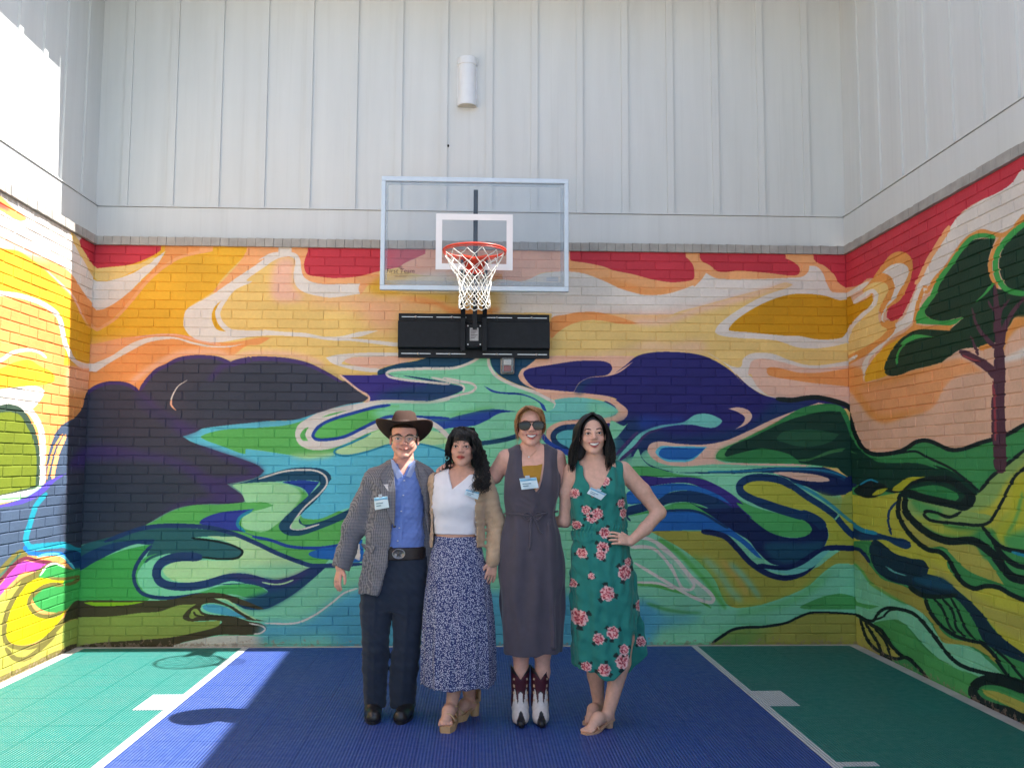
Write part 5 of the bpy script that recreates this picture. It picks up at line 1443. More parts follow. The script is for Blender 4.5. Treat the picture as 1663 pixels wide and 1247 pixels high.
class Field:
    def __init__(self, lo, hi, h):
        self.lo, self.h = np.array(lo, float), h
        n = np.ceil((np.array(hi) - self.lo) / h).astype(int) + 1
        self.D = np.full(n, 0.08, np.float32)
        self.ax = [self.lo[i] + h * np.arange(n[i]) for i in range(3)]

    def box(self, lo, hi):
        s = []
        for i in range(3):
            a = int(max(0, math.floor((lo[i] - self.lo[i]) / self.h))); b = int(min(self.D.shape[i], math.ceil((hi[i] - self.lo[i]) / self.h) + 1))
            if b <= a: return None, None
            s.append(slice(a, b))
        g = np.meshgrid(*[self.ax[i][s[i]] for i in range(3)], indexing='ij')
        return tuple(s), g

    def _in(self, s, d, k, op='add'):
        a = self.D[s]
        if op == 'add':
            if k > 0:
                h = np.clip(0.5 + 0.5 * (a - d) / k, 0, 1)
                self.D[s] = a * (1 - h) + d * h - k * h * (1 - h)
            else:
                self.D[s] = np.minimum(a, d)
        else:                                   # cut
            if k > 0:
                h = np.clip(0.5 - 0.5 * (a + d) / k, 0, 1)
                self.D[s] = a * (1 - h) - d * h + k * h * (1 - h)
            else:
                self.D[s] = np.maximum(a, -d)

    def cap(self, a, b, ra, rb, k=0.012, op='add'):
        a, b = np.array(a, float), np.array(b, float)
        m = max(ra, rb) + 0.06
        s, g = self.box(np.minimum(a, b) - m, np.maximum(a, b) + m)
        if s is None: return self
        ba = b - a
        px, py, pz = g[0] - a[0], g[1] - a[1], g[2] - a[2]
        t = np.clip((px * ba[0] + py * ba[1] + pz * ba[2]) / (ba @ ba + 1e-9), 0, 1)
        d = np.sqrt((px - t * ba[0]) ** 2 + (py - t * ba[1]) ** 2 + (pz - t * ba[2]) ** 2) - (ra + (rb - ra) * t)
        self._in(s, d.astype(np.float32), k, op)
        return self

    def chain(self, pts, rs, k=0.012):
        for i in range(len(pts) - 1): self.cap(pts[i], pts[i + 1], rs[i], rs[i + 1], k)
        return self

    def ell(self, c, r, R=None, k=0.012, op='add'):
        c, r = np.array(c, float), np.array(r, float)
        m = r.max() + 0.05
        s, g = self.box(c - m, c + m)
        if s is None: return self
        q = np.stack([g[0] - c[0], g[1] - c[1], g[2] - c[2]], -1)
        if R is not None: q = q @ R
        q0 = np.linalg.norm(q / r, axis=-1); q1 = np.linalg.norm(q / (r * r), axis=-1)
        d = q0 * (q0 - 1) / np.maximum(q1, 1e-6)
        self._in(s, d.astype(np.float32), k, op)
        return self

    def prof(self, P, k=0.012, out=0.0, op='add'):
        m = max(P.k[:, 3].max(), P.k[:, 4].max()) + 0.07
        lo = (P.k[:, 1].min() - m, P.k[:, 2].min() - m, P.z0 - 0.06); hi = (P.k[:, 1].max() + m, P.k[:, 2].max() + m, P.z1 + 0.06)
        s, g = self.box(lo, hi)
        if s is None: return self
        self._in(s, P.dist(*g, out).astype(np.float32), k, op)
        return self

    def cut(self, fn, k=0.0):
        """fn(X, Y, Z) > 0 is kept out"""
        g = np.meshgrid(*self.ax, indexing='ij', sparse=True)
        d = -np.asarray(fn(*g), np.float32)
        self._in((slice(None),) * 3, np.broadcast_to(d, self.D.shape), k, 'cut')
        return self

    def wrinkle(self, amp, freq, seed=0, stretch=(1, 1, 1), n=5):
        r = np.random.RandomState(seed)
        g = np.meshgrid(*self.ax, indexing='ij', sparse=True)
        tot = 0
        for _ in range(n):
            kv = r.normal(size=3) * freq * np.array(stretch); ph = r.uniform(0, 6.28)
            tot = tot + np.sin(g[0] * kv[0] + g[1] * kv[1] + g[2] * kv[2] + ph)
        self.D += (amp / n * 1.6 * tot).astype(np.float32)
        return self

    def mesh(self, name):
        D = self.D
        D[0], D[-1], D[:, 0], D[:, -1], D[:, :, 0], D[:, :, -1] = (0.05,) * 6
        s = D < 0
        n = np.array(D.shape)
        cs = [(i, j, k) for i in (0, 1) for j in (0, 1) for k in (0, 1)]
        sl = lambda c: tuple(slice(c[a], n[a] - 1 + c[a]) for a in range(3))
        cnt = np.zeros(tuple(n - 1), np.uint8)
        for c in cs: cnt += s[sl(c)]
        act = (cnt > 0) & (cnt < 8)
        I = np.argwhere(act)
        idx = np.full(act.shape, -1, np.int32)
        idx[act] = np.arange(len(I))
        val = {c: D[I[:, 0] + c[0], I[:, 1] + c[1], I[:, 2] + c[2]] for c in cs}
        pos = np.zeros((len(I), 3)); w = np.zeros(len(I))
        for c in cs:
            for a in range(3):
                if c[a] == 0:
                    e = list(c); e[a] = 1; e = tuple(e)
                    va, vb = val[c], val[e]
                    x = (va < 0) != (vb < 0)
                    t = np.where(x, va / np.where(x, va - vb, 1), 0)
                    pp = np.tile(np.array(c, float), (len(I), 1)); pp[:, a] += t
                    pos[x] += pp[x]; w[x] += 1
        V = (I + pos / w[:, None]) * self.h + self.lo
        F = []
        for a in range(3):
            b, c = (a + 1) % 3, (a + 2) % 3
            m = [slice(1, n[q] - 1) for q in range(3)]
            m0, m1 = list(m), list(m)
            m0[a] = slice(0, n[a] - 1); m1[a] = slice(1, n[a])
            s0, s1 = s[tuple(m0)], s[tuple(m1)]
            E = np.argwhere(s0 != s1)
            inside = s0[tuple(E.T)]
            base = E.copy(); base[:, b] += 1; base[:, c] += 1
            q = []
            for db, dc in ((-1, -1), (0, -1), (0, 0), (-1, 0)):
                r = base.copy(); r[:, b] += db; r[:, c] += dc
                q.append(idx[tuple(r.T)])
            q = np.stack(q, 1)
            q[~inside] = q[~inside][:, ::-1]
            F.append(q)
        F = np.concatenate(F)
        F = F[(F >= 0).all(1)]
        me = bpy.data.meshes.new(name)
        me.vertices.add(len(V)); me.vertices.foreach_set('co', V.astype(np.float32).ravel())
        me.loops.add(F.size); me.loops.foreach_set('vertex_index', F.astype(np.int32).ravel())
        me.polygons.add(len(F)); me.polygons.foreach_set('loop_start', np.arange(0, F.size, 4, dtype=np.int32))
        me.polygons.foreach_set('loop_total', np.full(len(F), 4, np.int32))
        me.polygons.foreach_set('use_smooth', np.ones(len(F), bool))
        me.update(calc_edges=True)
        return me, V


def colour_mesh(me, C):
    a = me.color_attributes.new('Col', 'FLOAT_COLOR', 'POINT')
    a.data.foreach_set('color', np.concatenate([C, np.ones((len(C), 1))], 1).astype(np.float32).ravel())


def attr_mat(name, rough=0.6, var=0.06, nscale=40, bump=0.0, bscale=300, spec=0.4, sheen=0.0):
    t = NT(name)
    p = t.pos()
    at_ = t.n('Attribute'); at_.attribute_name = 'Col'
    g = t.n('VectorMath', operation='SCALE'); t.l(at_.outputs['Color'], g.inputs[0])
    t.l(t.maprange(t.noise(nscale, 4.0, p), 0.25, 0.75, 1 - var, 1 + var), g.inputs['Scale'])
    t.l(g.outputs[0], t.bsdf.inputs['Base Color'])
    t.set(Roughness=rough)
    t.bsdf.inputs['Specular IOR Level'].default_value = spec
    t.bsdf.inputs['Sheen Weight'].default_value = sheen
    if bump: t.bump(t.noise(bscale, 3.0, p), bump, 0.002)
    return t.m


def cloth(name, col, rough=0.85, var=0.10, nscale=25, sheen=0.15, bump=0.25):
    t = NT(name)
    p = t.pos()
    g = t.n('VectorMath', operation='SCALE'); g.inputs[0].default_value = col
    t.l(t.maprange(t.noise(nscale, 5.0, p), 0.25, 0.75, 1 - var, 1 + var), g.inputs['Scale'])
    t.l(g.outputs[0], t.bsdf.inputs['Base Color'])
    t.set(Roughness=rough)
    t.bsdf.inputs['Specular IOR Level'].default_value = 0.25
    t.bsdf.inputs['Sheen Weight'].default_value = sheen
    t.bump(t.noise(420, 2.0, p), bump, 0.0015)
    return t.m


def plain(me, mat):
    me.materials.clear(); me.materials.append(mat)
    return me


M_skin = attr_mat('skin', 0.52, 0.11, 42, 0.2, 420)
M_skin.node_tree.nodes['Principled BSDF'].inputs['Subsurface Weight'].default_value = 0.12
M_skin.node_tree.nodes['Principled BSDF'].inputs['Subsurface Radius'].default_value = (0.012, 0.005, 0.003)
M_skin.node_tree.nodes['Principled BSDF'].inputs['Subsurface Scale'].default_value = 1.0


def rot(yaw=0, pitch=0, roll=0):
    return np.array(Matrix.Rotation(yaw, 3, 'Z') @ Matrix.Rotation(pitch, 3, 'X') @ Matrix.Rotation(roll, 3, 'Y'))


class Head:
    """local frame: x to the viewer's right, -y out of the face, z up from the chin; unit = head height"""
    def __init__(self, chin, s, yaw=0, pitch=0, roll=0, wide=1.0):
        self.c, self.s, self.R, self.wd = np.array(chin, float), s, rot(yaw, pitch, roll), wide

    def w(self, x, y, z):
        return self.c + self.s * (self.R @ np.array([x * self.wd, y, z]))

    def local(self, V):
        q = ((V - self.c) / self.s) @ self.R
        q[:, 0] /= self.wd
        return q

    def add(self, F, mouth='closed', jaw=1.0, nose=1.0):
        s, R, w = self.s, self.R, self.w
        E = lambda c, r, k=0.02, op='add': F.ell(w(*c), np.array([r[0] * self.wd, r[1], r[2]]) * s, R, k * s, op)
        C = lambda a, b, ra, rb, k=0.02: F.cap(w(*a), w(*b), ra * s, rb * s, k * s)
        E((0, 0.07, 0.67), (0.335, 0.42, 0.335))
        E((0, -0.09, 0.42), (0.285, 0.285, 0.40), 0.06)
        for q in (-1, 1):
            C((q * 0.235 * jaw, 0.04, 0.30), (q * 0.06, -0.26, 0.085), 0.085, 0.075, 0.08)
            E((q * 0.165, -0.245, 0.375), (0.10, 0.085, 0.085), 0.06)
            E((q * 0.345, 0.07, 0.455), (0.035, 0.085, 0.125), 0.02)
            E((q * 0.362, 0.055, 0.46), (0.018, 0.05, 0.075), 0.01, 'cut')
        E((0, -0.285, 0.075), (0.095, 0.085, 0.075), 0.05)
        C((-0.15, -0.315, 0.585), (0.15, -0.315, 0.585), 0.055, 0.055, 0.05)
        for q in (-1, 1):
            E((q * 0.145, -0.425, 0.505), (0.085, 0.085, 0.052), 0.035, 'cut')
        C((0, -0.355, 0.55), (0, -0.45 * nose, 0.395), 0.035, 0.05, 0.03)
        for q in (-1, 1):
            E((q * 0.052, -0.405, 0.372), (0.045, 0.05, 0.036), 0.025)
            # eyelids
            C((q * 0.075, -0.352, 0.512), (q * 0.145, -0.372, 0.548), 0.017, 0.02, 0.008)
            C((q * 0.145, -0.372, 0.548), (q * 0.215, -0.335, 0.518), 0.02, 0.017, 0.008)
            C((q * 0.08, -0.348, 0.488), (q * 0.145, -0.362, 0.466), 0.014, 0.016, 0.01)
            C((q * 0.145, -0.362, 0.466), (q * 0.212, -0.325, 0.492), 0.016, 0.014, 0.01)
        if mouth == 'closed':
            for q in (-1, 1):
                C((0, -0.405, 0.245), (q * 0.105, -0.368, 0.238), 0.026, 0.012, 0.012)
                C((0, -0.398, 0.205), (q * 0.095, -0.365, 0.232), 0.032, 0.012, 0.012)
        elif mouth == 'smirk':
            for q in (-1, 1):
                C((0, -0.392, 0.238), (q * 0.115, -0.352, 0.255), 0.018, 0.010, 0.014)
                C((0, -0.388, 0.208), (q * 0.105, -0.35, 0.248), 0.024, 0.010, 0.014)
                E((q * 0.175, -0.29, 0.32), (0.06, 0.06, 0.07), 0.04)
        else:
            for q in (-1, 1):
                C((0, -0.396, 0.262), (q * 0.08, -0.378, 0.268), 0.018, 0.016, 0.010)
                C((q * 0.08, -0.378, 0.268), (q * 0.155, -0.315, 0.292), 0.016, 0.009, 0.010)
                C((0, -0.388, 0.178), (q * 0.09, -0.368, 0.208), 0.022, 0.018, 0.010)
                C((q * 0.09, -0.368, 0.208), (q * 0.155, -0.312, 0.284), 0.018, 0.009, 0.010)
                E((q * 0.19, -0.275, 0.36), (0.07, 0.07, 0.08), 0.05)
            for x, z, r in ((0, .222, .034), (.05, .226, .032), (-.05, .226, .032), (.095, .243, .024), (-.095, .243, .024)):
                E((x, -0.405 + 2.6 * x * x, z), (0.04, 0.05, r), 0.006, 'cut')

    def colours(self, V, skin, lip, mouth='closed', blush=0.25, stubble=0.0, liner=0.5):
        C = np.tile(np.array(skin, float), (len(V), 1))
        L = self.local(V)
        on = (L[:, 2] > -0.15) & (L[:, 2] < 1.3) & (np.abs(L[:, 0]) < 0.6) & (np.abs(L[:, 1]) < 0.8)
        x, y, z = L.T
        ax = np.abs(x)
        front = on & (y < -0.05)

        def blend(m, col):
            m = (np.clip(m, 0, 1) * front)[:, None]
            C[:] = C * (1 - m) + np.array(col) * m
        sk = np.array(skin)
        blend(blush * np.exp(-((ax - 0.19) / 0.10) ** 2 - ((z - 0.37) / 0.09) ** 2), sk * np.array([1.05, 0.66, 0.62]))
        blend(0.30 * np.exp(-(ax / 0.07) ** 2 - ((z - 0.38) / 0.06) ** 2), sk * np.array([1.0, 0.72, 0.68]))
        blend(0.45 * np.exp(-((ax - 0.145) / 0.09) ** 2 - ((z - 0.49) / 0.055) ** 2), sk * np.array([0.66, 0.52, 0.50]))
        if stubble:
            blend(stubble * (1 / (1 + np.exp((z - 0.27) / 0.02))) * (z > -0.02), sk * 0.72)
        if mouth == 'closed':
            d = np.abs(z - (0.226 + 0.05 * ax)) / np.maximum(0.05 * (1 - (ax / 0.125) ** 2), 1e-3)
            blend(np.where((ax < 0.125) & (y < -0.30), 1.6 - 1.2 * d, 0), lip)
            blend(np.where((ax < 0.11) & (y < -0.3), 1.2 - np.abs(z - 0.226 - 0.06 * ax) / 0.012, 0), np.array(lip) * 0.35)
        elif mouth == 'smirk':
            blend(np.where((ax < 0.13) & (y < -0.3), 1.3 - np.abs(z - (0.222 + 0.22 * ax)) / 0.026, 0), lip)
            blend(np.where((ax < 0.12) & (y < -0.3), 1.3 - np.abs(z - (0.224 + 0.22 * ax)) / 0.010, 0), np.array(lip) * 0.3)
        else:
            zu, zl = 0.255 + 1.45 * ax ** 2, 0.188 + 4.1 * ax ** 2
            band = np.maximum((z - (zu + 0.030 * (1 - (ax / 0.16) ** 2))) / 0.008, ((zl - 0.036 * (1 - (ax / 0.16) ** 2)) - z) / 0.008)
            blend(np.where((ax < 0.15) & (y < -0.30), 0.9 - band, 0) * 0.85, lip)
            blend(np.where((ax < 0.12) & (y > -0.372) & (y < -0.29) & (z < zu) & (z > zl), 0.9, 0), np.array(lip) * 0.18)
        up = np.abs(z - (0.53 - 4.5 * (ax - 0.147) ** 2))
        blend(liner * np.where((ax > 0.06) & (ax < 0.235) & (y < -0.28), 1.3 - up / 0.014, 0), (0.02, 0.013, 0.01))
        return C

    def extras(self, person, iris, brow, brow_t=0.016, teeth=False, eyes=True):
        s = self.s
        M_eye = EYE
        for q in (-1, 1):
            if eyes:
                e = MB()
                n, m = 12, 8
                vs, fs, cl = [], [], []
                for i in range(m + 1):
                    for k in range(n):
                        a, b = math.pi * i / m, 2 * math.pi * k / n
                        vs.append((0.058 * math.sin(a) * math.cos(b), -0.058 * math.cos(a), 0.058 * math.sin(a) * math.sin(b)))
                        cl.append((0.004, 0.004, 0.004) if a < 0.32 else iris if a < 0.68 else (0.68, 0.66, 0.64))
                for i in range(m):
                    for k in range(n):
                        fs.append((i * n + k, i * n + (k + 1) % n, (i + 1) * n + (k + 1) % n, (i + 1) * n + k))
                V = np.array([self.w(q * 0.145 + v[0], -0.315 + v[1], 0.507 + v[2]) for v in vs])
                me = mesh_from('eye', V, fs, True); colour_mesh(me, np.array(cl)); plain(me, M_eye)
                put('eye', me, person)
            b = MB()
            b.tube([self.w(q * 0.07, -0.372, 0.598), self.w(q * 0.13, -0.378, 0.622), self.w(q * 0.19, -0.352, 0.618), self.w(q * 0.245, -0.30, 0.585)],
                   [brow_t * s * 0.9, brow_t * s, brow_t * s * 0.8, brow_t * s * 0.3], 6, sq=0.7)
            b.build('eyebrow', brow, person)
        if teeth:
            t = MB()
            n = 12
            vs, fs = [], []
            for i in range(n + 1):
                a = -1 + 2 * i / n
                x = 0.128 * a
                y = -0.376 + 0.055 * a * a
                z = 0.262 + 0.020 * a * a
                hgt = 0.056 * (1 - 0.62 * a * a)
                vs += [self.w(x, y, z), self.w(x, y + 0.004, z - hgt)]
            for i in range(n): fs.append((2 * i, 2 * i + 1, 2 * i + 3, 2 * i + 2))
            t.add(vs, fs, True)
            t.build('teeth', M_teeth, person)


EYE = attr_mat('eye_ball', 0.15, 0.02)
M_teeth = simple('teeth', (0.80, 0.78, 0.72), 0.3, var=0.02)


def hand(F, wrist, dirv, side, palm_n, s=1.0, curl=0.35, spread=0.10, r=0.0085):
    """palm plus five fingers grown into a body field; dirv along the hand, side towards the thumb, palm_n out of the palm"""
    d = np.array(dirv, float); d /= np.linalg.norm(d)
    t = np.array(side, float); t -= d * (t @ d); t /= np.linalg.norm(t)
    n = np.cross(d, t)
    if n @ np.array(palm_n, float) < 0: n = -n
    w = np.array(wrist, float)
    P = lambda a, b, c=0.0: w + s * (a * d + b * t + c * n)
    for b in (-0.028, -0.010, 0.010, 0.028):
        F.cap(P(0.006, b * 0.6), P(0.085, b), 0.016 * s, 0.0125 * s, 0.006)
    L = {0.033: 0.072, 0.011: 0.082, -0.011: 0.076, -0.032: 0.058}
    for b, ln in L.items():
        a0 = P(0.082, b)
        q0 = d * math.cos(curl * 0.5) + n * math.sin(curl * 0.5) + t * spread * (b / 0.033)
        q1 = d * math.cos(curl * 1.5) + n * math.sin(curl * 1.5) + t * spread * 0.6 * (b / 0.033)
        q2 = d * math.cos(curl * 2.3) + n * math.sin(curl * 2.3)
        p1 = a0 + q0 * ln * 0.45 * s; p2 = p1 + q1 * ln * 0.32 * s; p3 = p2 + q2 * ln * 0.23 * s
        F.chain([a0, p1, p2, p3], [r * 1.08 * s, r * s, r * 0.92 * s, r * 0.8 * s], 0.002)
    a0 = P(0.018, 0.026, 0.004)
    p1 = P(0.052, 0.052, 0.016); p2 = P(0.085, 0.060, 0.024); p3 = P(0.106, 0.058, 0.028)
    F.chain([a0, p1, p2, p3], [0.015 * s, 0.0115 * s, 0.0098 * s, 0.0085 * s], 0.004)


def patch(name, pts, Y, surf, lift, thick, mat, person, n=None):
    """a flat piece of cloth or card lying on a curved front: outline in photo pixels"""
    P = []
    for u, v in pts:
        p = at(u, v, Y)
        for _ in range(2):
            y = float(surf(p[0], p[2])) - lift
            p = at(u, v, y)
        P.append(p)
    P = np.array(P)
    k = len(P)
    back = P + np.array([0, thick, 0])
    c0, c1 = P.mean(0), back.mean(0)
    m0 = at(np.mean([q[0] for q in pts]), np.mean([q[1] for q in pts]), float(surf(c0[0], c0[2])) - lift)
    vs = list(P) + list(back) + [m0]
    fs = [(i, (i + 1) % k, 2 * k) for i in range(k)] + [(i, i + k, (i + 1) % k + k, (i + 1) % k) for i in range(k)] + [tuple(range(k, 2 * k))]
    me = mesh_from(name, vs, fs)
    me.materials.append(mat)
    bm = me
    return put(name, me, person)


def spline(pts, n=14):
    P = np.array(pts, float)
    if len(P) == 2: return [P[0] + (P[1] - P[0]) * t for t in np.linspace(0, 1, n)]
    t = np.linspace(0, len(P) - 1, n)
    k = np.arange(len(P))
    return list(np.stack([hermite(k, P[:, i], t) for i in range(3)], 1))


def locks(M, stations, n, r=0.006, wave=0.004, wl=0.05, seed=1, pts=16, taper=0.25):
    """hair locks through a row of stations (centre, spread a, spread b)"""
    rn = random.Random(seed)
    n, r = int(n * 2.6), r * 0.60
    S = [(np.array(c, float), np.array(a, float), np.array(b, float)) for c, a, b in stations]
    for i in range(n):
        a = -1 + 2 * (i + rn.random()) / n; b = rn.uniform(-1, 1)
        ctr = [c + a * va + b * vb for c, va, vb in S]
        ctr[-1] = ctr[-1] + np.array([rn.uniform(-1, 1) * 0.008, rn.uniform(-1, 1) * 0.006, rn.uniform(-1, 1) * 0.022])
        P = spline(ctr, pts)
        ph, ph2 = rn.uniform(0, 6.3), rn.uniform(0, 6.3)
        ln = 0
        out = []
        for j, p in enumerate(P):
            if j: ln += np.linalg.norm(P[j] - P[j - 1])
            f = min(1.0, j / (pts * 0.35))
            out.append(p + wave * f * np.array([math.sin(ln / wl * 6.28 + ph), 0.7 * math.cos(ln / wl * 6.28 + ph2), 0]))
        rr = r * rn.uniform(0.6, 1.3)
        M.tube(out, [rr * (1 - (1 - taper) * (j / (pts - 1)) ** 1.6) for j in range(pts)], 5, sq=rn.uniform(0.5, 0.8))


def hair_mat(name, dark, light, rough=0.42):
    t = NT(name)
    p = t.pos()
    mp = t.n('Mapping'); mp.inputs['Scale'].default_value = (220, 220, 16); t.l(p, mp.inputs[0])
    f = t.maprange(t.noise(1.0, 4.0, mp.outputs[0], 0.7), 0.3, 0.75, 0.0, 1.0)
    c = t.mix(f, dark, light)
    t.l(c, t.bsdf.inputs['Base Color'])
    t.set(Roughness=rough)
    t.bsdf.inputs['Anisotropic'].default_value = 0.4
    t.bump(t.noise(1.3, 3.0, mp.outputs[0]), 0.5, 0.003)
    return t.m


M_bcard = simple('badge_card', srgb(206, 226, 232), 0.35, var=0.04)
M_bhead = simple('badge_header', srgb(120, 176, 204), 0.35, var=0.05)
M_bink = simple('badge_print', srgb(120, 150, 165), 0.5)
M_bclip = simple('badge_clip', srgb(170, 186, 196), 0.3)
M_btn = simple('button_pearl', (0.70, 0.70, 0.72), 0.3)


def badge(person, corners, Y, surf0, up=0.0):
    """name card in a clear holder: corners in photo pixels, top-left clockwise"""
    surf = lambda x, z: surf0(x, z) - up
    C = np.array(corners, float)
    q = lambda a, b: tuple(C[0] * (1 - a) * (1 - b) + C[1] * a * (1 - b) + C[2] * a * b + C[3] * (1 - a) * b)
    card = patch('name_badge', [q(0, 0), q(1, 0), q(1, 1), q(0, 1)], Y, surf, 0.017, 0.0025, M_bcard, person)
    for nm, r, m in (('badge_header', (0.02, 0.98, 0.03, 0.27), M_bhead), ('badge_clip', (0.36, 0.62, -0.22, 0.10), M_bclip)):
        o = patch(nm, [q(r[0], r[2]), q(r[1], r[2]), q(r[1], r[3]), q(r[0], r[3])], Y, surf, 0.0185 if nm == 'badge_header' else 0.020, 0.0012, m, card)
    for k, (a, b) in enumerate(((0.12, 0.62), (0.12, 0.45))):
        z = 0.46 + 0.2 * k
        patch('badge_print', [q(a, z), q(b, z), q(b, z + 0.09), q(a, z + 0.09)], Y, surf, 0.0186, 0.001, M_bink, card)
    return card


def person(label, loc):
    return tag(empty('person', loc), label, 'person', 'four people standing in a row')

# ================================================================== the man in the hat
SK1 = srgb(214, 158, 138)
YM = 5.40
man = person('person in brown wide-brimmed hat, checked grey blazer, blue shirt and dark trousers', (at(630, 1175, 5.35)[0], 5.38, 0))
hd = Head(at(655.5, 744, YM - 0.06), 0.228, yaw=0.05, pitch=0.02, roll=0.02, wide=1.03)
trunk = Prof(YM, [(962, 606, 676, .095), (930, 594, 688, .115), (890, 598, 690, .115), (850, 606, 688, .112), (800, 606, 690, .118), (772, 606, 694, .105), (757, 622, 684, .085), (748, 638, 672, .062)])
F = Field((-1.15, 5.0, -0.02), (0.05, 5.75, 1.85), 0.0045)
F.prof(trunk, 0.02, -0.012)
F.chain([at(655, 775, YM + .01), at(655.5, 738, YM - .01)], [.064, .058], 0.03)
hd.add(F, 'smirk', 1.0, 1.03)
for u0, u1, u2 in ((612, 609, 609), (664, 660, 655)):
    F.chain([at(u0, 950, YM), at(u1, 1040, YM - .01), at(u2, 1150, YM + .02)], [.075, .055, .04], 0.02)
wr = at(553, 921, YM - .02)
F.chain([at(606, 780, YM), at(573, 855, YM + .01), wr], [.04, .036, .03], 0.015)
hand(F, wr, at(545, 957, YM - .05) - wr, (0.6, -0.8, 0.1), (0.5, 0.8, 0), 0.86, 0.30, 0.10, 0.0084)
F.chain([at(690, 775, YM + .02), at(712, 850, YM + .12), at(745, 880, YM + .10)], [.05, .042, .03], 0.015)
me, V = F.mesh('body')
C = hd.colours(V, SK1, srgb(186, 108, 96), 'smirk', 0.3, 0.12, 0.35)
colour_mesh(me, C); put('body', plain(me, M_skin), man)
M_brow1 = simple('brow_brown', (0.045, 0.028, 0.02), 0.8)
hd.extras(man, (0.05, 0.06, 0.05), M_brow1, 0.017)
# short brown hair under the hat
M_hair1 = hair_mat('dark_brown_hair', (0.012, 0.008, 0.006), (0.05, 0.03, 0.02))
F = Field(hd.c + np.array([-.16, -.16, .06]), hd.c + np.array([.16, .22, .26]), 0.0045)
F.ell(hd.w(0, .075, .665), np.array([.352, .43, .345]) * hd.s, hd.R, 0)
F.cut(lambda X, Y, Z: np.maximum(np.minimum(hd.c[1] - 0.028 - Y, hd.c[2] + 0.175 - Z), hd.c[2] + 0.10 - Z))
me, V = F.mesh('hair'); put('hair', plain(me, M_hair1), man)
# trousers
M_trouser = cloth('charcoal_wool', srgb(38, 47, 62), 0.85, 0.12, 30)
legL = Prof(YM, [(1152, 592, 625, .062, .03), (1136, 590, 627, .068, .025), (1100, 590, 627, .07, .015), (1040, 587, 633, .076, -.005), (1000, 585, 636, .088), (950, 590, 640, .092), (905, 600, 650, .095)], 2.1)
legR = Prof(YM, [(1152, 634, 670, .062, .025), (1136, 632, 674, .068, .02), (1100, 634, 678, .07, .01), (1040, 637, 683, .076, -.01), (1000, 637, 688, .088), (950, 634, 693, .10), (905, 628, 692, .10)], 2.1)
hips = Prof(YM, [(990, 594, 686, .085), (970, 590, 692, .100), (950, 592, 691, .108), (920, 597, 690, .11), (893, 600, 690, .112)])
F = Field((-1.0, 5.15, 0.05), (-0.05, 5.65, 1.12), 0.0055)
F.prof(legL, 0.01).prof(legR, 0.01).prof(hips, 0.035)
F.wrinkle(0.0055, 30, 4, (1, 1, .7)).wrinkle(0.0035, 62, 9)
# front creases
for P_ in (legL, legR):
    zc = np.linspace(P_.z0 + .02, P_.z1 - .05, 6)
    for a, b in zip(zc[:-1], zc[1:]):
        ca, cb = P_.at(a), P_.at(b)
        F.cap((ca[0], ca[1] - ca[3] + .004, a), (cb[0], cb[1] - cb[3] + .004, b), .007, .007, .012)
me, V = F.mesh('trousers'); put('trousers', plain(me, M_trouser), man)
# shirt
M_collar = cloth('pale_collar', srgb(150, 164, 204), 0.8, 0.06, 60)
M_shirt = cloth('blue_chambray', srgb(106, 130, 192), 0.8, 0.08, 60)
F = Field((-0.9, 5.2, 0.98), (-0.05, 5.6, 1.60), 0.0055)
F.prof(trunk, 0.0, 0.004)
F.cap(at(655, 771, YM + .01), at(655, 758, YM + .005), .073, .070, .02)
F.cut(lambda X, Y, Z: at(655, 897, YM)[2] - Z)
_vz, _vx = at(657, 775, YM)[2], at(657, 775, YM)[0]
F.cut(lambda X, Y, Z: np.minimum((Z - _vz) * 0.42 - np.abs(X - _vx), 5.385 - Y), 0.004)
F.cut(lambda X, Y, Z: Z - at(655, 747, YM)[2] - (Y - 5.4) * 0.3)
F.wrinkle(0.005, 42, 3).wrinkle(0.002, 90, 5)
me, V = F.mesh('shirt'); put('shirt', plain(me, M_shirt), man)
sfr = lambda x, z: trunk.front(x, z, 0.006)
cfr = lambda x, z: YM - 0.03 - math.sqrt(max(0.082 ** 2 - min(abs(x - at(655, 760, YM)[0]), 0.075) ** 2, 1e-4))
for pts in (((634.5, 745), (639, 747), (655, 772), (645, 778), (638.5, 769)), ((674, 747), (670, 749), (659, 773), (668, 776), (676, 769))):
    patch('collar', pts, YM, cfr, 0.014, 0.008, M_collar, man)
patch('placket', [(654, 778), (660, 778), (652, 884), (645, 884)], YM, sfr, 0.003, 0.004, M_shirt, man)
for u, v in ((656.5, 780), (655, 804), (651.5, 830), (648.5, 857), (646, 878)):
    p = at(u, v, float(sfr(at(u, v, YM)[0], at(u, v, YM)[2])) - 0.006)
    MB().lathe([(0.0001, .0032), (.0042, .0026), (.0055, 0), (.0042, -.0026), (.0001, -.0032)], p, 8).build('shirt_button', M_btn, man)
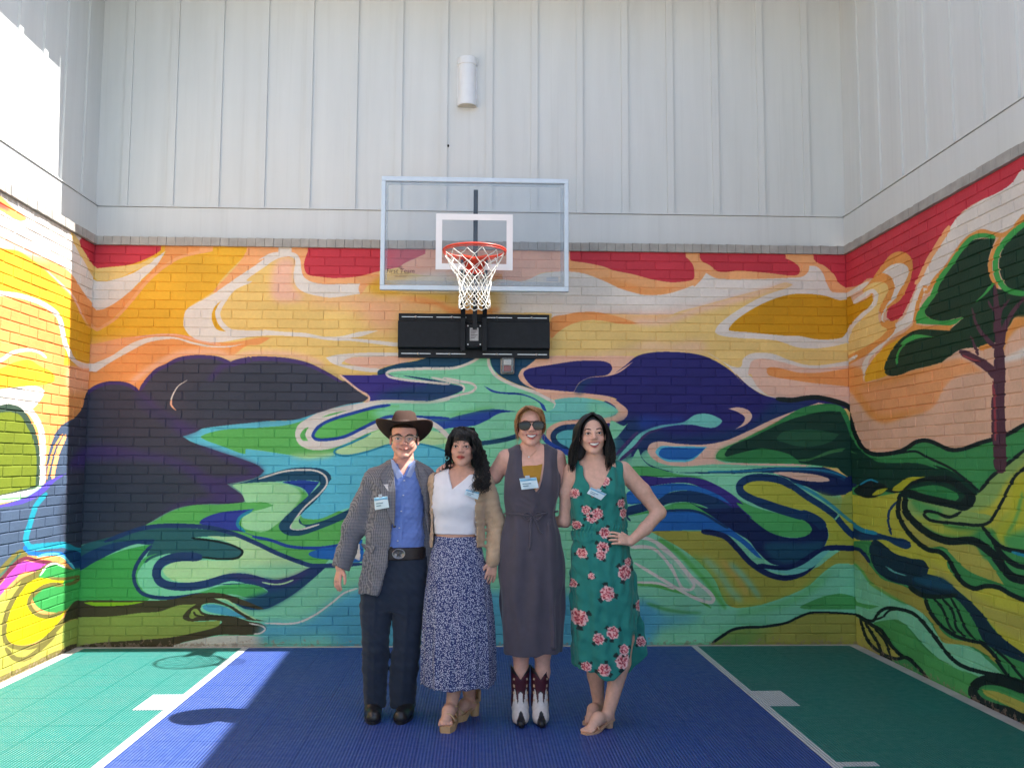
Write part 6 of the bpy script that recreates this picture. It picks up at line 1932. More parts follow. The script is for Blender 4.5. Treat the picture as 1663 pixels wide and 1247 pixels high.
# blazer
def check_mat():
    t = NT('checked_tweed')
    p = t.pos()
    s = t.n('SeparateXYZ'); t.l(p, s.inputs[0])
    xx = t.math('ADD', s.outputs[0], t.math('MULTIPLY', s.outputs[1], 0.8))
    k = 2 * math.pi / 0.0084
    a = t.math('SINE', t.math('MULTIPLY', xx, k)); b = t.math('SINE', t.math('MULTIPLY', s.outputs[2], k))
    g = t.maprange(t.math('ADD', a, b), -0.4, 0.6, 0.0, 1.0)
    d = t.math('SINE', t.math('MULTIPLY', t.math('ADD', xx, s.outputs[2]), k * 2))
    c = t.mix(g, srgb(72, 75, 86), srgb(146, 144, 146))
    c = t.mix(t.maprange(d, 0.2, 0.9, 0.0, 0.45), c, srgb(92, 88, 92))
    c = t.mix(t.maprange(t.noise(14, 4, p), 0.3, 0.7, 0.0, 0.35), c, srgb(108, 106, 110))
    t.l(c, t.bsdf.inputs['Base Color'])
    t.set(Roughness=0.9)
    t.bsdf.inputs['Specular IOR Level'].default_value = 0.2
    t.bsdf.inputs['Sheen Weight'].default_value = 0.2
    t.bump(t.noise(350, 2, p), 0.4, 0.002)
    return t.m


M_tweed = check_mat()
coat = Prof(YM, [(962, 582, 699, .148), (930, 585, 701, .145), (890, 592, 702, .142), (850, 596, 703, .138), (800, 598, 703, .136), (775, 597, 703, .122), (763, 604, 700, .10), (753, 622, 688, .078), (745, 634, 676, .062)], 2.3)
F = Field((-1.12, 5.15, 0.66), (0.06, 5.70, 1.62), 0.005)
F.prof(coat, 0.0)
F.chain([at(607, 777, YM), at(574, 856, YM + .005), at(553, 921, YM - .02)], [.068, .066, .057], 0.028)
F.chain([at(690, 777, YM + .01), at(708, 850, YM + .13), at(742, 885, YM + .11)], [.066, .06, .05], 0.03)
_cd = wr - at(574, 856, YM + .005); _cd /= np.linalg.norm(_cd)
F.cut(lambda X, Y, Z: np.minimum((X - wr[0]) * _cd[0] + (Y - wr[1]) * _cd[1] + (Z - wr[2]) * _cd[2] - 0.004, 0.085 - np.sqrt((X - wr[0]) ** 2 + (Y - wr[1]) ** 2 + (Z - wr[2]) ** 2)), 0.004)
zl = np.array([at(640, v, YM)[2] for v in (975, 958, 930, 888, 856, 820, 790, 765, 740)])
xl = np.array([at(u, 800, YM)[0] for u in (612, 622, 631, 636.5, 640.5, 642, 643, 641, 638)])
xr = np.array([at(u, 800, YM)[0] for u in (712, 712, 708, 702, 696, 690, 684, 676, 670)])


def opening(X, Y, Z):
    l = np.interp(Z, zl, xl); r = np.interp(Z, zl, xr)
    return np.minimum(np.minimum(X - l, r - X), YM - 0.03 - Y)


F.cut(opening, 0.004)
F.cut(lambda X, Y, Z: np.minimum(0.075 - np.hypot(X - at(655, 755, YM)[0], Y - YM), Z - at(655, 775, YM)[2]))
F.wrinkle(0.0055, 26, 2, (1, 1, .8)).wrinkle(0.0035, 62, 6)
me, V = F.mesh('blazer'); put('blazer', plain(me, M_tweed), man)
kfr = lambda x, z: coat.front(x, z, 0.0)
patch('lapel', [(637, 752), (640, 775), (642, 800), (641.5, 830), (640, 855), (632, 840), (624, 815), (616, 792), (621, 783), (617, 775), (626, 758)], YM, kfr, 0.016, 0.014, M_tweed, man)
patch('lapel', [(675, 752), (681, 772), (687, 800), (694, 835), (700, 815), (700, 790), (694, 781), (697, 774), (688, 760)], YM, kfr, 0.015, 0.014, M_tweed, man)
patch('pocket_flap', [(586, 882), (609, 887), (605, 897), (600, 897), (590, 889)], YM, kfr, 0.013, 0.010, M_tweed, man)
M_horn = simple('dark_button', (0.02, 0.016, 0.014), 0.3)
for u, v in ((640.5, 855), (635, 889)):
    p = at(u, v, float(kfr(at(u, v, YM)[0], at(u, v, YM)[2])) - 0.004)
    MB().lathe([(0.0001, .006), (.007, .005), (.010, 0), (.007, -.005), (.0001, -.006)], p, 10, sy=0.5).build('blazer_button', M_horn, man)
badge(man, [(607, 808), (629, 805.5), (632, 824), (609, 828)], YM, kfr, 0.012)
M_edge_shade = simple('edge_shade', (0.075, 0.075, 0.085), 0.9)  # thin dark tubes standing in for the shadow along lapel and flap edges
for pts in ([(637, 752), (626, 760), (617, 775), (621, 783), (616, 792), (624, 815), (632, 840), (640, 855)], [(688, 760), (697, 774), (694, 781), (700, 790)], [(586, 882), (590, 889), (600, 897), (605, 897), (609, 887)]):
    MB().tube(spline([at(u, v, float(kfr(at(u, v, YM)[0], at(u, v, YM)[2])) - 0.0145) for u, v in pts], 18), 0.0013, 5).build('edge_shade_line', M_edge_shade, man)
# belt and buckle
M_belt = simple('dark_belt', (0.02, 0.013, 0.011), 0.45, var=0.3, nscale=60, bump=0.4)
belt = Prof(YM, [(906, 599, 691, .1165), (897, 600, 691, .1165), (887, 601, 691, .116)])
F = Field((-0.95, 5.2, 0.9), (-0.1, 5.6, 1.15), 0.005)
F.prof(belt, 0.0, 0.006)
me, V = F.mesh('belt'); put('belt', plain(me, M_belt), man)
M_silver = simple('aged_silver', (0.42, 0.41, 0.40), 0.35, 0.9, 0.25, 80, 0.3)
M_pewter = simple('dark_pewter', (0.10, 0.10, 0.10), 0.45, 0.8, 0.2, 80)
p = at(647.5, 899, YM - .131)
bk = MB()
bk.lathe([(0.0001, .0), (.9, .0), (.92, .012), (1.0, .012), (1.02, 0.004), (1.02, -.008)], (0, 0, 0), 24)
bk.v = [(p[0] + v[0] * 0.037, p[1] - v[2] * .6, p[2] + v[1] * 0.028) for v in bk.v]
buck = bk.build('belt_buckle', M_silver, man)
st = [(p[0] + (0.021 if k % 2 == 0 else 0.009) * math.sin(k * math.pi / 5), p[1] - 0.006, p[2] + (0.021 if k % 2 == 0 else 0.009) * math.cos(k * math.pi / 5)) for k in range(10)]
MB().add(st + [(a, b + 0.006, c) for a, b, c in st] + [(p[0], p[1] - 0.009, p[2])], [(k, (k + 1) % 10, 20) for k in range(10)] + [(k, k + 10, (k + 1) % 10 + 10, (k + 1) % 10) for k in range(10)]).build('star', M_pewter, buck)
# hat
M_felt = cloth('brown_felt', srgb(60, 43, 36), 0.95, 0.10, 30, 0.0)
hc = at(656, 699, YM - 0.04)
HR = rot(0, -0.40, 0.015)
nth = 64
hat = MB()
vs = []
rows = [(0.0, 0.0)]
brim = np.linspace(0, 1, 9)
for side in (0, 1):
    for t in (brim if side == 0 else brim[::-1]):
        for k in range(nth):
            a = 2 * math.pi * k / nth
            ca, sa = math.cos(a), math.sin(a)
            rx, ry = 0.082 + (0.182 - 0.082) * t, 0.103 + (0.192 - 0.103) * t
            z = 0.062 * abs(ca) ** 1.6 * t ** 1.7 - 0.022 * max(0, -sa) * t ** 1.5 - 0.008 * t
            vs.append((rx * ca * (1 - 0.06 * t * t * abs(ca)), ry * sa, z + (0.0 if side == 0 else -0.005)))
fs = []
for i in range(2 * len(brim) - 1):
    for k in range(nth):
        fs.append((i * nth + k, i * nth + (k + 1) % nth, (i + 1) * nth + (k + 1) % nth, (i + 1) * nth + k))
W_ = [hc + HR @ np.array(v) for v in vs]
b = MB().add(W_, fs, True)
hatp = b.build('hat', M_felt, man)
vs, fs = [], []
lv = [(0.0, 1.0), (0.03, 0.985), (0.06, 0.95), (0.085, 0.88), (0.102, 0.76), (0.110, 0.55), (0.104, 0.32), (0.094, 0.12), (0.092, 0.01)]
for z, q in lv:
    for k in range(nth):
        a = 2 * math.pi * k / nth
        ca, sa = math.cos(a), math.sin(a)
        dent = 0.012 * max(0, -sa) ** 2 * (z / 0.11)
        pin = 1 - 0.16 * (z / 0.11) * max(0, -sa)
        vs.append((0.084 * q * ca * pin, 0.105 * q * sa + dent, z - 0.004 + (0.012 * abs(ca) * (z > 0.09))))
for i in range(len(lv) - 1):
    for k in range(nth):
        fs.append((i * nth + k, i * nth + (k + 1) % nth, (i + 1) * nth + (k + 1) % nth, (i + 1) * nth + k))
MB().add([hc + HR @ np.array(v) for v in vs], fs, True).build('hat_crown', M_felt, hatp)
bd = MB()
vs, fs = [], []
for z in (0.002, 0.012, 0.022):
    for k in range(nth):
        a = 2 * math.pi * k / nth
        vs.append(hc + HR @ np.array([0.0865 * math.cos(a), 0.1075 * math.sin(a), z]))
for i in range(2):
    for k in range(nth): fs.append((i * nth + k, i * nth + (k + 1) % nth, (i + 1) * nth + (k + 1) % nth, (i + 1) * nth + k))
bd.add(vs, fs, True).build('hat_band', simple('hat_band', srgb(70, 48, 38), 0.7), hatp)
# glasses
M_frame = simple('spectacle_frame', (0.05, 0.03, 0.02), 0.3)
M_wire = simple('gold_wire', (0.6, 0.45, 0.25), 0.3, 0.9)
M_lensg = glass_mat('spectacle_lens', (0.94, 0.95, 0.95), 0.03)
gl = MB(); gw = MB(); ln = []
for q in (-1, 1):
    loop = [hd.w(q * 0.155 + 0.125 * math.cos(a), -0.432 + 0.05 * abs(0.155 * q + 0.125 * math.cos(a)), 0.498 + 0.082 * math.sin(a)) for a in np.linspace(0, 2 * math.pi, 21)]
    gw.tube(loop, 0.0012, 6)
    gl.tube([hd.w(q * (0.035 + 0.255 * t), -0.437 + 0.015 * t, 0.560 + 0.035 * math.sin(math.pi * t)) for t in np.linspace(0, 1, 8)], 0.0032, 6)
    gl.tube([hd.w(q * 0.29, -0.425, 0.56), hd.w(q * 0.335, -0.33, 0.555), hd.w(q * 0.355, 0.02, 0.53)], 0.002, 6)
    ln.append(loop[:-1])
gw.tube([hd.w(-0.035, -0.44, 0.545), hd.w(0, -0.46, 0.558), hd.w(0.035, -0.44, 0.545)], 0.0016, 6)
sp = gl.build('spectacles', M_frame, man)
gw.build('wire_rim', M_wire, sp)
for l in ln: MB().add(l, [tuple(range(20))]).build('lens', M_lensg, sp)
# shoes
M_shoe = simple('black_leather', (0.016, 0.015, 0.016), 0.32, var=0.3, nscale=40, bump=0.15)
for u, t0 in ((605.5, -0.03), (649.5, 0.035)):
    toe = at(u, 1176, 5.25); toe[2] = 0
    F = Field(toe + np.array([-.12, -.06, -0.01]), toe + np.array([.12, .36, .20]), 0.005)
    hx = t0
    F.cap(toe + np.array([0, .035, .030]), toe + np.array([hx * .5, .14, .038]), .043, .046, .02)
    F.cap(toe + np.array([hx * .5, .14, .045]), toe + np.array([hx, .245, .05]), .042, .040, .03)
    F.cap(toe + np.array([hx * .6, .15, .06]), toe + np.array([hx, .22, .15]), .035, .045, .03)
    F.cut(lambda X, Y, Z: 0.006 - Z)
    me, V = F.mesh('shoe'); sh = put('shoe', plain(me, M_shoe), man)
    so = MB()
    ol = [(math.cos(a) * (0.050 if math.sin(a) < 0.2 else 0.040), math.sin(a)) for a in np.linspace(0, 2 * math.pi, 28)[:-1]]
    vs = [(toe[0] + x + hx * (0.5 + y * 0.5), toe[1] + 0.135 + y * 0.148, z) for z in (0.0, 0.016) for x, y in ol]
    m = len(ol)
    so.add(vs, [(k, (k + 1) % m, (k + 1) % m + m, k + m) for k in range(m)] + [tuple(range(m))[::-1], tuple(range(m, 2 * m))])
    so.build('sole', M_shoe, sh)

# ================================================================== the woman in the white top
SK2 = srgb(206, 158, 136)
Y2 = 5.32
w2 = person('person with long dark wavy hair, white cropped top, tan cardigan and navy print skirt', (at(745, 1180, 5.25)[0], 5.30, 0))
hd = Head(at(750.5, 757, Y2 - 0.05), 0.222, yaw=-0.12, pitch=-0.02, roll=0.02, wide=0.97)
tr2 = Prof(Y2, [(900, 702, 780, .11), (880, 706, 776, .10), (863, 706, 775, .098), (840, 705, 776, .105), (820, 702, 781, .118, -.01), (800, 702, 785, .115, -.005), (782, 703, 790, .095), (768, 712, 786, .07), (760, 730, 772, .055)])
F = Field((-0.42, 4.98, -0.02), (0.24, 5.62, 1.82), 0.0045)
F.prof(tr2, 0.02, -0.006)
F.chain([at(752, 778, Y2 + .01), at(751, 748, Y2 - .005)], [.054, .05], 0.03)
hd.add(F, 'closed', 0.95, 0.98)
w_ = at(801, 912, Y2 - .05)
F.chain([at(786, 784, Y2), at(804, 850, Y2 + .01), w_], [.045, .04, .026], 0.015)
hand(F, w_, at(792, 962, Y2 - .08) - w_, (-0.9, -0.4, 0), (-0.6, 0.6, 0), 0.84, 0.35, 0.06, 0.0088)
# legs, crossed at the ankle
a1, a2 = at(733, 1146, 5.22), at(763, 1138, 5.40)
F.chain([at(728, 940, Y2), at(738, 1040, Y2 - .02), at(742, 1095, 5.26), a1], [.07, .052, .05, .032], 0.02)
F.chain([at(762, 940, Y2), at(758, 1040, Y2 + .03), at(760, 1095, 5.38), a2], [.07, .052, .05, .032], 0.02)
t1 = at(724, 1178, 5.12); t1[2] = 0.055
F.chain([a1 + np.array([0, .01, -.02]), (a1 + t1) / 2 + np.array([0, 0, .012]), t1], [.034, .034, .030], 0.02)
for k in range(5): F.cap(t1 + np.array([-.030 + .015 * k, -.005, -.006]), t1 + np.array([-.034 + .016 * k, -.036 + .003 * k, -.012]), .0095, .0085, .003)
t2 = at(745, 1160, 5.31); t2[2] = 0.05
F.chain([a2 + np.array([.004, .0, -.02]), (a2 + t2) / 2 + np.array([0, 0, .01]), t2], [.034, .033, .028], 0.02)
me, V = F.mesh('body')
colour_mesh(me, hd.colours(V, SK2, srgb(176, 66, 58), 'closed', 0.3, 0, 0.9)); put('body', plain(me, M_skin), w2)
M_black_hair = hair_mat('black_hair', (0.0022, 0.002, 0.002), (0.009, 0.0075, 0.007))
hd.extras(w2, (0.03, 0.018, 0.01), M_brow1, 0.015)
# white top
M_top = cloth('white_jersey', (0.74, 0.73, 0.76), 0.85, 0.04, 30, 0.1)
F = Field((-0.40, 5.1, 1.0), (0.22, 5.52, 1.56), 0.005)
F.prof(tr2, 0.0, 0.006)
za, zb = at(735, 794, Y2)[2], at(735, 866, Y2)[2]
vx = at(735, 794, Y2)[0]
F.cut(lambda X, Y, Z: zb - Z)
F.cut(lambda X, Y, Z: np.minimum(np.minimum((Z - za) * 0.20 - (vx - X), (Z - za) * 1.15 - (X - vx)), Y2 - Y), 0.004)
F.cut(lambda X, Y, Z: np.minimum(Z - at(735, 770, Y2)[2], np.minimum(Y2 + .2 - Y, np.minimum(X - at(729, 770, Y2)[0], at(770, 770, Y2)[0] - X))))
F.wrinkle(0.0026, 34, 5, (.9, 1, 1.0))
me, V = F.mesh('crop_top'); put('crop_top', plain(me, M_top), w2)
# tan cardigan, open
def knit():
    t = NT('tan_knit')
    p = t.pos()
    s = t.n('SeparateXYZ'); t.l(p, s.inputs[0])
    rib = t.math('SINE', t.math('MULTIPLY', t.math('ADD', s.outputs[0], s.outputs[1]), 900))
    c = t.mix(t.maprange(t.noise(18, 4, p), 0.3, 0.7, 0, 1), srgb(176, 148, 118), srgb(196, 168, 138))
    t.l(c, t.bsdf.inputs['Base Color']); t.set(Roughness=0.9)
    t.bsdf.inputs['Sheen Weight'].default_value = 0.25
    t.bsdf.inputs['Specular IOR Level'].default_value = 0.2
    t.bump(rib, 0.35, 0.002)
    return t.m


M_knit = knit()
cd = Prof(Y2, [(888, 699, 788, .118), (860, 700, 786, .118), (820, 698, 789, .126), (795, 698, 795, .12), (778, 702, 796, .10), (766, 712, 790, .075), (760, 724, 780, .06)])
F = Field((-0.46, 5.1, 0.86), (0.26, 5.62, 1.56), 0.005)
F.prof(cd, 0.0)
F.chain([at(789, 785, Y2), at(807, 850, Y2 + .01), at(801, 911, Y2 - .05)], [.056, .055, .042], 0.025)
F.chain([at(709, 783, Y2 + .02), at(697, 845, Y2 + .14), at(690, 880, Y2 + .16)], [.052, .048, .04], 0.025)
xo0, xo1 = at(704, 820, Y2)[0], at(773, 820, Y2)[0]
zo = [at(770, v, Y2)[2] for v in (900, 860, 800, 775, 755)]; xo = [at(u, 820, Y2)[0] for u in (775, 773, 771, 770, 768)]
F.cut(lambda X, Y, Z: np.minimum(np.minimum(X - xo0, np.interp(Z, zo, xo) - X), Y2 + 0.03 - Y), 0.004)
F.cut(lambda X, Y, Z: np.minimum(.085 - np.hypot(X - at(752, 765, Y2)[0], Y - Y2 - .0), Z - at(752, 790, Y2)[2]))
F.wrinkle(0.004, 40, 7, (.6, .6, 1.6)).wrinkle(0.0025, 100, 3, (.4, .4, 1.6))
me, V = F.mesh('cardigan'); put('cardigan', plain(me, M_knit), w2)
cfr2 = lambda x, z: cd.front(x, z, 0.0)
for v in (828, 838, 848, 858, 868, 878):
    p = at(772.5, v, float(cfr2(at(774.5, v, Y2)[0], at(774, v, Y2)[2])) - 0.002)
    MB().lathe([(0.0001, .003), (.004, .0025), (.005, 0), (.004, -.0025), (.0001, -.003)], p, 8).build('cardigan_button', M_btn, w2)
badge(w2, [(757, 794), (779, 799), (776, 811), (754, 803)], Y2, cfr2)
# skirt
def fleck():
    t = NT('navy_fleck_print')
    p = t.pos()
    mp = t.n('Mapping'); mp.inputs['Scale'].default_value = (1, 0.8, 1); t.l(p, mp.inputs[0])
    v = t.n('TexVoronoi'); v.inputs['Scale'].default_value = 150; v.inputs['Randomness'].default_value = 1.0; t.l(mp.outputs[0], v.inputs['Vector'])
    n = t.noise(190, 3, p, 0.7)
    m = t.math('LESS_THAN', t.math('ADD', v.outputs['Distance'], t.math('MULTIPLY', t.math('SUBTRACT', n, 0.5), 0.9)), 0.41)
    c = t.mix(m, srgb(44, 56, 104), srgb(188, 190, 206))
    t.l(c, t.bsdf.inputs['Base Color']); t.set(Roughness=0.8)
    t.bsdf.inputs['Specular IOR Level'].default_value = 0.25
    t.bsdf.inputs['Sheen Weight'].default_value = 0.1
    return t.m


def folds2(th, Z):
    f = np.clip((at(740, 880, Y2)[2] - Z) / 0.75, 0, 1)
    return f * (0.022 * np.sin(9 * th + 1.0 + 1.5 * Z) + 0.022 * np.sin(17 * th + 2 * Z) + 0.014 * np.sin(29 * th + 2))


sk2 = Prof(Y2, [(1112, 684, 803, .205), (1080, 684, 804, .20), (1030, 685, 803, .185), (980, 688, 799, .165), (930, 694, 792, .145), (895, 700, 784, .125), (880, 704, 780, .112), (870, 705, 778, .106)], 2.1, folds2)
F = Field((-0.44, 5.05, 0.16), (0.22, 5.62, 1.16), 0.0055)
F.prof(sk2, 0.0)
F.cut(lambda X, Y, Z: at(740, 1108, Y2)[2] + 0.005 * np.sin(26 * X + 9 * Y) + 0.003 * np.sin(60 * X) - Z)
F.wrinkle(0.002, 50, 8)
me, V = F.mesh('skirt'); put('skirt', plain(me, fleck()), w2)
# hair: cap, fringe and long waves brought forward over one shoulder
F = Field(hd.c + np.array([-.18, -.16, .05]), hd.c + np.array([.18, .22, .28]), 0.0045)
F.ell(hd.w(0, .075, .665), np.array([.37, .455, .37]) * hd.s, hd.R, 0)
F.ell(hd.w(.02, .2, .35), np.array([.36, .26, .36]) * hd.s, hd.R, 0.02)
F.ell(hd.w(0, -.36, .38), np.array([.265, .30, .275]) * hd.s, hd.R, 0.008, 'cut')
me, V = F.mesh('hair'); hr = put('hair', plain(me, M_black_hair), w2)
L = MB()
w = hd.w
# fringe
locks(L, [(w(0, -.02, 1.035), (.022, 0, -.002), (0, .02, -.002)), (w(0, -.32, .93), (.045, .010, -.008), (0, .006, .004)), (w(0, -.44, .80), (.060, .022, -.004), (0, .004, .006)), (w(-.02, -.44, .67), (.058, .034, 0), (0, .005, .016))], 20, .0042, .002, .06, 3, 11, .2)
# sides by the face
locks(L, [(w(.06, -.03, 1.035), (.012, .02, 0), (0, .02, .0)), (w(.26, -.12, .90), (.006, .035, .0), (.006, 0, .006)), (w(.36, -.12, .70), (.0, .05, .0), (.010, 0, .01)), (w(.40, -.08, .40), (0, .05, 0), (.02, 0, .01)), (at(780, 770, Y2 - .06), (.018, .02, 0), (.02, 0, 0)), (at(777, 792, Y2 - .13), (.036, .012, .01), (.006, .012, .0))], 46, .0062, .010, .075, 7, 26)
locks(L, [(w(.1, .1, 1.03), (.012, .04, 0), (.01, 0, 0)), (w(.30, .12, .88), (.006, .04, 0), (.006, 0, 0)), (w(.40, .12, .6), (0, .05, .02), (.01, 0, 0)), (at(786, 745, Y2 - .02), (.012, .03, 0), (.008, 0, 0)), (at(790, 778, Y2 - .07), (.014, .03, 0), (.012, 0, 0)), (at(787, 796, Y2 - .12), (.022, .02, .012), (.01, 0, 0))], 34, .0062, .011, .07, 11, 26)
locks(L, [(w(-.06, -.03, 1.035), (.012, .02, 0), (0, .02, .0)), (w(-.26, -.10, .90), (.006, .035, 0), (.006, 0, .006)), (w(-.36, -.10, .70), (0, .05, 0), (.008, 0, .01)), (w(-.40, -.02, .40), (0, .05, 0), (.014, 0, .01)), (at(730, 752, Y2 - .02), (.008, .03, 0), (.014, 0, 0)), (at(729, 766, Y2 - .01), (.008, .03, .004), (.014, 0, 0))], 32, .006, .006, .08, 13, 20)
locks(L, [(w(0, .1, 1.02), (.06, 0, 0), (0, .05, 0)), (w(0, .45, .7), (.07, 0, 0), (0, .02, 0)), (w(0, .42, .2), (.075, 0, 0), (0, .02, 0)), (at(758, 790, Y2 + .09), (.08, 0, 0), (0, .015, .02))], 34, .008, .009, .09, 17, 18)
tag(L.build('hair_locks', M_black_hair, hr), kind='stuff')
M_aqua = simple('aqua_earring', srgb(110, 180, 176), 0.3, 0.3)
ep = w(-.40, -.12, .20)
er = MB(); er.torus((0, 0, 0), .011, .003, 16, 6); er.v = [(ep[0] + a, ep[1] + c, ep[2] + b) for a, b, c in er.v]
er.build('earring', M_aqua, w2)
# platform sandals
M_tan = simple('tan_leather', srgb(196, 158, 118), 0.5, var=0.12, nscale=40)
M_wood = simple('wooden_sole', srgb(188, 150, 108), 0.6, var=0.15, nscale=22)


def outline_slab(name, centre_pts, widths, z0, z1, mat, parent):
    """sole: swept outline along a foot line (x, y) from toe to heel"""
    P = np.array(centre_pts, float)
    d = np.gradient(P, axis=0); d /= np.linalg.norm(d, axis=1, keepdims=True)
    nr = np.stack([-d[:, 1], d[:, 0]], 1)
    wv = np.array(widths)[:, None]
    ol = np.concatenate([P + nr * wv, (P - nr * wv)[::-1]])
    m = len(ol)
    z0 = z0 if hasattr(z0, '__len__') else [z0] * len(P); z1 = z1 if hasattr(z1, '__len__') else [z1] * len(P)
    zz0 = list(z0) + list(z0)[::-1]; zz1 = list(z1) + list(z1)[::-1]
    vs = [(p[0], p[1], z) for p, z in zip(ol, zz0)] + [(p[0], p[1], z) for p, z in zip(ol, zz1)]
    k = len(P)
    fs = [(i, (i + 1) % m, (i + 1) % m + m, i + m) for i in range(m)]
    for i in range(k - 1):
        fs.append((i, m - 1 - i, m - 2 - i, i + 1)); fs.append((m + i, m + i + 1, 2 * m - 2 - i, 2 * m - 1 - i))
    return MB().add(vs, fs).build(name, mat, parent)


def foot_line(toe, heel, n=7):
    return [tuple(np.array(toe[:2]) + (np.array(heel[:2]) - np.array(toe[:2])) * t) for t in np.linspace(0, 1, n)]


def strap(parent, name, a, b, rise, r, mat, sq=0.35):
    a, b = np.array(a), np.array(b)
    P = [a + (b - a) * t + np.array([0, 0, rise * math.sin(math.pi * t)]) for t in np.linspace(0, 1, 9)]
    return MB().tube(P, r, 8, sq=sq).build(name, mat, parent)


h1 = at(737, 1160, 5.29)
fl = foot_line(t1 + np.array([0, -.045, 0]), h1 + np.array([.004, .04, 0]))
wd = [.026, .042, .043, .038, .033, .031, .022]
s1 = outline_slab('sandal', fl, wd, 0.0, [.036, .037, .039, .05, .075, .095, .10], M_wood, w2)
for nm, q, rise, wdt in (('toe_strap', 0.22, .040, .017), ('arch_strap', 0.42, .048, .012)):
    c = np.array([*(np.array(fl[0]) + (np.array(fl[-1]) - np.array(fl[0])) * q), .045 + .03 * q])
    strap(s1, nm, c + np.array([-.044, 0, 0]), c + np.array([.044, 0, 0]), rise, wdt, M_tan)
q0, q1 = np.array([*fl[1], .085]), a1 + np.array([0, -.034, .0])
MB().tube(spline([q0, (q0 + q1) / 2 + np.array([0, -.004, .006]), q1], 8), .009, 8, sq=0.4).build('instep_strap', M_tan, s1)
MB().torus((0, 0, 0), .036, .006, 24, 6)
an = MB().torus(tuple(a1 + np.array([0, 0, .004])), .034, .0065, 28, 8); an.build('ankle_strap', M_tan, s1)
hl2 = at(772, 1150, 5.43)
fl = foot_line(t2 + np.array([-.028, -.022, 0]), hl2 + np.array([.006, .012, 0]))
s2 = outline_slab('sandal', fl, [.024, .038, .039, .035, .031, .030, .022], [0, 0, 0, .03, .055, .06, .06], [.036, .037, .039, .055, .08, .098, .10], M_wood, w2)
hb = MB()
for z, r in ((0.0, .024), (.07, .030)): hb.v += [(hl2[0] - .004 + r * math.cos(a), hl2[1] - .006 + r * math.sin(a), z) for a in np.linspace(0, 2 * math.pi, 13)[:-1]]
hb.f = [(k, (k + 1) % 12, (k + 1) % 12 + 12, k + 12) for k in range(12)] + [tuple(range(12))[::-1], tuple(range(12, 24))]; hb.s = [False] * 14
hb.build('heel', M_wood, s2)
c = np.array([*fl[1], .045]); strap(s2, 'toe_strap', c + np.array([-.034, .02, 0]), c + np.array([.034, -.02, 0]), .036, .017, M_tan)
an = MB().torus(tuple(a2 + np.array([0.002, 0, -.004])), .034, .0055, 28, 8); an.build('ankle_strap', M_tan, s2)
cu = MB()
cu.v = [(hl2[0] - .004 + .036 * math.cos(a), hl2[1] - .01 + .034 * math.sin(a), z) for z in (.085, .145) for a in np.linspace(-.9, 2.2, 11)]
cu.f = [(k, k + 1, k + 12, k + 11) for k in range(10)]; cu.s = [True] * 10
cu.build('heel_counter', M_tan, s2)

# ================================================================== the woman in sunglasses and boots
SK3 = srgb(216, 166, 146)
Y3 = 5.30
w3 = person('person in sunglasses and grey wrap dress with red, black and white boots', (at(863, 1180, 5.2)[0], 5.26, 0))
hd = Head(at(861.5, 724.5, Y3 - 0.05), 0.232, yaw=0.03, pitch=-0.03, roll=-0.02, wide=0.98)
dr3 = Prof(Y3, [(1062, 818, 911, .135), (1030, 815, 913, .135), (960, 812, 915, .135), (900, 812, 914, .13), (865, 816, 909, .12), (838, 823, 902, .104), (815, 820, 905, .114), (785, 818, 907, .125, -.012), (760, 819, 908, .115), (742, 820, 908, .092), (730, 824, 905, .068), (722, 838, 888, .055)])
F = Field((-0.30, 4.98, -0.02), (0.62, 5.66, 1.95), 0.0045)
F.prof(Prof(Y3, [(960, 824, 903, .11)] + [(k[0], k[1], k[2], k[3]) for k in ((900, 814, 912, .125), (865, 820, 905, .108), (838, 829, 896, .088), (815, 824, 901, .098), (785, 820, 905, .12), (760, 821, 906, .108), (742, 822, 906, .085), (730, 826, 903, .062), (722, 840, 886, .05))]), 0.02, -0.003)
F.chain([at(862, 745, Y3 + .01), at(862, 716, Y3 - .005)], [.057, .052], 0.03)
hd.add(F, 'smile', 0.95, 1.0)
# right arm behind the neighbour, hand on her shoulder
eb_ = at(782, 782, Y3 + .14); hw_ = at(734, 758, Y3 + .09)
F.chain([at(822, 744, Y3 + .01), at(803, 772, Y3 + .07), eb_, hw_], [.053, .046, .036, .027], 0.02)
F.chain([at(905, 744, Y3 + .01), at(914, 790, Y3 + .03), at(930, 840, Y3 + .13), at(955, 850, Y3 + .10)], [.05, .043, .036, .028], 0.02)
hand(F, hw_, at(706, 756, 5.265) - hw_, (0.5, -0.8, 0.5), (-0.2, -0.3, -0.9), 0.88, 0.40, 0.12, 0.0092)
for u in (846, 881):
    F.chain([at(u + (4 if u < 860 else -4), 940, Y3), at(u, 1058, Y3 - .01), at(u, 1090, Y3), at(u, 1150, Y3)], [.075, .049, .0415, .030], 0.02)
me, V = F.mesh('body')
colour_mesh(me, hd.colours(V, SK3, srgb(190, 104, 98), 'smile', 0.3, 0, 0.3)); put('body', plain(me, M_skin), w3)
M_brow3 = simple('brow_auburn', (0.16, 0.09, 0.05), 0.8)
hd.extras(w3, (0.05, 0.08, 0.1), M_brow3, 0.012, True, False)
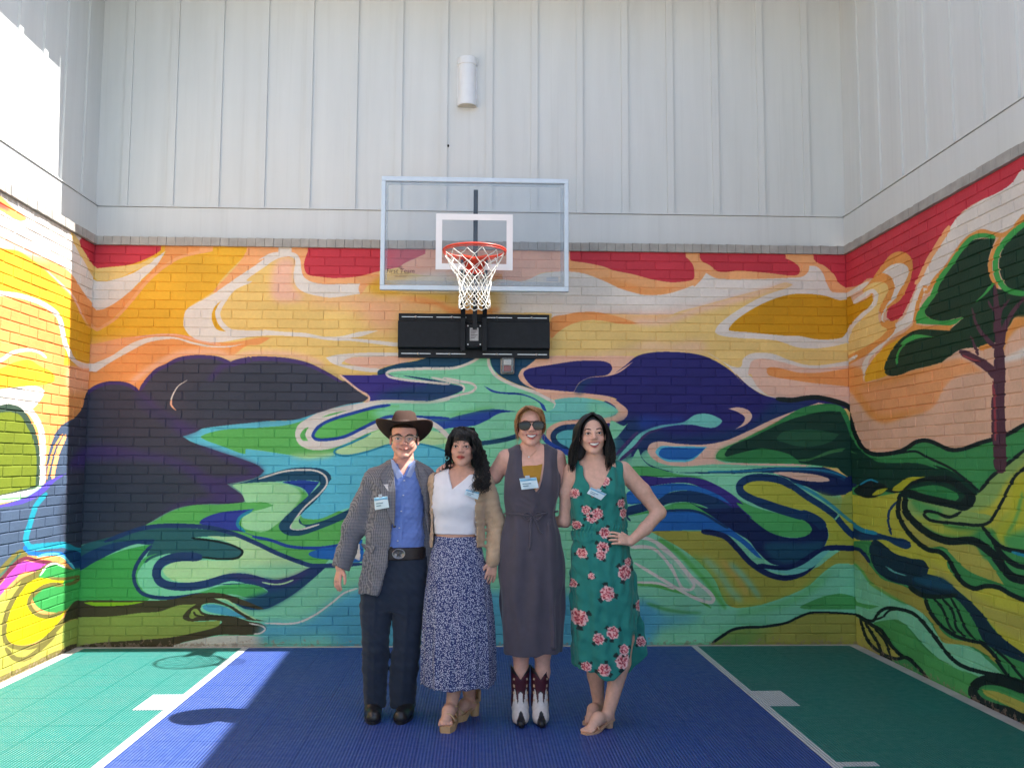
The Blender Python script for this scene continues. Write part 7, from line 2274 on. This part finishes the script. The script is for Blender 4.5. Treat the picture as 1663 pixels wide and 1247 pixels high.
# dress
M_dress = cloth('mauve_grey_jersey', srgb(76, 71, 81), 0.7, 0.10, 18, 0.25)
F = Field((0.05, 5.05, 0.38), (0.62, 5.56, 1.68), 0.005)
F.prof(dr3, 0.0, 0.002)
F.cut(lambda X, Y, Z: at(862, 1058, Y3)[2] + 0.010 * np.sin(14 * X + 1) - Z)
z5 = [at(862, v, Y3)[2] for v in (801, 790, 775, 755, 740, 722)]
xa = [at(u, 780, Y3)[0] for u in (869, 862, 852.5, 848, 846, 844)]
xb = [at(u, 780, Y3)[0] for u in (869, 873, 877, 881, 881.5, 881.5)]
F.cut(lambda X, Y, Z: np.minimum(np.minimum(X - np.interp(Z, z5, xa), np.interp(Z, z5, xb) - X), np.minimum(Y3 - Y, Z - z5[0])), 0.003)
F.cut(lambda X, Y, Z: np.minimum(Z - at(862, 735, Y3)[2], np.minimum(X - at(844, 730, Y3)[0], at(881.5, 730, Y3)[0] - X)))
# arm holes
for u in (814, 913):
    c = at(u, 748, Y3); F.ell(c, (.036, .14, .085), None, 0.01, 'cut')
# wrap folds: diagonal ridges over the bust, gathers from the waist
for k in range(5):
    a, b = at(846 - 4 * k, 800 + 9 * k, Y3), at(893 - 2 * k, 829 + 3 * k, Y3)
    a[1], b[1] = dr3.front(a[0], a[2]) + .003, dr3.front(b[0], b[2]) + .003
    mid = (a + b) / 2; mid[1] = dr3.front(mid[0], mid[2]) + .002
    F.chain([a, mid, b], [.003, .006, .004], .012)
for k in range(6):
    a, b = at(826 + 4 * k, 732, Y3), at(832 + 4 * k, 785, Y3)
    a[1], b[1] = dr3.front(a[0], a[2]) + .004, dr3.front(b[0], b[2]) + .004
    F.cap(a, b, .004, .002, .008)
F.cap(at(890, 850, Y3 - .103), at(899, 1050, Y3 - .122), .006, .007, .022)
F.wrinkle(0.0065, 24, 3, (1.4, 1, .30)).wrinkle(0.004, 60, 4, (1.3, 1, .45))
me, V = F.mesh('wrap_dress'); put('wrap_dress', plain(me, M_dress), w3)
dfr = lambda x, z: dr3.front(x, z, 0.004)
M_must = cloth('mustard_camisole', srgb(166, 124, 44), 0.8, 0.08, 30, 0.2)
patch('camisole', [(847.5, 757), (856, 756), (872, 755.5), (881, 753), (877, 780), (869, 795), (858, 795), (852, 780)], Y3, lambda x, z: dr3.front(x, z, -0.008), 0.004, 0.02, M_must, w3)
badge(w3, [(843.5, 777), (871, 775), (875, 792), (847, 795)], Y3, dfr)
bw = MB()
kn = at(865, 838, Y3 - .118)
pp = lambda u, v, o=.122: at(u, v, float(dr3.front(at(u, v, Y3)[0], at(u, v, Y3)[2])) - .010)
for pts in ([(865, 838), (856, 832), (850, 838), (857, 845), (865, 839)], [(865, 838), (873, 831), (880, 836), (873, 844), (865, 839)], [(864, 839), (861, 855), (862, 872), (860, 893)], [(866, 839), (872, 850), (876, 862), (881, 866)]):
    bw.tube(spline([pp(*q) for q in pts], 14), .0066, 6, sq=0.6)
bw.build('waist_tie', M_dress, w3)
wt = MB()
wt.tube(spline([pp(u, v) + np.array([0, .006, 0]) for u, v in ((820, 834), (840, 835), (862, 837), (885, 834), (905, 830))], 20), .011, 8, sq=0.5)
wt.build('waistband', M_dress, w3)
nk = MB(); nk.tube(spline([at(u, v, Y3 - d) for u, v, d in ((845, 724, .045), (850, 735, .075), (859, 741, .09), (868, 735, .075), (876, 724, .045))], 16), .0009, 5)
nk.build('necklace', M_wire, w3)
MB().lathe([(0.0001, .006), (.005, .003), (.005, -.003), (.0001, -.006)], at(859, 742, Y3 - .096), 8).build('pendant', M_btn, w3)
# sunglasses
M_sung = simple('dark_lens', (0.012, 0.009, 0.008), 0.08, var=0.0)
M_sfr = simple('tortoise_frame', (0.03, 0.018, 0.014), 0.25)
sg = MB(); le = []
for q in (-1, 1):
    lp = []
    for a in np.linspace(0, 2 * math.pi, 25)[:-1]:
        x = 0.145 * math.copysign(abs(math.cos(a)) ** 0.75, math.cos(a)); z = 0.105 * math.copysign(abs(math.sin(a)) ** 0.8, math.sin(a))
        if z < 0: x *= 1 - 0.22 * (-z / 0.105); x += -0.012 * q * (z / 0.105)
        lp.append(hd.w(q * 0.168 + x, -0.435 + 0.20 * (abs(q * 0.168 + x)) ** 1.5, 0.488 + z))
    sg.tube(lp + [lp[0]], 0.0028, 6)
    sg.tube([hd.w(q * 0.31, -0.40, 0.545), hd.w(q * 0.35, -0.30, 0.54), hd.w(q * 0.36, 0.04, 0.51)], 0.003, 6)
    le.append(lp)
sg.tube([hd.w(x, -0.435 + 0.2 * abs(x) ** 1.5, 0.590 - 0.25 * x * x) for x in np.linspace(-0.31, 0.31, 13)], 0.0042, 6)
sp = sg.build('sunglasses', M_sfr, w3)
for l in le:
    c = np.mean(l, 0) + np.array([0, -.002, 0])
    MB().add(list(l) + [c], [(k, (k + 1) % 24, 24) for k in range(24)], True).build('lens', M_sung, sp)
# strawberry-blonde hair combed back
M_blonde = hair_mat('strawberry_blonde_hair', srgb(118, 74, 44), srgb(206, 158, 104), 0.4)
F = Field(hd.c + np.array([-.18, -.16, .02]), hd.c + np.array([.18, .22, .29]), 0.0045)
F.ell(hd.w(0, .085, .675), np.array([.365, .44, .365]) * hd.s, hd.R, 0)
F.ell(hd.w(0, .28, .42), np.array([.30, .18, .30]) * hd.s, hd.R, 0.03)
F.ell(hd.w(-.01, -.36, .44), np.array([.305, .33, .455]) * hd.s, hd.R, 0.006, 'cut')
me, V = F.mesh('hair'); hr = put('hair', plain(me, M_blonde), w3)
L = MB(); w = hd.w
locks(L, [(w(-.08, -.27, .97), (.02, .04, 0), (0, .03, .004)), (w(-.30, -.16, .80), (.008, .04, .01), (0, .015, 0)), (w(-.375, .04, .52), (0, .03, .02), (.006, 0, 0)), (w(-.25, .3, .34), (.02, 0, .03), (0, .02, 0))], 26, .0052, .002, .09, 3, 14)
locks(L, [(w(-.06, -.27, .985), (.02, .04, 0), (0, .03, .004)), (w(.24, -.24, .86), (.01, .04, .015), (0, .015, 0)), (w(.375, .0, .55), (0, .03, .03), (.006, 0, 0)), (w(.25, .3, .34), (.02, 0, .03), (0, .02, 0))], 30, .0052, .002, .09, 5, 14)
locks(L, [(w(-.33, -.20, .70), (.004, .02, .02), (.004, 0, 0)), (w(-.37, -.12, .45), (.004, .02, 0), (.004, 0, 0)), (w(-.33, -.05, .10), (.012, .02, 0), (.01, 0, 0))], 3, .004, .004, .09, 8, 12)
locks(L, [(w(.33, -.18, .72), (.004, .02, .02), (.004, 0, 0)), (w(.38, -.06, .45), (.004, .02, 0), (.004, 0, 0)), (w(.30, .0, .12), (.012, .02, 0), (.01, 0, 0))], 3, .004, .004, .09, 9, 12)
tag(L.build('hair_locks', M_blonde, hr), kind='stuff')
# western boots
M_boot = attr_mat('boot_leather', 0.35, 0.1, 60, 0.1)
for u in (847, 880.5):
    toe = at(u, 1186, 5.13); toe[2] = 0
    an_ = np.array([toe[0], Y3, 0])
    F = Field(toe + np.array([-.10, -.05, -.01]), toe + np.array([.10, .33, .42]), 0.004)
    F.cap(toe + np.array([0, .028, .022]), toe + np.array([0, .11, .034]), .020, .041, .02)
    F.cap(toe + np.array([0, .11, .04]), an_ + np.array([0, .03, .065]), .040, .040, .03)
    F.cap(toe + np.array([0, .13, .06]), an_ + np.array([0, -.01, .12]), .036, .046, .03)
    F.cap(an_ + np.array([0, .005, .10]), an_ + np.array([0, .0, .375]), .048, .060, .03)
    F.cap(an_ + np.array([0, .055, .0]), an_ + np.array([0, .05, .06]), .028, .034, .01)
    ztop = at(u, 1084, 5.30)[2]
    F.cut(lambda X, Y, Z: Z - (ztop - 0.055 + 1.35 * np.abs(X - an_[0])))
    F.cut(lambda X, Y, Z: np.minimum(0.0445 - np.hypot(X - an_[0], Y - an_[1]), Z - ztop + .10))
    F.cut(lambda X, Y, Z: 0.0 * Z - Z)
    F.cut(lambda X, Y, Z: np.minimum(np.minimum(Y - toe[1] - .135, an_[1] + .022 - Y), .022 - Z), .01)
    me, V = F.mesh('boot')
    x, y, z = (V[:, 0] - toe[0]), V[:, 1] - toe[1], V[:, 2]
    C = np.tile(np.array(srgb(70, 26, 38)), (len(V), 1))
    C[z > 0.255 + 0.5 * np.abs(x)] = (0.012, 0.010, 0.013)
    flame = z < 0.178 - 0.9 * np.abs(x) + 0.045 * np.cos(x * 190) * (np.abs(x) > .012)
    C[flame & (y < .21)] = srgb(206, 198, 194)
    pip = np.abs(z - (0.178 - 0.9 * np.abs(x) + 0.045 * np.cos(x * 190) * (np.abs(x) > .012))) < 0.004
    C[pip & (y < .21)] = (0.02, 0.012, 0.014)
    ang = np.arctan2(x, .075 - y)
    cap_ = y < 0.062 + 0.022 * np.cos(5 * np.arctan2(x, 0.04)) * (np.abs(x) < .04) + 0.25 * np.abs(x)
    C[cap_] = (0.014, 0.014, 0.018)
    C[z < 0.014] = (0.012, 0.012, 0.012)
    C[(y > .21) & (z < .12)] = (0.014, 0.012, 0.014)
    dots = (np.abs(np.abs(x) - .038) < .005) & (np.sin(z * 160) > 0.55) & (z > 0.12) & (z < .27)
    C[dots] = srgb(200, 170, 140)
    colour_mesh(me, C); put('boot', plain(me, M_boot), w3)

# ================================================================== the woman in the floral dress
SK4 = srgb(216, 170, 148)
Y4 = 5.24
w4 = person('person with straight black hair, green floral dress, one hand on her hip', (at(970, 1180, 5.15)[0], 5.20, 0))
hd = Head(at(963.5, 737.5, Y4 - 0.05), 0.230, yaw=-0.02, pitch=-0.03, roll=-0.05, wide=0.97)
dr4 = Prof(Y4, [(905, 928, 1026, .14), (882, 931, 1019, .125), (862, 934, 1014, .11), (845, 931, 1015, .112), (820, 927, 1016, .12), (795, 926, 1015, .122, -.012), (775, 928, 1013, .105), (760, 931, 1011, .082), (750, 936, 1006, .062), (742, 948, 985, .05)])
F = Field((0.20, 4.90, -0.02), (1.12, 5.60, 1.92), 0.0045)
F.prof(dr4, 0.02, -0.010)
F.chain([at(966, 760, Y4 + .01), at(965, 730, Y4 - .005)], [.055, .05], 0.03)
hd.add(F, 'smile', 0.95, 1.0)
wr4 = at(1024, 879, Y4 - .10)
F.chain([at(1011, 763, Y4), at(1043, 797, Y4 + .02), at(1070, 832, Y4 + .03), at(1048, 858, Y4 - .04), wr4], [.052, .047, .040, .036, .026], 0.02)
hand(F, wr4, at(984, 869, Y4 - .165) - wr4, (0.05, 0.5, 0.85), (0.1, 0.8, -0.1), 0.86, 0.28, 0.16, 0.0088)
F.chain([at(930, 764, Y4 + .01), at(921, 800, Y4 + .04), at(918, 845, Y4 + .07), at(890, 850, Y4 + .17)], [.050, .043, .038, .03], 0.02)
# legs: near leg steps forward out of the slit
af = at(988, 1158, 5.16); ab = at(972, 1143, 5.36)
F.chain([at(985, 920, Y4), at(1013, 1035, Y4 - .03), at(1008, 1075, 5.18), af], [.082, .058, .055, .034], 0.02)
F.chain([at(960, 920, Y4 + .02), at(966, 1040, Y4 + .06), at(968, 1095, 5.33), ab], [.08, .055, .05, .032], 0.02)
tf = at(957, 1186, 5.06); tf[2] = .022
F.chain([af + np.array([0.004, .02, -.03]), af * .45 + tf * .55 + np.array([0, 0, .018]), tf + np.array([.01, .008, 0])], [.034, .034, .026], 0.02)
dv = (tf - af); dv[2] = 0; dv /= np.linalg.norm(dv); pv = np.array([-dv[1], dv[0], 0])
for k, (o, ln_) in enumerate(((-.028, .040), (-.011, .038), (.003, .033), (.016, .028), (.028, .022))):
    b0 = tf + pv * o + np.array([.008, .006, 0]); F.cap(b0, b0 + dv * ln_ + np.array([0, 0, -.007]), .0105 if k == 0 else .0085, .0095 if k == 0 else .0075, .003)
tb = at(957, 1166, 5.24); tb[2] = .024
F.chain([ab + np.array([0, .01, -.03]), ab * .45 + tb * .55 + np.array([0, 0, .016]), tb], [.033, .033, .026], 0.02)
for k in range(4): F.cap(tb + np.array([-.015 + .012 * k, 0, 0]), tb + np.array([-.022 + .012 * k, -.032, -.008]), .0095, .008, .003)
me, V = F.mesh('body')
colour_mesh(me, hd.colours(V, SK4, srgb(184, 98, 96), 'smile', 0.3, 0, 0.9)); put('body', plain(me, M_skin), w4)
hd.extras(w4, (0.025, 0.015, 0.01), simple('brow_black', (0.008, 0.007, 0.007), 0.8), 0.017, True)
# dress: wrap bodice, gathered waist, draped skirt with a slit
def folds4(th, Z):
    f = np.clip((at(970, 872, Y4)[2] - Z) / 0.5, 0, 1)
    return f * (0.030 * np.sin(8 * th + 2 + 2 * Z) + 0.018 * np.sin(13 * th + 4 * Z) + 0.010 * np.sin(21 * th))


sk4 = Prof(Y4, [(1108, 935, 1050, .17), (1060, 932, 1048, .17), (1000, 928, 1041, .165), (940, 926, 1031, .155), (895, 929, 1021, .132), (868, 933, 1014, .112), (855, 934, 1013, .108)], 2.15, folds4)
F = Field((0.28, 4.92, 0.18), (1.08, 5.52, 1.66), 0.005)
F.prof(Prof(Y4, [(874, 934, 1015, .112), (862, 934, 1014, .11), (845, 931, 1015, .112), (820, 927, 1016, .12), (795, 926, 1015, .122, -.012), (775, 928, 1013, .105), (760, 931, 1011, .082), (750, 936, 1006, .062), (742, 948, 985, .05)]), 0.0, 0.008).prof(sk4, 0.02)
z6 = [at(960, v, Y4)[2] for v in (812, 790, 770, 742)]
xa = [at(u, 780, Y4)[0] for u in (956, 951.5, 946, 939)]
xb = [at(u, 780, Y4)[0] for u in (956, 970, 982, 999)]
F.cut(lambda X, Y, Z: np.minimum(np.minimum(X - np.interp(Z, z6, xa), np.interp(Z, z6, xb) - X), np.minimum(Y4 - Y, Z - z6[0])), 0.003)
F.cut(lambda X, Y, Z: np.minimum(Z - at(966, 757, Y4)[2], np.minimum(X - at(940, 750, Y4)[0], at(997, 750, Y4)[0] - X)))
for u in (920, 1021):
    F.ell(at(u, 772, Y4), (.045, .14, .10), None, 0.01, 'cut')
# hem: low in front, sweeping up at the slit, long again behind
hz = [at(1000, 1040, Y4)[2], at(1000, 1102, Y4)[2]]
xs_ = np.array([at(u, 1060, Y4)[0] for u in (925, 945, 974, 1000, 1012, 1024, 1032)])
zs_ = np.array([at(980, v, Y4)[2] for v in (1068, 1083, 1101, 1085, 1068, 1040, 1000)])
xbk = np.array([at(u, 1060, Y4)[0] for u in (925, 980, 1021, 1052)]); zbk = np.array([at(980, v, Y4)[2] for v in (1075, 1092, 1089, 1060)])
F.cut(lambda X, Y, Z: np.minimum(np.interp(X, xs_, zs_) - Z, Y4 - 0.02 - Y), 0.004)
F.cut(lambda X, Y, Z: np.interp(X, xbk, zbk) - Z, 0.004)
xslit = np.array([at(u, 1060, Y4)[0] for u in (1012, 1020, 1024)]); zslit = np.array([at(980, v, Y4)[2] for v in (1070, 1040, 1020)])
F.cut(lambda X, Y, Z: np.minimum(np.minimum(X - np.interp(Z, zslit[:], xslit[:]), at(1036, 1060, Y4)[0] - X), np.minimum(zslit[2] - Z, Y4 - .055 - Y)), 0.006)
zwst = at(970, 860, Y4)[2]
g_ = np.meshgrid(*F.ax, indexing='ij', sparse=True)
F.D += (0.004 * np.exp(-((g_[2] - zwst) / 0.05) ** 2) * np.sin(g_[0] * 330 + 3 * np.sin(g_[2] * 60)) + 0.006 * np.exp(-((g_[2] - zwst) / 0.010) ** 2)).astype(np.float32)
F.wrinkle(0.008, 26, 12, (1.3, 1, .45)).wrinkle(0.004, 60, 5, (1.2, 1, .6))
me, V = F.mesh('floral_dress')
C = np.tile(np.array(srgb(34, 122, 112)), (len(V), 1))
rs = np.random.RandomState(4)
FL = [(978, 780, 8), (930, 800, 8), (948, 826, 7), (957, 838, 9), (966, 832, 9), (1005, 816, 7), (1010, 832, 8), (935, 851, 7), (977, 862, 9), (974, 886, 10), (971, 897, 8), (942, 895, 8), (1016, 910, 7), (1009, 925, 12), (1033, 910, 6), (980, 957, 12), (928, 945, 7), (938, 998, 13), (966, 1028, 9), (988, 1018, 10), (1004, 1063, 12), (1006, 1045, 8), (1038, 980, 10), (948, 1074, 8), (975, 1076, 10), (1040, 1040, 8), (955, 930, 5)]
for i, (u, v, r) in enumerate(FL):
    p = at(u, v, Y4); r = r * 0.0036 * 0.95
    front = V[:, 1] < Y4 + .02
    dx, dz = V[:, 0] - p[0], V[:, 2] - p[2]
    d = np.hypot(dx, dz) / r; a = np.arctan2(dz, dx)
    ph = rs.uniform(0, 6)
    lf = front & (d < 1.55) & (np.cos(3 * a + ph * 2) > 0.72) & (d > 0.8)
    C[lf] = srgb(24, 44, 44)
    ed = 1 + 0.06 * np.sin(6 * a + ph) + 0.05 * np.sin(11 * a + 2 * ph)
    m = front & (d < ed)
    pet = np.sin(8 * d + 1.6 * np.sin(4 * a + ph) + 1.2 * np.sin(7 * a - ph + 5 * d) + ph)
    rim_ = (d > ed * 0.80) & (np.sin(9 * a + ph) > -0.5)
    c = np.where(rim_[:, None], np.array(srgb(226, 188, 184)), np.where((pet > 0.45)[:, None], np.array(srgb(232, 176, 172)), np.where((pet < -0.55)[:, None], np.array(srgb(140, 42, 58)), np.array(srgb(206, 104, 112)))))
    C[m] = c[m]
back = V[:, 1] > Y4 + .02
for _ in range(24):
    p = np.array([rs.uniform(.4, .85), 0, rs.uniform(.4, 1.4)])
    d = np.hypot(V[:, 0] - p[0], V[:, 2] - p[2]) / .035
    m = back & (d < 1); C[m] = srgb(206, 104, 112)
colour_mesh(me, C)
M_flor = attr_mat('floral_crepe', 0.75, 0.08, 30, 0.2, 400, 0.25, 0.15)
put('floral_dress', plain(me, M_flor), w4)
ffr = lambda x, z: dr4.front(x, z, 0.004)
badge(w4, [(960, 791), (985, 802), (976, 812), (953, 801)], Y4, ffr)
# long straight black hair
F = Field(hd.c + np.array([-.22, -.16, -.05]), hd.c + np.array([.22, .22, .29]), 0.005)
F.ell(hd.w(0, .08, .675), np.array([.375, .45, .37]) * hd.s, hd.R, 0)
F.cap(hd.w(-.17, .32, .55), hd.w(-.34, .40, .0), .070, .050, .03)
F.cap(hd.w(.17, .32, .55), hd.w(.28, .40, .0), .070, .050, .03)
F.ell(hd.w(0.01, -.36, .40), np.array([.295, .33, .455]) * hd.s, hd.R, 0.006, 'cut')
me, V = F.mesh('hair'); hr = put('hair', plain(me, M_black_hair), w4)
L = MB(); w = hd.w
locks(L, [(w(.02, -.02, 1.045), (.004, .055, 0), (.008, 0, 0)), (w(-.22, -.15, .91), (.006, .05, .012), (.006, 0, 0)), (w(-.345, -.15, .70), (.004, .05, 0), (.006, 0, 0)), (w(-.42, -.06, .42), (0, .05, .0), (.012, 0, 0)), (w(-.50, .06, .08), (.01, .05, 0), (.03, 0, 0)), (at(931, 760, Y4 - .02), (.02, .05, .006), (.014, 0, 0))], 50, .0062, .002, .2, 3, 18, .5)
locks(L, [(w(.02, -.02, 1.045), (.004, .055, 0), (.008, 0, 0)), (w(.24, -.15, .90), (.006, .05, .012), (.006, 0, 0)), (w(.35, -.15, .70), (.004, .05, 0), (.006, 0, 0)), (w(.42, -.06, .42), (0, .05, .0), (.012, 0, 0)), (w(.46, .02, .08), (.01, .05, 0), (.03, 0, 0)), (at(992, 758, Y4 - .05), (.028, .04, .004), (.014, 0, 0))], 50, .0062, .002, .2, 5, 18, .5)
tag(L.build('hair_locks', M_black_hair, hr), kind='stuff')
# block-heeled mules
M_nude = simple('nude_leather', srgb(196, 154, 124), 0.45, var=0.1, nscale=40)
for toe, ank, nm in ((tf, af, 'front'), (tb, ab, 'back')):
    d_ = ank - toe; d_[2] = 0; d_ /= np.linalg.norm(d_)
    p0, p1 = toe - d_ * .045, ank + d_ * .035
    fl = foot_line(p0, p1)
    hz_ = max(0.035, ank[2] - .085)
    s4 = outline_slab('mule', fl, [.022, .040, .041, .034, .028, .028, .020], [0, 0, 0, hz_ * .3, hz_ * .75, hz_, hz_], [.010, .010, .012, hz_ * .3 + .012, hz_ * .75 + .012, hz_ + .012, hz_ + .012], M_nude, w4)
    hp = p1 - d_ * .03
    hb = MB()
    for z, r in ((0.0, .022), (hz_, .026)): hb.v += [(hp[0] + r * math.cos(a), hp[1] + r * math.sin(a), z) for a in np.linspace(0, 2 * math.pi, 13)[:-1]]
    hb.f = [(k, (k + 1) % 12, (k + 1) % 12 + 12, k + 12) for k in range(12)] + [tuple(range(12))[::-1], tuple(range(12, 24))]; hb.s = [False] * 14
    hb.build('heel', M_nude, s4)
    pv = np.array([-d_[1], d_[0], 0])
    c = toe + d_ * .035; c[2] = .02
    strap(s4, 'toe_strap', c - pv * .044, c + pv * .044, .036, .0055, M_nude, .6)
    c = toe + d_ * .105; c[2] = .045
    strap(s4, 'instep_strap', c - pv * .038, c + pv * .038, .048, .0045, M_nude, .6)
